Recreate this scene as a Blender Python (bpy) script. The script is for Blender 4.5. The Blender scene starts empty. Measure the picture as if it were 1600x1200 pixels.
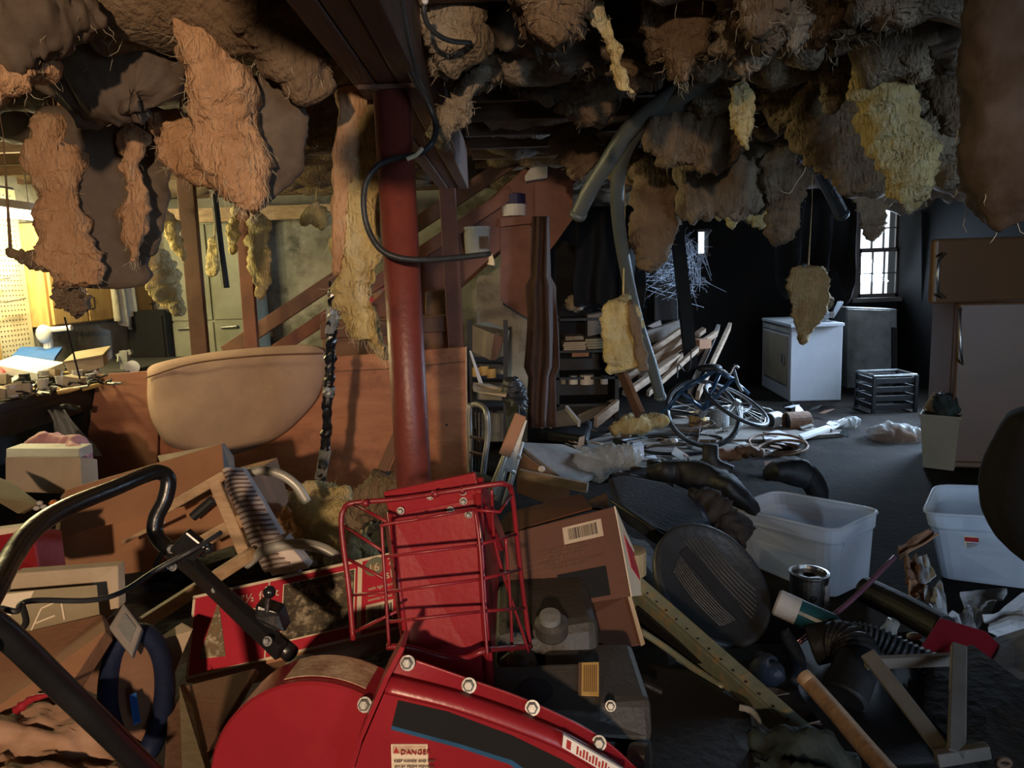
import bpy, bmesh, math, random
from mathutils import Vector, Matrix, Euler, noise
V = Vector
R = math.radians
S = bpy.context.scene
COL = S.collection
random.seed(7)

# ---------------------------------------------------------------- camera
F = 1150.0                      # focal length in pixels of the 1600 px wide frame
EYE = V((0, 0, 1.45))
PITCH, ROLL = R(8.5), R(2.0)
c_f = V((0, math.cos(PITCH), -math.sin(PITCH)))
c_u0 = V((0, math.sin(PITCH), math.cos(PITCH)))
c_r0 = V((1, 0, 0))
c_r = c_r0 * math.cos(ROLL) - c_u0 * math.sin(ROLL)
c_u = c_u0 * math.cos(ROLL) + c_r0 * math.sin(ROLL)
cam = bpy.data.objects.new('camera', bpy.data.cameras.new('camera'))
COL.objects.link(cam)
cam.data.sensor_width = 36
cam.data.lens = F / 1600 * 36
cam.data.clip_start = 0.02
cam.matrix_world = Matrix(((c_r.x, c_u.x, -c_f.x, EYE.x), (c_r.y, c_u.y, -c_f.y, EYE.y),
                           (c_r.z, c_u.z, -c_f.z, EYE.z), (0, 0, 0, 1)))
S.camera = cam

def ray(px, py):
    return c_f + c_r * ((px - 800) / F) + c_u * ((600 - py) / F)
def at(px, py, Y):              # the point of the room on the vertical plane y = Y
    d = ray(px, py)
    return EYE + d * (Y / d.y)
def to_px(x, y, z):             # where a point of the room shows in the frame
    d = V((x, y, z)) - EYE
    k = d.dot(c_f)
    return (800 + F * d.dot(c_r) / k, 600 - F * d.dot(c_u) / k, y)
def on(px, py, z):              # the point of the room at height z
    d = ray(px, py)
    return EYE + d * ((z - EYE.z) / d.z)

# ---------------------------------------------------------------- world, lights, exposure
S.view_settings.view_transform = 'Standard'
S.view_settings.look = 'None'
S.view_settings.gamma = 1
S.view_settings.use_curve_mapping = False
S.view_settings.exposure = -0.2
S.cycles.max_bounces = 8
S.cycles.diffuse_bounces = 4
S.cycles.glossy_bounces = 3
S.cycles.transmission_bounces = 6
S.cycles.transparent_max_bounces = 8
S.cycles.sample_clamp_indirect = 4
S.cycles.use_denoising = True
w = bpy.data.worlds.new('overcast_sky')
S.world = w
w.use_nodes = True
w.node_tree.nodes['Background'].inputs[0].default_value = (0.80, 0.92, 1.0, 1)
w.node_tree.nodes['Background'].inputs[1].default_value = 2.4

def light(name, kind, loc, energy, color, size=0.1, size_y=None, to=None, spot=None, blend=0.5):
    l = bpy.data.lights.new(name, kind)
    l.energy = energy
    l.color = color
    if kind == 'AREA':
        l.shape = 'RECTANGLE'
        l.size = size
        l.size_y = size_y or size
    else:
        l.shadow_soft_size = size
    if kind == 'SPOT':
        l.spot_size = R(spot)
        l.spot_blend = blend
    o = bpy.data.objects.new(name, l)
    COL.objects.link(o)
    o.location = loc
    if to is not None:
        o.rotation_euler = (V(to) - V(loc)).to_track_quat('-Z', 'Y').to_euler()
    return o

LAMP = V((-0.18, -2.5, 1.93))     # warm utility lamp behind the photographer
light('utility_lamp_light', 'SPOT', LAMP, 640, (1.0, 0.70, 0.46), 0.06, to=(-0.95, 4.3, 0.85), spot=50, blend=1.0)
TUBE = V((-3.12, 4.45, 1.93))    # fluorescent tubes over the bench
for k in (-.5, 0, .5):
    light('bench_tube_light', 'POINT', TUBE + V((0, k, -0.09)), 40, (1.0, 0.86, 0.44), 0.05)
light('window_daylight_far', 'AREA', (4.42, 8.98, 1.72), 32, (0.60, 0.78, 1.0), 0.42, 1.1, to=(2.6, 5.0, 0.2)).data.spread = R(100)
light('window_daylight_side', 'AREA', (4.70, 6.8, 1.2), 120, (0.52, 0.72, 1.0), 0.9, 0.6, to=(1.7, 5.9, 0.1)).data.spread = R(95)
light('window_daylight_slit', 'AREA', (2.36, 8.98, 1.80), 8, (0.60, 0.78, 1.0), 0.12, 0.3, to=(1.8, 5.0, 0.9))
light('doorway_daylight', 'AREA', (3.4, -3.8, 1.3), 30, (0.60, 0.77, 1.0), 0.9, 1.8, to=(2.0, 3.2, 0.3)).data.spread = R(70)

# ---------------------------------------------------------------- materials
def mat(name, c1, c2=None, scale=6, rough=.8, bump=.15, bscale=None, metal=0, stretch=None, detail=5, lo=.35, hi=.65,
        trans=0, ior=1.45, emit=0, dirt=None, dscale=3, spec=.5, sss=0, alpha=1, wave=None, bdist=.02):
    m = bpy.data.materials.new(name)
    m.use_nodes = True
    nt = m.node_tree
    N, L = nt.nodes, nt.links
    b = N['Principled BSDF']
    b.inputs['Roughness'].default_value = rough
    b.inputs['Metallic'].default_value = metal
    b.inputs['Specular IOR Level'].default_value = spec
    b.inputs['Alpha'].default_value = alpha
    if trans:
        b.inputs['Transmission Weight'].default_value = trans
        b.inputs['IOR'].default_value = ior
    c2 = c2 or tuple(x * .7 for x in c1)
    tc = N.new('ShaderNodeTexCoord')
    mp = N.new('ShaderNodeMapping')
    L.new(tc.outputs['Object'], mp.inputs[0])
    if stretch:
        mp.inputs['Scale'].default_value = stretch
    if wave:
        tx = N.new('ShaderNodeTexWave')
        tx.inputs['Scale'].default_value = scale
        tx.inputs['Distortion'].default_value = wave
        tx.inputs['Detail'].default_value = 2
        fo = tx.outputs['Fac']
    else:
        tx = N.new('ShaderNodeTexNoise')
        tx.inputs['Scale'].default_value = scale
        tx.inputs['Detail'].default_value = detail
        tx.inputs['Roughness'].default_value = .62
        fo = tx.outputs['Fac']
    L.new(mp.outputs[0], tx.inputs['Vector'])
    rp = N.new('ShaderNodeValToRGB')
    rp.color_ramp.elements[0].position = lo
    rp.color_ramp.elements[1].position = hi
    rp.color_ramp.elements[0].color = (*c1, 1)
    rp.color_ramp.elements[1].color = (*c2, 1)
    L.new(fo, rp.inputs[0])
    out = rp.outputs[0]
    if dirt:
        t2 = N.new('ShaderNodeTexNoise')
        t2.inputs['Scale'].default_value = dscale
        t2.inputs['Detail'].default_value = 8
        t2.inputs['Roughness'].default_value = .7
        L.new(tc.outputs['Object'], t2.inputs['Vector'])
        r2 = N.new('ShaderNodeValToRGB')
        r2.color_ramp.elements[0].position = .5
        r2.color_ramp.elements[1].position = .68
        L.new(t2.outputs['Fac'], r2.inputs[0])
        mx = N.new('ShaderNodeMixRGB')
        L.new(r2.outputs[0], mx.inputs[0])
        L.new(out, mx.inputs[1])
        mx.inputs[2].default_value = (*dirt, 1)
        out = mx.outputs[0]
    L.new(out, b.inputs['Base Color'])
    if sss:
        b.inputs['Subsurface Weight'].default_value = sss
        b.inputs['Subsurface Radius'].default_value = (.05, .05, .05)
    if emit:
        L.new(out, b.inputs['Emission Color'])
        b.inputs['Emission Strength'].default_value = emit
    if bump:
        t3 = N.new('ShaderNodeTexNoise')
        t3.inputs['Scale'].default_value = bscale or scale * 4
        t3.inputs['Detail'].default_value = 5
        L.new(mp.outputs[0], t3.inputs['Vector'])
        bp = N.new('ShaderNodeBump')
        bp.inputs['Strength'].default_value = bump
        bp.inputs['Distance'].default_value = bdist
        L.new(t3.outputs['Fac'], bp.inputs['Height'])
        L.new(bp.outputs[0], b.inputs['Normal'])
    return m

M = {}
def dm(k, *a, **kw):
    M[k] = mat(k, *a, **kw)
dm('floor', (.024, .019, .015), (.012, .010, .009), 3, .85, .25, 30, dirt=(.034, .028, .023), dscale=2.2, spec=.06)
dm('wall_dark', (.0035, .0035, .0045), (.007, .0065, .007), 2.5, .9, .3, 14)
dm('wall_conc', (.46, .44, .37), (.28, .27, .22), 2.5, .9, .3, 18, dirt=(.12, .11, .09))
dm('subfloor', (.12, .08, .05), (.06, .04, .028), 4, .85, .2)
dm('joist', (.15, .085, .05), (.08, .045, .028), 3, .8, .2, stretch=(1, 8, 8))
dm('beam', (.17, .088, .058), (.12, .06, .04), 3, .7, .2, stretch=(8, 1, 8))
dm('red_paint', (.20, .045, .032), (.15, .034, .026), 4, .42, .1, 60, dirt=(.11, .03, .025), dscale=9)
dm('cloth_brown', (.075, .038, .024), (.05, .025, .017), 5, .9, .2)
dm('red_wood', (.23, .085, .054), (.15, .053, .035), 3, .6, .15, stretch=(1.5, 4, 1.5))
dm('brown_wood', (.16, .07, .04), (.08, .035, .022), 3, .6, .15, stretch=(1.5, 4, 1.5))
dm('plywood', (.60, .255, .125), (.42, .155, .075), 2.6, .65, .08, stretch=(.8, 3, 5), detail=8, dirt=(.30, .10, .05), dscale=4)
dm('plywood_dark', (.34, .135, .075), (.25, .09, .05), 2.6, .65, .08, stretch=(.8, 3, 5), detail=8)
dm('plywood_edge', (.62, .40, .24), None, 20, .8, .1)
dm('ins_pink', (.66, .39, .21), (.44, .235, .115), 10, .95, 1.0, 55, dirt=(.66, .46, .27), dscale=7, stretch=(1.5, 1.5, .55), bdist=.022)
dm('ins_yellow', (.76, .62, .29), (.50, .36, .14), 10, .95, 1.0, 55, dirt=(.74, .67, .45), dscale=7, stretch=(1.5, 1.5, .55), bdist=.022)
dm('ins_grey', (.36, .29, .20), (.20, .15, .10), 9, .95, 1.0, 50, dirt=(.42, .36, .27), dscale=6, stretch=(1.5, 1.5, .55), bdist=.022)
dm('ins_brown', (.23, .155, .09), (.12, .075, .042), 5, .95, .9, 45, dirt=(.27, .205, .13), dscale=5, stretch=(1.5, 1.5, .55), bdist=.022)
dm('ins_paper', (.14, .10, .07), (.08, .056, .038), 3, .8, .35, 16, dirt=(.17, .13, .09), dscale=4)
dm('fibre', (.74, .66, .46), (.6, .5, .32), 20, .8, 0)
dm('web', (.75, .85, 1.0), None, 4, .8, 0)
dm('card', (.42, .215, .115), (.34, .165, .085), 4, .85, .08, 60)
dm('card_dark', (.24, .125, .07), (.17, .085, .05), 4, .85, .1, 60)
dm('card_pale', (.52, .42, .30), (.40, .31, .21), 4, .85, .1, 60)
dm('card_olive', (.33, .28, .17), (.24, .19, .11), 3, .85, .1, 40)
dm('paper_brown', (.40, .24, .15), (.27, .15, .09), 5, .8, .4, 14)
dm('snow_red', (.28, .016, .026), (.23, .013, .020), 4, .33, .04, 80, dirt=(.27, .02, .022), dscale=12)
dm('wire_red', (.24, .016, .024), (.16, .011, .016), 8, .4, .08)
dm('xmas_red', (.50, .026, .05), (.42, .02, .04), 3, .5, .04, 60)
dm('cream', (.82, .70, .52), None, 10, .7, 0, lo=.2, hi=.9)
dm('white', (.80, .79, .76), (.68, .66, .62), 8, .6, .03)
dm('white_dirty', (.62, .60, .56), (.42, .40, .36), 4, .6, .08)
dm('ink', (.02, .02, .022), None, 10, .6, 0)
dm('ink_soft', (.16, .09, .055), None, 10, .8, 0)
dm('ink_red', (.45, .03, .03), None, 10, .6, 0)
dm('stripe_blue', (.02, .09, .19), None, 10, .5, 0)
dm('black', (.006, .006, .007), (.010, .010, .011), 6, .6, .1, 50)
dm('deep_black', (.0025, .0025, .003), (.004, .004, .0045), 6, .9, .1, 50)  # darkest of the blacks, rough and almost without shine
dm('card_red', (.115, .048, .027), (.09, .037, .021), 4, .85, .08, 60)
dm('black_gloss', (.010, .010, .012), (.018, .018, .02), 6, .22, .05, 50)
dm('black_metal', (.008, .008, .009), (.014, .014, .015), 8, .3, .06, 60, spec=.6)
dm('engine', (.040, .037, .033), (.060, .055, .048), 6, .55, .15, 80)
dm('rubber', (.02, .022, .024), (.035, .037, .04), 6, .5, .15, 40)
dm('hose', (.10, .115, .11), (.13, .14, .13), 5, .45, .1, 40)
dm('steel', (.55, .55, .55), (.38, .38, .37), 8, .32, .08, 60, metal=1)
dm('steel_dull', (.36, .37, .36), (.22, .22, .21), 5, .5, .12, 40, metal=.6)
dm('locker', (.34, .35, .27), (.25, .25, .18), 2.5, .5, .1, 30)
dm('alu', (.60, .60, .55), (.46, .46, .42), 10, .4, .05, metal=.25)
dm('pine', (.60, .42, .25), (.42, .27, .15), 4, .6, .12, stretch=(2, 8, 8))
dm('oak', (.66, .42, .16), (.52, .31, .11), 4, .5, .08, stretch=(8, 8, 1.2))
dm('lumber', (.42, .30, .20), (.25, .17, .11), 4, .75, .2, stretch=(3, 3, 10))
dm('lumber_grey', (.25, .22, .19), (.14, .12, .10), 4, .8, .2)
dm('peg', (.80, .74, .52), (.70, .62, .40), 5, .8, .1)
dm('cushion', (.50, .335, .24), (.42, .27, .19), 3, .9, .12, 50, dirt=(.38, .26, .19), dscale=2.5)
dm('fabric_l', (.74, .66, .62), (.64, .56, .52), 12, .9, .1)
dm('fabric_s', (.20, .13, .11), (.28, .19, .16), 12, .9, .1)
dm('towel', (.62, .58, .45), (.50, .45, .33), 8, .95, .4)
dm('olive', (.20, .23, .17), (.13, .155, .115), 4, .4, .15, 30, dirt=(.34, .22, .09), dscale=30)
dm('canvas', (.022, .030, .022), (.012, .016, .012), 5, .7, .3, 20)
dm('ins_tan', (.50, .345, .16), (.33, .20, .085), 9, .95, 1.0, 55, dirt=(.46, .36, .20), dscale=7, stretch=(1.5, 1.5, .55), bdist=.022)
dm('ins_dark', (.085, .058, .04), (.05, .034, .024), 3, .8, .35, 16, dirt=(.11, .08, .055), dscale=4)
dm('almond', (.165, .076, .030), (.145, .066, .026), 3, .45, .05, 90)
dm('beige_pl', (.36, .30, .21), (.30, .25, .17), 3, .5, .05)
dm('app_white', (.74, .76, .80), (.66, .68, .72), 3, .4, .03)
dm('plastic', (.70, .74, .80), (.62, .66, .72), 3, .38, .04, trans=.45, ior=1.05, alpha=.80, spec=.4)
dm('film', (.75, .78, .76), (.6, .62, .6), 6, .18, .5, 18, trans=.5, ior=1.1, alpha=.6)
dm('glass', (.92, .96, 1.0), (.9, .95, 1), 3, .05, 0, trans=1, ior=1.0, alpha=.25, spec=.2)
dm('teal', (.02, .10, .12), (.015, .07, .085), 4, .3, .05)
dm('blue', (.02, .12, .42), (.015, .09, .33), 6, .6, .1)
dm('navy', (.028, .036, .055), (.02, .026, .042), 6, .55, .2, 60)
dm('blue_pack', (.006, .013, .045), (.004, .009, .03), 6, .6, .2)
dm('bike_blue', (.012, .05, .11), (.008, .035, .08), 6, .3, .05)
dm('rust', (.22, .11, .055), (.12, .055, .03), 8, .7, .2, dirt=(.30, .20, .10), dscale=12)
dm('orange', (.75, .20, .05), None, 8, .6, 0)
dm('pink', (.80, .38, .40), None, 8, .7, .2)
dm('purple', (.30, .14, .20), (.22, .09, .14), 6, .25, .03, metal=.5)
dm('yellow_label', (.62, .40, .12), (.50, .32, .10), 10, .6, .05)
dm('worn_label', (.62, .47, .32), (.36, .22, .14), 30, .7, .1)
dm('paper', (.70, .70, .72), (.50, .50, .52), 6, .8, .3, 16)
dm('frame_white', (.16, .13, .12), (.10, .08, .07), 4, .6, .2)
dm('photo_dark', (.11, .085, .055), (.03, .028, .02), 34, .5, .05, dirt=(.45, .38, .26), dscale=46)
dm('tree_pic', (.22, .15, .08), (.10, .09, .05), 60, .6, .05, dirt=(.6, .5, .35), dscale=60)
dm('tube_glow', (1.0, .93, .62), (1.0, .93, .62), 3, .5, 0, emit=9)
dm('dog_pic', (.42, .24, .13), (.20, .11, .07), 14, .6, .05)
dm('label_blue', (.03, .02, .10), (.02, .02, .07), 9, .5, .02)
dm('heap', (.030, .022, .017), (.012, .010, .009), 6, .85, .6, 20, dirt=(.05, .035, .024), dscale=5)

def translucent(k, mix, col):   # milky plastic lets light through
    nt = M[k].node_tree
    b = nt.nodes['Principled BSDF']; o = nt.nodes['Material Output']
    t = nt.nodes.new('ShaderNodeBsdfTranslucent'); t.inputs[0].default_value = (*col, 1)
    m = nt.nodes.new('ShaderNodeMixShader'); m.inputs[0].default_value = mix
    nt.links.new(b.outputs[0], m.inputs[1]); nt.links.new(t.outputs[0], m.inputs[2]); nt.links.new(m.outputs[0], o.inputs[0])
dm('plastic', (.80, .84, .90), (.72, .76, .82), 3, .38, .04, alpha=.86, spec=.4)
translucent('plastic', .45, (.85, .9, .97))
for k in ('ins_yellow', 'ins_pink'):
    translucent(k, .10, (.8, .5, .22))

# ---------------------------------------------------------------- mesh builder
WLOC = {}
class MB:
    def __init__(s):
        s.v = []; s.f = []
    def add(s, vs, fs):
        n = len(s.v)
        s.v += [V(x) for x in vs]
        s.f += [tuple(i + n for i in f) for f in fs]
        return s
    def box(s, c, d, rot=None):
        rot = rot if rot is not None else Matrix.Identity(3)
        c = V(c)
        vs = [c + rot @ V((x * d[0] / 2, y * d[1] / 2, z * d[2] / 2)) for x in (-1, 1) for y in (-1, 1) for z in (-1, 1)]
        return s.add(vs, [(0, 1, 3, 2), (4, 6, 7, 5), (0, 4, 5, 1), (2, 3, 7, 6), (0, 2, 6, 4), (1, 5, 7, 3)])
    def prism(s, poly, ext):
        n = len(poly); ext = V(ext)
        p = [V(x) for x in poly]
        fs = [tuple(range(n)), tuple(range(2 * n - 1, n - 1, -1))]
        fs += [(i, i + n, (i + 1) % n + n, (i + 1) % n) for i in range(n)]
        return s.add(p + [x + ext for x in p], fs)
    def hexa(s, a, b):           # two matching quads
        return s.add(list(a) + list(b), [(3, 2, 1, 0), (4, 5, 6, 7), (0, 1, 5, 4), (1, 2, 6, 5), (2, 3, 7, 6), (3, 0, 4, 7)])
    def bar(s, a, b, wd, th, up=(0, 0, 1)):   # board from a to b, wd across 'up', th the other way
        a, b = V(a), V(b)
        t = (b - a).normalized()
        u = V(up) - t * t.dot(V(up))
        u = u.normalized() if u.length > 1e-5 else t.orthogonal().normalized()
        q = t.cross(u)
        A = [a + u * (wd / 2) * i + q * (th / 2) * j for i, j in ((-1, -1), (1, -1), (1, 1), (-1, 1))]
        return s.hexa(A, [x + (b - a) for x in A])
    def tube(s, pts, r, seg=8, closed=False):
        pts = [V(p) for p in pts]
        n = len(pts)
        rr = r if isinstance(r, (list, tuple)) else [r] * n
        t0 = (pts[1] - pts[0]).normalized()
        nrm = t0.orthogonal().normalized()
        rings = []
        base = len(s.v)
        for i in range(n):
            if closed:
                t = pts[(i + 1) % n] - pts[i - 1]
            else:
                t = pts[min(i + 1, n - 1)] - pts[max(i - 1, 0)]
            t = t.normalized() if t.length > 1e-9 else t0
            nrm = (nrm - t * nrm.dot(t))
            nrm = nrm.normalized() if nrm.length > 1e-6 else t.orthogonal().normalized()
            bi = t.cross(nrm)
            for k in range(seg):
                a = 2 * math.pi * k / seg
                s.v.append(pts[i] + (nrm * math.cos(a) + bi * math.sin(a)) * rr[i])
        for i in range(n if closed else n - 1):
            j = (i + 1) % n
            for k in range(seg):
                l = (k + 1) % seg
                s.f.append((base + i * seg + k, base + i * seg + l, base + j * seg + l, base + j * seg + k))
        if not closed:
            s.f.append(tuple(base + k for k in range(seg - 1, -1, -1)))
            s.f.append(tuple(base + (n - 1) * seg + k for k in range(seg)))
        return s
    def lathe(s, prof, o, ax=(0, 0, 1), seg=20, sx=1.0):
        ax = V(ax).normalized(); o = V(o)
        u = V((1, 0, 0)) if abs(ax.x) < .9 else V((0, 1, 0))
        u = (u - ax * u.dot(ax)).normalized()
        w_ = ax.cross(u)
        base = len(s.v); n = len(prof)
        for r, z in prof:
            for k in range(seg):
                a = 2 * math.pi * k / seg
                s.v.append(o + ax * z + (u * math.cos(a) * sx + w_ * math.sin(a)) * max(r, 1e-4))
        for i in range(n - 1):
            for k in range(seg):
                l = (k + 1) % seg
                s.f.append((base + i * seg + k, base + i * seg + l, base + (i + 1) * seg + l, base + (i + 1) * seg + k))
        s.f.append(tuple(base + k for k in range(seg - 1, -1, -1)))
        s.f.append(tuple(base + (n - 1) * seg + k for k in range(seg)))
        return s
    def sheet(s, P, th, nrm=None):   # closed sheet from a grid of points P[i][j]
        nu, nv = len(P), len(P[0])
        Q = []
        for i in range(nu):
            for j in range(nv):
                if nrm is not None:
                    nn = V(nrm)
                else:
                    a = P[min(i + 1, nu - 1)][j] - P[max(i - 1, 0)][j]
                    b = P[i][min(j + 1, nv - 1)] - P[i][max(j - 1, 0)]
                    nn = a.cross(b)
                nn = nn.normalized() if nn.length > 1e-9 else V((0, 0, 1))
                Q.append(P[i][j] - nn * th)
        base = len(s.v); k = nu * nv
        s.v += [V(P[i][j]) for i in range(nu) for j in range(nv)] + Q
        I = lambda i, j, o=0: base + o * k + i * nv + j
        for i in range(nu - 1):
            for j in range(nv - 1):
                s.f.append((I(i, j), I(i + 1, j), I(i + 1, j + 1), I(i, j + 1)))
                s.f.append((I(i, j, 1), I(i, j + 1, 1), I(i + 1, j + 1, 1), I(i + 1, j, 1)))
        for i in range(nu - 1):
            s.f.append((I(i, 0), I(i, 0, 1), I(i + 1, 0, 1), I(i + 1, 0)))
            s.f.append((I(i, nv - 1), I(i + 1, nv - 1), I(i + 1, nv - 1, 1), I(i, nv - 1, 1)))
        for j in range(nv - 1):
            s.f.append((I(0, j), I(0, j + 1), I(0, j + 1, 1), I(0, j, 1)))
            s.f.append((I(nu - 1, j), I(nu - 1, j, 1), I(nu - 1, j + 1, 1), I(nu - 1, j + 1)))
        return s
    def ball(s, c, r, seg=12, sq=(1, 1, 1)):
        n = seg // 2 + 1
        prof = [(math.sin(math.pi * i / (n - 1)) * r, -math.cos(math.pi * i / (n - 1)) * r) for i in range(n)]
        b = len(s.v)
        s.lathe(prof, c, (0, 0, 1), seg)
        for i in range(b, len(s.v)):
            d = s.v[i] - V(c)
            s.v[i] = V(c) + V((d.x * sq[0], d.y * sq[1], d.z * sq[2]))
        return s
    def build(s, name, m, parent=None, smooth=False, bevel=0, kind=None, label=None, base=False):
        me = bpy.data.meshes.new(name)
        off = V((0, 0, 0))
        if parent is not None:
            off = WLOC.get(parent.name, V((0, 0, 0)))
        elif base and s.v:
            xs = [p.x for p in s.v]; ys = [p.y for p in s.v]; zs = [p.z for p in s.v]
            off = V(((min(xs) + max(xs)) / 2, (min(ys) + max(ys)) / 2, min(zs)))
        me.from_pydata([tuple(p - off) for p in s.v], [], s.f)
        bm = bmesh.new(); bm.from_mesh(me)
        bmesh.ops.recalc_face_normals(bm, faces=bm.faces)
        bm.to_mesh(me); bm.free()
        if smooth:
            me.polygons.foreach_set('use_smooth', [True] * len(me.polygons))
        me.materials.append(M[m] if isinstance(m, str) else m)
        o = bpy.data.objects.new(name, me)
        COL.objects.link(o)
        if parent is not None:
            o.parent = parent
        else:
            o.location = off
        WLOC[o.name] = off
        if bevel:
            b = o.modifiers.new('bevel', 'BEVEL')
            b.width = bevel; b.segments = 2; b.limit_method = 'ANGLE'; b.angle_limit = R(35)
        if kind: o['kind'] = kind
        if label: o['label'] = label
        return o

def thing(name, label, cat, loc, group=None):
    o = bpy.data.objects.new(name, None)
    o.empty_display_size = .05
    COL.objects.link(o)
    o.location = loc
    WLOC[o.name] = V(loc)
    o['label'] = label; o['category'] = cat
    if group: o['group'] = group
    return o
def tag(o, label, cat, group=None, kind=None):
    o['label'] = label; o['category'] = cat
    if group: o['group'] = group
    if kind: o['kind'] = kind
    return o
def solo(name, mb, m, label, cat, group=None, **kw):
    return tag(mb.build(name, m, base=True, **kw), label, cat, group)
def struct(name, mb, m, **kw):
    return mb.build(name, m, kind='structure', **kw)

def spline(P, n):               # Catmull-Rom through tuples
    P = [tuple(float(x) for x in p) for p in P]
    if len(P) == 2:
        return [tuple(P[0][k] + (P[1][k] - P[0][k]) * i / n for k in range(len(P[0]))) for i in range(n + 1)]
    Q = [tuple(2 * a - b for a, b in zip(P[0], P[1]))] + P + [tuple(2 * a - b for a, b in zip(P[-1], P[-2]))]
    out = []
    segs = len(P) - 1
    for i in range(n + 1):
        t = i / n * segs
        k = min(int(t), segs - 1); u = t - k
        p0, p1, p2, p3 = Q[k], Q[k + 1], Q[k + 2], Q[k + 3]
        out.append(tuple(.5 * (2 * b + (c - a) * u + (2 * a - 5 * b + 4 * c - d) * u * u + (3 * b - a - 3 * c + d) * u ** 3)
                         for a, b, c, d in zip(p0, p1, p2, p3)))
    return out
def pxs(P, n=None):             # (px,py,Y) list -> smooth room points
    if n: P = spline(P, n)
    return [at(*p[:3]) for p in P]
def fbm(p, f, o=3):
    return noise.fractal(p * f, .9, 2.1, o, noise_basis='PERLIN_ORIGINAL')

def text(s, parent, name, m, o, ux, uy, size, ext=.0006, align='LEFT'):
    """flat lettering standing on the plane through o spanned by ux, uy"""
    c = bpy.data.curves.new('lettering', 'FONT')
    c.body = s; c.size = size; c.extrude = ext; c.align_x = align; c.resolution_u = 2
    t = bpy.data.objects.new('lettering', c)
    COL.objects.link(t)
    bpy.context.view_layer.update()
    me = bpy.data.meshes.new_from_object(t.evaluated_get(bpy.context.evaluated_depsgraph_get()))
    bpy.data.objects.remove(t)
    ux = V(ux).normalized(); uy = (V(uy) - ux * V(uy).dot(ux)).normalized(); n = ux.cross(uy)
    off = WLOC[parent.name]
    for v in me.vertices:
        v.co = V(o) + ux * v.co.x + uy * v.co.y + n * (v.co.z + .0015) - off
    me.materials.clear(); me.materials.append(M[m])
    ob = bpy.data.objects.new(name, me)
    COL.objects.link(ob); ob.parent = parent
    WLOC[ob.name] = off
    return ob
class Face:                     # a quad given by 4 room points TL,TR,BR,BL
    def __init__(s, TL, TR, BR, BL):
        s.c = [V(TL), V(TR), V(BR), V(BL)]
        s.n = (s.c[1] - s.c[0]).cross(s.c[3] - s.c[0]).normalized()
        dr = s.c[2] - EYE          # keep the fourth corner in the plane of the other three
        k = (s.c[0] - EYE).dot(s.n) / dr.dot(s.n)
        if .7 < k < 1.4: s.c[2] = EYE + dr * k
        if s.n.dot(EYE - s.c[0]) < 0: s.n = -s.n
    def p(s, u, v, h=0):
        a = s.c[0].lerp(s.c[1], u); b = s.c[3].lerp(s.c[2], u)
        return a.lerp(b, v) + s.n * h
    def patch(s, mb, u0, v0, u1, v1, h=.0015, h0=-.001):
        q = [(u0, v0), (u1, v0), (u1, v1), (u0, v1)]
        return mb.hexa([s.p(*x, h0) for x in q], [s.p(*x, h) for x in q])
    def poly(s, mb, pts, h=.0015):
        return mb.prism([s.p(*x, -.001) for x in pts], s.n * (h + .001))
    def text(s, t, parent, m, u, v, size, name='lettering'):
        return text(t, parent, name, m, s.p(u, v, .0035), s.p(u + .01, v) - s.p(u, v), s.p(u, v) - s.p(u, v + .01), size)
# ================================================================ the setting
XL, XR, YB, ZC = -3.45, 4.75, 9.05, 2.42
b = MB().box((.65, 2.6, -.05), (8.6, 13.8, .1)); struct('floor', b, 'floor')
ceil = struct('ceiling', MB().box((.65, 2.6, ZC + .04), (8.6, 13.8, .08)), 'subfloor')
struct('wall_left', MB().box((XL - .1, 1.4, 1.2), (.2, 11.4, 2.5)), 'wall_conc')
# right wall with an opening for its window
b = MB()
b.box((XR + .1, .95, 1.2), (.2, 10.3, 2.5)); b.box((XR + .1, 8.4, 1.2), (.2, 1.8, 2.5))
b.box((XR + .1, 6.8, .36), (.2, 1.4, .84)); b.box((XR + .1, 6.8, 2.0), (.2, 1.4, .9))
struct('wall_right', b, 'deep_black')
# rear wall: two openings (tall window, narrow slit window)
wl, wr = at(1340, 400, YB).x, at(1408, 400, YB).x
wb, wt = at(1375, 465, YB).z, at(1375, 318, YB).z
sl, sr = at(1091, 380, YB).x, at(1107, 380, YB).x
sb, st = at(1100, 398, YB).z, at(1100, 360, YB).z
b = MB()
def wallbit(x0, x1, z0, z1):
    b.box(((x0 + x1) / 2, YB + .1, (z0 + z1) / 2), (x1 - x0, .2, z1 - z0))
wallbit(.2, sl, -.05, 2.45); wallbit(sr, wl, -.05, 2.45); wallbit(wr, XR + .2, -.05, 2.45)
wallbit(sl, sr, -.05, sb); wallbit(sl, sr, st, 2.45)
wallbit(wl, wr, -.05, wb); wallbit(wl, wr, wt, 2.45)
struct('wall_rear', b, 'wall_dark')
YL = 6.9                        # rear foundation wall of the workshop half
struct('wall_workshop_rear', MB().box((-1.6, YL + .1, 1.2), (3.8, .2, 2.5)), 'wall_conc')
struct('wall_partition', MB().box((.25, 8.0, 1.2), (.12, 2.1, 2.5)), 'wall_dark')
b = MB().box((-.4, -4.1, 1.2), (6.4, .2, 2.5)).box((4.5, -4.1, 1.2), (.9, .2, 2.5)).box((3.4, -4.1, 2.3), (1.3, .2, .3))
struct('wall_front', b, 'wall_conc')

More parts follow.
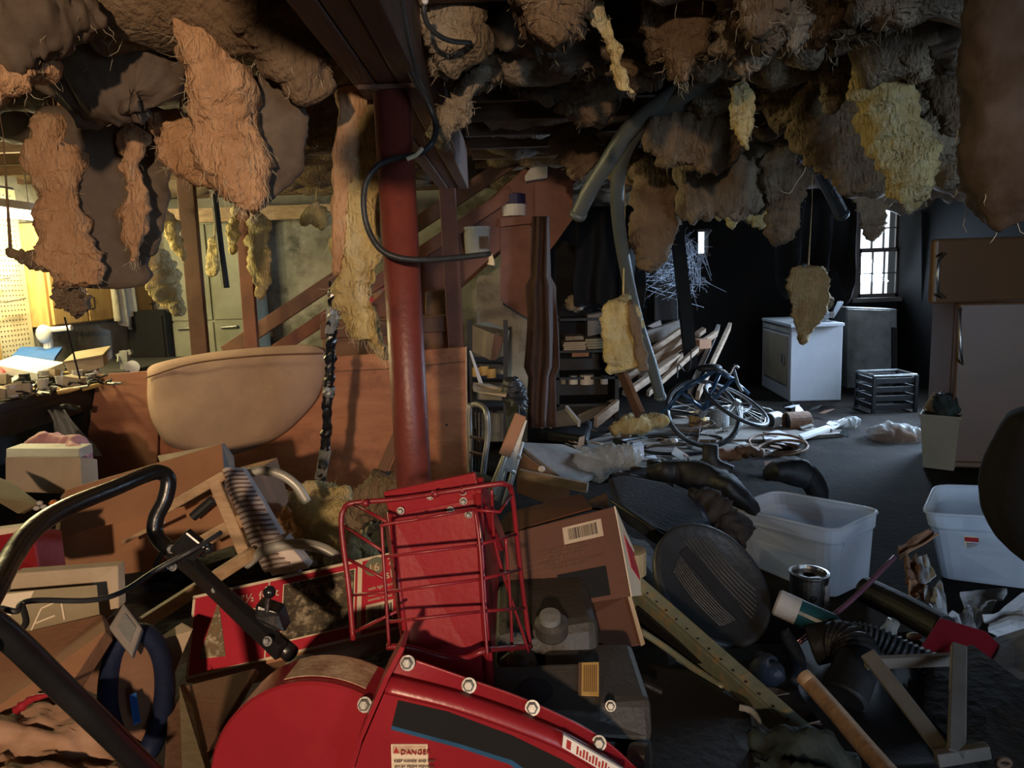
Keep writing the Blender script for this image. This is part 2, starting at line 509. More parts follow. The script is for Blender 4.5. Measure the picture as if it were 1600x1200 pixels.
# ---- far sash window: frame, two sashes, muntins, panes
wy = YB + .02
fr = struct('window_1', MB().box(((wl + wr) / 2, wy, wt + .02), (wr - wl + .12, .12, .06)).box((wl - .03, wy, (wb + wt) / 2), (.07, .12, wt - wb + .08))
            .box((wr + .03, wy, (wb + wt) / 2), (.07, .12, wt - wb + .08)), 'frame_white')
MB().box(((wl + wr) / 2, wy - .05, wb - .02), (wr - wl + .2, .2, .05)).build('window_sill', 'frame_white', fr)
zm = at(1378, 391, YB).z
W = wr - wl
for s_i, (z0, z1, yy) in enumerate(((wb, zm + .02, wy), (zm - .02, wt, wy + .04))):
    m_ = MB()
    m_.box((wl + .025, yy, (z0 + z1) / 2), (.05, .035, z1 - z0)).box((wr - .025, yy, (z0 + z1) / 2), (.05, .035, z1 - z0))
    m_.box(((wl + wr) / 2, yy, z0 + .025), (W, .035, .05)).box(((wl + wr) / 2, yy, z1 - .02), (W, .035, .04))
    sa = m_.build('sash', 'frame_white', fr)
    iw = W - .1
    for k in (1, 2):
        MB().box((wl + .05 + iw * k / 3, yy, (z0 + z1) / 2), (.014, .03, z1 - z0 - .05)).build('muntin', 'frame_white', sa)
    MB().box(((wl + wr) / 2, yy, (z0 + z1) / 2), (iw, .03, .014)).build('muntin', 'frame_white', sa)
    for r_ in range(2):
        for k in range(3):
            MB().box((wl + .05 + iw * (k + .5) / 3, yy + .004, z0 + .04 + (z1 - z0 - .08) * (r_ + .5) / 2),
                     (iw / 3 - .012, .004, (z1 - z0 - .08) / 2 - .012)).build('pane', 'glass', sa)
fr2 = struct('window_2', MB().box(((sl + sr) / 2, wy, st), (sr - sl + .04, .1, .03)).box(((sl + sr) / 2, wy, sb), (sr - sl + .04, .1, .03)), 'frame_white')
MB().box(((sl + sr) / 2, wy + .02, (sb + st) / 2), (sr - sl, .004, st - sb)).build('pane', 'glass', fr2)
fr3 = struct('window_3', MB().box((XR + .05, 6.8, 1.53), (.1, 1.4, .05)).box((XR + .05, 6.8, .80), (.1, 1.4, .05))
             .box((XR + .05, 6.12, 1.17), (.1, .05, .74)).box((XR + .05, 7.48, 1.17), (.1, .05, .74)), 'frame_white')
MB().box((XR + .05, 6.8, 1.17), (.04, .04, .7)).build('muntin', 'frame_white', fr3)
for k in (-1, 1):
    MB().box((XR + .06, 6.8 + k * .33, 1.17), (.004, .6, .68)).build('pane', 'glass', fr3)

# ---- beam of three planks, red steel column
bt = thing('carrying_beam', 'dark brown triple plank beam running away overhead, resting on the red column', 'beam', (-.25, 3.4, 2.0))
bz0 = at(612, 140, 2.2).z
xb = at(604, 140, 2.2).x
for k, dx in enumerate((-.061, 0, .061)):
    MB().box((xb + .01 + dx, 2.2, bz0 + .125 + (.004 if k == 1 else 0)), (.058, 5.0, .25)).build('plank', 'beam', bt, bevel=.004)
ct = thing('steel_column', 'round red painted steel post under the plank beam', 'column', (xb, 2.2, 0))
MB().tube([(xb + .015, 2.2, 0), (xb + .015, 2.2, bz0 - .012)], .054, 24).build('shaft', 'red_paint', ct, smooth=False)
for p_ in ct.children[0].data.polygons: p_.use_smooth = len(p_.vertices) == 4
MB().box((xb + .015, 2.2, bz0 - .006), (.17, .13, .012)).build('cap_plate', 'beam', ct)
MB().box((xb + .015, 2.2, .006), (.2, .2, .012)).build('base_plate', 'red_paint', ct)

# ---- joists
JY = [1.35 + .405 * i for i in range(19)]
for y in JY:
    z0 = 2.20
    MB().box(((XL + xb - .10) / 2, y, (z0 + ZC) / 2), (xb - .10 - XL, .04, ZC - z0)).build('joist', 'joist', ceil)
    MB().box(((XR + xb + .12) / 2, y, (z0 + ZC) / 2), (XR - xb - .12, .04, ZC - z0)).build('joist', 'joist', ceil)

# ================================================================ insulation
def fluff(mb_v, mb_f, amp, f, seed, amp2=None, ax=None):
    bm = bmesh.new()
    vs = [bm.verts.new(v) for v in mb_v]
    for f_ in mb_f:
        try: bm.faces.new([vs[i] for i in f_])
        except ValueError: pass
    bmesh.ops.recalc_face_normals(bm, faces=bm.faces)
    bm.normal_update()
    o = V((seed * 3.17, seed * 1.31, seed * 7.7))
    new = []
    for v in bm.verts:
        q = v.co + o
        d = fbm(q, f, 2) * amp + fbm(q + V((9, 0, 0)), f * 3.2, 4) * (amp2 if amp2 is not None else amp * .5)
        new.append(v.co + v.normal * d)
    out = new
    fs = [tuple(v.index for v in f_.verts) for f_ in bm.faces]
    bm.free()
    return out, fs

def sweep(spine, thick, n=36, m=18, pw=.7, amp=.03, f=9, seed=1, amp2=None, rag=.25):
    """a torn batt: rounded cross-section along a room-space spine (px,py,Y,half width px)"""
    P = spline(spine, n)
    C = [at(p[0], p[1], p[2]) for p in P]
    H = [max(p[3], 1) * p[2] / F for p in P]
    vs, fs = [], []
    for i in range(n + 1):
        t = (C[min(i + 1, n)] - C[max(i - 1, 0)]).normalized()
        vw = (C[i] - EYE).normalized()
        wv = t.cross(vw)
        wv = wv.normalized() if wv.length > 1e-3 else c_r.copy()
        dv = wv.cross(t)
        e = min(1, (i + .15) / 2.5, (n - i + .15) / 2.5) ** .5
        nz = 1 + rag * .8 * noise.noise(V((seed * 5.1, i * 9 / n, 0))) + rag * .3 * noise.noise(V((seed * 2.1, i * 30 / n, 3)))
        th = thick if not callable(thick) else thick(i / n)
        for k in range(m):
            a = 2 * math.pi * k / m
            ca, sa = math.cos(a), math.sin(a)
            x = math.copysign(abs(ca) ** pw, ca) * H[i] * e * nz
            if abs(ca) > .3:
                x *= 1 + rag * .6 * noise.noise(V((seed * 9.3 + (3 if ca > 0 else -3), i * 14 / n, k * .1)))
            y = math.copysign(abs(sa) ** pw, sa) * th / 2 * e
            vs.append(C[i] + wv * x + dv * y)
    for i in range(n):
        for k in range(m):
            l = (k + 1) % m
            fs.append((i * m + k, i * m + l, (i + 1) * m + l, (i + 1) * m + k))
    fs.append(tuple(range(m))); fs.append(tuple(n * m + k for k in range(m)))
    return fluff(vs, fs, amp, f, seed, amp2)

def hairs(src, cnt, ln, seed, down=.6, r=.00045, low=None):
    rnd = random.Random(seed)
    mb = MB()
    c = sum(src, V()) / len(src)
    for _ in range(cnt):
        p = rnd.choice(src).copy()
        d = (p - c).normalized() + V((rnd.uniform(-.6, .6), rnd.uniform(-.6, .6), rnd.uniform(-.6, .6) - down))
        pts = [p]
        L = ln * rnd.uniform(.4, 1.3)
        for k in range(3):
            d = (d + V((rnd.uniform(-.9, .9), rnd.uniform(-.9, .9), rnd.uniform(-.9, .6)))).normalized()
            pts.append(pts[-1] + d * L / 3)
        mb.tube(pts, [r, r, r * .8, r * .4], 3)
    return mb

def batt(label, spine, thick, m, seed=1, fuzz=40, flen=.05, group=None, n=52, mm=22, paper=None, name='insulation_batt', hang=True, **kw):
    vs, fs = sweep(spine, thick, n, mm, seed=seed, **kw)
    mb = MB(); mb.v, mb.f = vs, fs
    top = max(vs, key=lambda p: p.z)
    t = thing(name, label, 'insulation', top, group)
    mb.build('wool', m, t, smooth=True)
    if paper:
        pv, pf = sweep(paper[0], paper[1], n, 12, seed=seed + 31, amp=.014, f=6, amp2=.007, rag=.18, pw=.45)
        pb = MB(); pb.v, pb.f = pv, pf
        pb.build('paper_facing', paper[2] if len(paper) > 2 else 'ins_paper', t, smooth=True)
    if fuzz:
        hairs(vs, int(fuzz * 1.6), flen * .7, seed).build('loose_fibre', 'fibre', t, kind='stuff')
    if hang and top.z < 2.2 and name == 'insulation_batt':
        MB().tube([top + V((0, 0, -.03)), top.lerp(V((top.x, top.y, 2.3)), .5) + V((.02, .01, 0)), V((top.x + .01, top.y, 2.3))], [.006, .0015, .002], 6).build('strand', m, t)
    return t

# ---- sagging batts between the joists (left and right of the beam)
ORD = ['first', 'second', 'third', 'fourth', 'fifth', 'sixth', 'seventh', 'eighth', 'ninth', 'tenth', 'eleventh', 'twelfth',
       'thirteenth', 'fourteenth', 'fifteenth', 'sixteenth', 'seventeenth', 'eighteenth']
def bay(y0, x0, x1, sag, seed, label, m, fuzz=30):
    n, k = max(8, int((x1 - x0) / .045)), 12
    rnd = random.Random(seed)
    P = []
    prm = rnd.uniform(0, 50)
    for i in range(n + 1):
        x = x0 + (x1 - x0) * i / n
        row = []
        e = min(1, i / 2, (n - i) / 2) ** .5
        sg = sag * (.55 + 1.1 * max(0, noise.noise(V((x * 1.3, prm, 0))) + .35))
        for j in range(k + 1):
            v = j / k
            bow = math.sin(math.pi * v) ** .8
            lip = .05 * noise.noise(V((x * 3, prm + 7, j * .3)))
            y = y0 + .02 + .365 * v + lip * bow
            z = 2.285 - sg * bow * (e if sag > .05 else 1) + .05 * fbm(V((x, y, prm)), 5, 3) * bow
            row.append(V((x + .06 * noise.noise(V((v * 5, prm, x))) * (1 - e), y, z)))
        P.append(row)
    mb = MB().sheet(P, -.05, (0, 0, 1))
    mb.v, mb.f = fluff(mb.v, mb.f, .018, 8, seed, .016)
    t = thing('insulation_batt', label, 'insulation', ((x0 + x1) / 2, y0 + .2, 2.33), 'insulation between the ceiling joists')
    mb.build('paper_facing', m, t, smooth=True)
    if fuzz:
        low = sorted(mb.v, key=lambda p: p.z)[:len(mb.v) // 2]
        hairs(low, fuzz, .07, seed, 1.2).build('loose_fibre', 'fibre', t, kind='stuff')
rb = random.Random(3)
for i, y in enumerate(JY[:-1]):
    far = y > 5.6
    # left of the beam
    hw = (y + .4) * 1.0
    xa = max(XL + .05, -.72 * y - .5)
    segs = 2 if not far else 1
    xe = xb - .13
    if i < 13:
        cuts = [xa + (xe - xa) * s_ / segs for s_ in range(segs + 1)]
        for s_ in range(segs):
            if rb.random() < .12: continue
            lbl = 'paper faced batt sagging in %s joist bay left of the beam%s' % (
                ORD[i], '' if segs == 1 else (', inner end' if s_ == segs - 1 else ', outer end'))
            bay(y, cuts[s_] + .02, cuts[s_ + 1] - .03, rb.uniform(.08, .20) if y < 3 else rb.uniform(.06, .14), 100 + i * 7 + s_, lbl,
                rb.choice(['ins_paper', 'ins_brown', 'ins_brown', 'ins_paper']), 14)
    # right of the beam
    xe2 = min(XR - .1, .74 * y + .6)
    xs2 = xb + .15
    segs = 2
    cuts = [xs2 + (xe2 - xs2) * s_ / segs for s_ in range(segs + 1)]
    for s_ in range(segs):
        if s_ == 0 and i in (2, 4, 5): continue
        lbl = 'grey brown batt sagging in %s joist bay right of the beam, %s' % (ORD[i], 'inner end' if s_ == 0 else 'outer end')
        bay(y, cuts[s_] + .03, cuts[s_ + 1] - .03, rb.uniform(.06, .15) if s_ == 0 else rb.uniform(.14, .30), 300 + i * 7 + s_, lbl,
            rb.choice(['ins_grey', 'ins_brown', 'ins_paper', 'ins_grey']), 18)

# ---- hanging batts, left half
batt('long flap of pink orange insulation hanging near the beam, left of the red column', [(283, -20, 1.95, 20), (300, 60, 1.95, 28), (335, 130, 1.97, 46), (352, 200, 2, 52),
     (368, 262, 2, 45), (388, 310, 2, 28), (396, 338, 2, 8)], .12, 'ins_pink', 3, 140, .07, n=64, mm=30, amp=.03, f=9, rag=.12,
     paper=([(408, 120, 2.06, 50), (422, 185, 2.08, 55), (430, 240, 2.08, 42), (412, 290, 2.06, 26), (402, 325, 2.05, 8)], .025))
batt('widest hanging batt with grey brown paper face and pink wool edge, above the workbench', [(80, 175, 2.44, 30), (84, 250, 2.44, 34), (92, 320, 2.43, 34), (108, 390, 2.42, 42),
     (120, 430, 2.42, 36), (128, 452, 2.42, 18)], .10, 'ins_pink', 5, 60, .05, n=52, mm=24, amp=.03, f=11,
     paper=([(155, 165, 2.5, 82), (158, 250, 2.5, 82), (160, 330, 2.5, 78), (162, 400, 2.5, 62), (165, 452, 2.5, 52)], .035))
batt('narrow rust coloured batt strip beside the widest paper faced batt', [(206, 205, 2.44, 12), (210, 270, 2.44, 15), (211, 330, 2.44, 15), (207, 395, 2.44, 8), (204, 410, 2.44, 3)], .06, 'ins_pink', 8, 25,
     paper=([(236, 190, 2.56, 22), (238, 270, 2.56, 26), (232, 350, 2.56, 20), (224, 400, 2.56, 10)], .03))
batt('ragged arm of brown wool sticking out left in front of the bench lights', [(105, 414, 2.48, 18), (70, 406, 2.46, 15), (38, 398, 2.45, 13), (10, 392, 2.45, 7)], .06, 'ins_brown', 9, 30, .03)
batt('small dark brown wool clump dangling under the widest batt', [(116, 446, 2.5, 14), (112, 462, 2.5, 25), (116, 480, 2.5, 22), (112, 495, 2.5, 8)], .07, 'ins_brown', 10, 25, .03)
batt('orange wool lump at the top left corner of the view', [(-20, 140, 1.75, 28), (12, 132, 1.75, 26), (45, 118, 1.75, 16), (70, 104, 1.75, 8)], .12, 'ins_pink', 11, 40)
batt('big brown sagging flap over the left corner, above the orange lump', [(-30, 45, 1.7, 60), (40, 40, 1.7, 58), (105, 40, 1.75, 38), (150, 25, 1.8, 20)], .10, 'ins_paper', 12, 20, amp=.03)
batt('large smooth brown batt bulging down at upper left between two flaps', [(110, 150, 2.2, 55), (160, 120, 2.1, 62), (220, 110, 2.1, 70), (262, 150, 2.15, 40)], .16, 'ins_paper', 13, 12, amp=.03)
batt('triangular orange brown flap behind the long pink flap', [(258, 175, 2.3, 20), (280, 212, 2.3, 34), (308, 252, 2.3, 34), (338, 288, 2.3, 14)], .07, 'ins_pink', 14, 30)
batt('brown batt bulging from the ceiling left of the beam top', [(410, 0, 1.9, 55), (440, 50, 1.95, 60), (470, 100, 2.0, 48), (500, 140, 2.05, 22)], .14, 'ins_brown', 15, 20, amp=.03)
batt('yellow matted clump hanging in front of the grey locker', [(238, 392, 4.3, 16), (248, 420, 4.3, 26), (258, 450, 4.3, 24), (274, 472, 4.3, 13), (282, 492, 4.3, 5)], .10, 'ins_yellow', 16, 60, .05)
batt('thin yellow strip slanting above the matted clump', [(252, 326, 4.6, 9), (264, 352, 4.6, 11), (280, 385, 4.6, 8), (288, 412, 4.6, 4)], .06, 'ins_yellow', 17, 25)
batt('yellow shred hanging in front of the locker doors, left of the cable', [(334, 372, 5.6, 7), (333, 400, 5.6, 9), (331, 432, 5.6, 4)], .05, 'ins_yellow', 18, 15)
batt('yellow strip hanging beside the second stud, right of the cable', [(402, 335, 5.0, 14), (404, 380, 5.0, 16), (408, 430, 5.0, 14), (408, 466, 5.0, 8)], .07, 'ins_yellow', 19, 25)
batt('yellow tuft hanging high between the two studs', [(365, 322, 5.0, 5), (366, 360, 5.0, 8), (362, 400, 5.0, 5)], .05, 'ins_yellow', 20, 20)
batt('pale yellow tuft hanging low at the wall left of the column', [(480, 330, 5.2, 22), (505, 345, 5.2, 14), (516, 352, 5.2, 6)], .07, 'ins_yellow', 22, 20)
batt('long yellow batt with an orange edge hanging just left of the red column', [(592, 150, 2.36, 26), (580, 220, 2.36, 30), (572, 290, 2.36, 34), (564, 350, 2.36, 36), (556, 420, 2.36, 33),
     (556, 470, 2.36, 27), (572, 515, 2.36, 20), (594, 548, 2.36, 9), (603, 560, 2.36, 2)], .10, 'ins_yellow', 23, 150, .07, n=70, mm=24, amp=.03, f=12,
     paper=([(560, 140, 2.33, 34), (545, 215, 2.33, 22), (536, 290, 2.33, 15), (530, 350, 2.33, 13), (527, 410, 2.33, 8), (530, 430, 2.33, 3)], .06, 'ins_pink'))
# ---- hanging batts, right half
batt('bright yellow batt hanging before the far window, largest one on the right', [(1360, 60, 2.45, 26), (1368, 120, 2.45, 34), (1388, 175, 2.45, 38), (1410, 230, 2.45, 42), (1426, 275, 2.45, 36), (1430, 312, 2.45, 14)],
     .12, 'ins_yellow', 30, 120, .05, n=60, mm=26, amp=.032, f=14)
batt('wide brown sagging batt left of the bright yellow batt', [(1262, 130, 2.9, 45), (1298, 190, 2.9, 58), (1335, 240, 2.9, 62), (1372, 290, 2.9, 30)], .12, 'ins_brown', 31, 40, amp=.035)
batt('square yellow chunk with brown back caught on the grey hose', [(958, 470, 4.15, 26), (968, 505, 4.15, 31), (974, 545, 4.15, 30), (980, 578, 4.15, 26)], .15, 'ins_yellow', 32, 60, .05, rag=.12, pw=.45,
     paper=([(984, 468, 4.1, 7), (992, 510, 4.1, 9), (1000, 550, 4.1, 9), (1006, 580, 4.1, 7)], .16, 'ins_brown'))
batt('tan batt piece hanging in front of the white dryer', [(1258, 415, 5.2, 25), (1262, 450, 5.2, 28), (1262, 485, 5.2, 27), (1258, 515, 5.2, 13), (1256, 540, 5.2, 4)], .07, 'ins_tan', 33, 45)
batt('draped brown batt hanging over the dark shelves beside the hose', [(1022, 240, 4.1, 34), (1024, 300, 4.1, 36), (1020, 350, 4.1, 34), (1020, 395, 4.1, 28), (1016, 425, 4.1, 10)], .12, 'ins_brown', 34, 50, amp=.035)
batt('lumpy brown yellow batt sagging right of the hose bundle', [(1010, 200, 3.3, 30), (1060, 205, 3.3, 44), (1110, 215, 3.3, 44), (1160, 222, 3.3, 26)], .14, 'ins_brown', 35, 50, amp=.05)
batt('wide dusty grey batt hanging in front of the dark rear wall', [(1060, 300, 3.9, 40), (1110, 290, 3.9, 46), (1160, 290, 3.9, 44), (1205, 300, 3.9, 36)], .14, 'ins_grey', 36, 40, amp=.05)
batt('grey brown flap hanging over the top of the far sash window', [(1362, 295, 6.4, 22), (1364, 325, 6.4, 22), (1366, 352, 6.4, 18), (1366, 374, 6.4, 8)], .06, 'ins_grey', 37, 20)
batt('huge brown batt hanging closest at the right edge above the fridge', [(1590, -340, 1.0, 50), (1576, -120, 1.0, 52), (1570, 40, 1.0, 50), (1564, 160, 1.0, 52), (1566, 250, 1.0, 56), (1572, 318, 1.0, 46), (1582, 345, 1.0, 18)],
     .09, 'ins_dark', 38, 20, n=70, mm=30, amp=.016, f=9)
batt('brown batt just above the view, added unseen to shade the column top', [(*to_px(-.335, .5, 1.93), 220), (*to_px(-.27, .5, 1.87), 240), (*to_px(-.20, .5, 1.92), 200)], .10, 'ins_brown', 58, 0, amp=.02, rag=.1)  # unseen batt, put in out of frame to shade the upper column
batt('thin yellow rope of wool dangling alone right of the beam', [(925, 10, 2.1, 16), (945, 40, 2.1, 14), (960, 80, 2.1, 9), (964, 115, 2.1, 8), (976, 136, 2.1, 8), (994, 146, 2.1, 3)], .03, 'ins_yellow', 39, 25, .03)
batt('broad pinkish brown lobe hanging over the hose bundle', [(1045, -20, 2.2, 46), (1055, 40, 2.2, 50), (1068, 85, 2.2, 36), (1066, 115, 2.2, 16), (1068, 136, 2.2, 4)], .14, 'ins_brown', 40, 50, amp=.04)
batt('tan two pointed lobe right of the broad lobe', [(1150, -20, 2.1, 40), (1152, 30, 2.1, 40), (1168, 70, 2.1, 34), (1182, 100, 2.1, 14)], .13, 'ins_grey', 41, 50, amp=.045)
batt('slim yellow tongue hanging under the black hose junction', [(1150, 128, 2.5, 12), (1158, 165, 2.5, 14), (1164, 205, 2.5, 10), (1166, 236, 2.5, 5)], .05, 'ins_yellow', 42, 25, .03)
batt('grey curled tatter beside the beam at the top', [(700, -10, 2.4, 26), (690, 40, 2.4, 26), (682, 85, 2.4, 20), (692, 108, 2.4, 12)], .12, 'ins_grey', 43, 35, amp=.05)
batt('grey curled tatter slanting below the black wire loop', [(752, 110, 2.6, 12), (734, 142, 2.6, 17), (708, 172, 2.6, 22), (692, 205, 2.6, 16), (688, 222, 2.6, 5)], .09, 'ins_grey', 44, 45, amp=.045)
batt('pale ragged lobe at the top middle right edge', [(1215, -10, 2.0, 34), (1228, 30, 2.0, 30), (1240, 62, 2.0, 16), (1244, 80, 2.0, 5)], .1, 'ins_grey', 45, 40, amp=.045)
batt('brown flap curling around the ceiling stick', [(1290, -10, 2.05, 36), (1292, 30, 2.05, 34), (1276, 70, 2.05, 16)], .1, 'ins_brown', 46, 40, amp=.04)
batt('frayed grey shred right of the bright yellow batt', [(1428, 20, 2.3, 22), (1422, 60, 2.3, 24), (1430, 95, 2.3, 20), (1440, 122, 2.3, 8)], .07, 'ins_grey', 47, 60, .05)
batt('grey ragged batt across the joists, left of the bright yellow batt', [(1200, 105, 2.7, 24), (1245, 95, 2.7, 32), (1300, 100, 2.7, 32), (1340, 120, 2.7, 20)], .12, 'ins_grey', 48, 40, amp=.05)
batt('short tan tongue hanging below the grey ragged batt', [(1296, 110, 2.65, 12), (1300, 140, 2.65, 11), (1298, 172, 2.65, 6)], .05, 'ins_grey', 49, 20, .03)
batt('brown batt curtain hanging right of the rear wall slit window', [(1215, 235, 3.8, 26), (1222, 290, 3.8, 28), (1222, 335, 3.8, 24), (1216, 378, 3.8, 16)], .08, 'ins_brown', 50, 30)
batt('tan shredded batt edge above the dark rear wall', [(1090, 318, 4.6, 16), (1125, 322, 4.6, 18), (1165, 326, 4.6, 20), (1200, 332, 4.6, 14)], .07, 'ins_yellow', 51, 50, .05, amp=.05)
batt('brown sag of paper backed wool right of the beam near the joists', [(780, 20, 2.5, 30), (830, 40, 2.5, 42), (880, 30, 2.5, 34)], .12, 'ins_paper', 52, 25, amp=.04)
batt('brown hanging sheet between the stairs and the hoses', [(880, 200, 4.2, 30), (905, 235, 4.2, 34), (930, 262, 4.2, 24)], .08, 'ins_brown', 53, 25, amp=.035)
batt('pale wisp of wool at the upper edge of the far window', [(1432, 305, 4.8, 8), (1424, 318, 4.8, 10), (1416, 330, 4.8, 5)], .04, 'ins_yellow', 54, 25, .04)
batt('brown lobe hanging behind the long yellow batt left of the beam', [(470, 175, 2.7, 34), (500, 200, 2.7, 26), (520, 230, 2.7, 10)], .08, 'ins_brown', 55, 20)

lob = random.Random(77)
LOBE = ['grey puff of wool beside the beam, under the black wire loop', 'brown puff of wool right of the black wire loop', 'brown lobe at the top edge between beam and yellow rope', 'dark puff behind the thin yellow rope',
        'brown puff between yellow rope and broad pinkish lobe', 'grey puff behind the broad pinkish lobe', 'brown lobe at the top edge left of the ragged pale lobe', 'grey puff under the pale ragged lobe',
        'brown lobe at the top edge left of the ceiling stick', 'grey tuft at the top edge above the ceiling stick', 'dark puff left of the huge near batt, at the top', 'brown puff left of the huge near batt, half way down',
        'grey puff left of the huge near batt, level with its lower third', 'brown puff left of the wide brown sagging batt', 'grey puff behind the slim yellow tongue', 'brown puff left of the hose bundle, below the yellow rope',
        'dark puff above the stairs, left of the hoses', 'grey puff between the two hose bundles', 'brown lobe above the cobweb', 'grey lobe right of the cobweb, high up',
        'dark puff above the right drain hose', 'brown lobe between the two grey drain hoses', 'brown puff over the far sash window, right side', 'grey puff above the fridge, farthest back']
for k, (x_, y_, Y_, w_, L_, m_) in enumerate(((700, 60, 2.3, 40, 90, 'ins_grey'), (760, 95, 2.7, 40, 70, 'ins_brown'), (860, 20, 2.0, 46, 80, 'ins_brown'), (900, 85, 2.6, 44, 70, 'ins_paper'), (1000, 95, 2.7, 40, 70, 'ins_brown'),
        (1110, 60, 2.4, 40, 80, 'ins_grey'), (1190, 20, 1.9, 40, 90, 'ins_brown'), (1260, 50, 2.3, 44, 80, 'ins_grey'), (1330, 30, 2.0, 40, 90, 'ins_brown'), (1390, 10, 1.9, 40, 60, 'ins_grey'), (1470, 60, 2.3, 46, 90, 'ins_paper'),
        (1500, 150, 2.8, 40, 90, 'ins_brown'), (1470, 210, 3.2, 36, 80, 'ins_grey'), (1230, 150, 3.0, 44, 70, 'ins_brown'), (1110, 150, 3.2, 40, 60, 'ins_grey'), (930, 160, 3.3, 46, 60, 'ins_brown'), (840, 130, 3.1, 50, 50, 'ins_paper'),
        (1180, 170, 3.4, 40, 90, 'ins_grey'), (1100, 250, 4.3, 50, 80, 'ins_brown'), (1160, 250, 4.2, 50, 90, 'ins_grey'), (1250, 215, 4.0, 40, 60, 'ins_paper'), (980, 250, 4.4, 36, 80, 'ins_brown'), (1420, 250, 3.9, 40, 70, 'ins_brown'), (1500, 262, 3.6, 34, 60, 'ins_grey'))):
    a_ = lob.uniform(-14, 14)
    batt(LOBE[k],
         [(x_ - a_, y_ - L_ * .7, Y_, w_), (x_, y_ - L_ * .2, Y_, w_ * 1.05), (x_ + a_ * .6, y_ + L_ * .25, Y_, w_ * .8), (x_ + a_, y_ + L_ * .5, Y_, w_ * .35)], .16, m_, 400 + k, 26, .05, amp=.045, f=8, group='soft ceiling lobes')
# ================================================================ left workshop
def cyl(o, r, h, ax=(0, 0, 1), seg=18):
    return MB().lathe([(r, 0), (r, h)], o, ax, seg)

# ---- pegboard on the left wall, with real holes as dark dots joined into one part
pb = thing('pegboard', 'cream perforated pegboard glowing under the bench tubes on the left wall', 'pegboard', (XL + .02, 4.4, 1.0))
MB().box((XL + .012, 4.45, 1.55), (.012, 1.72, 1.2)).build('board', 'peg', pb)
h = MB()
for i in range(49):
    for j in range(34):
        h.box((XL + .019, 3.62 + i * .034, .98 + j * .034), (.003, .009, .009))
h.build('hole', 'ink_soft', pb, kind='stuff')
fb = MB()
for a, c_ in (((4.5, .97), (4.5, 1.22)), ((4.5, 1.22), (4.9, 1.22)), ((4.9, 1.22), (4.9, .97))):
    fb.bar((XL + .03, a[0], a[1]), (XL + .03, c_[0], c_[1]), .035, .03, (1, 0, 0))
solo('picture_frame', fb, 'oak', 'empty wooden frame leaning on the pegboard', 'frame')
for k, (y_, z_, l_) in enumerate(((4.75, 1.52, .28), (4.95, 1.38, .22), (4.62, 1.1, .2))):
    r_ = MB().tube([(XL + .02, y_, z_), (XL + .09, y_, z_), (XL + .09, y_ + l_, z_ + .02)], .006, 6)
    solo('peg_hook', r_, 'steel_dull', ['long metal hook rod on the pegboard, uppermost', 'long metal hook rod on the pegboard, middle one', 'long metal hook rod on the pegboard, lowest by the frame'][k], 'hook')
# ---- fluorescent fixture
fx = thing('fluorescent_fixture', 'twin tube fluorescent light hanging over the workbench', 'lamp', TUBE)
MB().box(TUBE + V((0, 0, .05)), (.2, 1.4, .05)).build('housing', 'white', fx)
for dx in (-.06, .06):
    MB().tube([TUBE + V((dx, -.64, .005)), TUBE + V((dx, .64, .005))], .018, 10).build('tube', 'tube_glow', fx, smooth=True)
for dy in (-.5, .5):
    MB().tube([TUBE + V((0, dy, .07)), V((TUBE.x, TUBE.y + dy, 2.21))], .004, 5).build('chain', 'steel_dull', fx)
# ---- wall cabinets of oak
def wall_cab(y0, y1, label, n):
    z0, z1, xf = 1.19, 1.92, -3.30
    c_ = thing('wall_cabinet', label, 'cabinet', (XL + .14, (y0 + y1) / 2, z0), 'oak cabinets on the left wall')
    MB().box(((XL + xf) / 2, (y0 + y1) / 2, (z0 + z1) / 2), (xf - XL - .02, y1 - y0, z1 - z0)).build('body', 'oak', c_)
    for k in range(n):
        a = y0 + (y1 - y0) * k / n + .012; e = y0 + (y1 - y0) * (k + 1) / n - .012
        d = MB().box((xf + .012, (a + e) / 2, (z0 + z1) / 2), (.022, e - a, z1 - z0 - .02)).build('door', 'oak', c_, bevel=.003)
        hy = e - .04 if k % 2 == 0 else a + .04
        MB().tube([(xf + .02, hy, z0 + .10), (xf + .05, hy, z0 + .11), (xf + .05, hy, z0 + .19), (xf + .02, hy, z0 + .2)], .006, 6).build('handle', 'black_metal', d)
wall_cab(5.32, 6.22, 'two door oak cabinet on the left wall, nearer one', 2)
wall_cab(6.42, 6.82, 'single door oak cabinet on the left wall beyond the towel', 1)
P = []
for i in range(15):
    row = []
    for j in range(12):
        u, v = i / 14, j / 11
        row.append(V((-3.26 + .022 * math.sin(v * 15) * (.4 + u), 6.10 + .36 * v + .02 * math.sin(v * 9), 1.80 - u * (.62 + .12 * v))))
    P.append(row)
solo('towel', MB().sheet(P, .006), 'towel', 'pale towel draped down over the oak cabinet doors', 'towel', smooth=True)
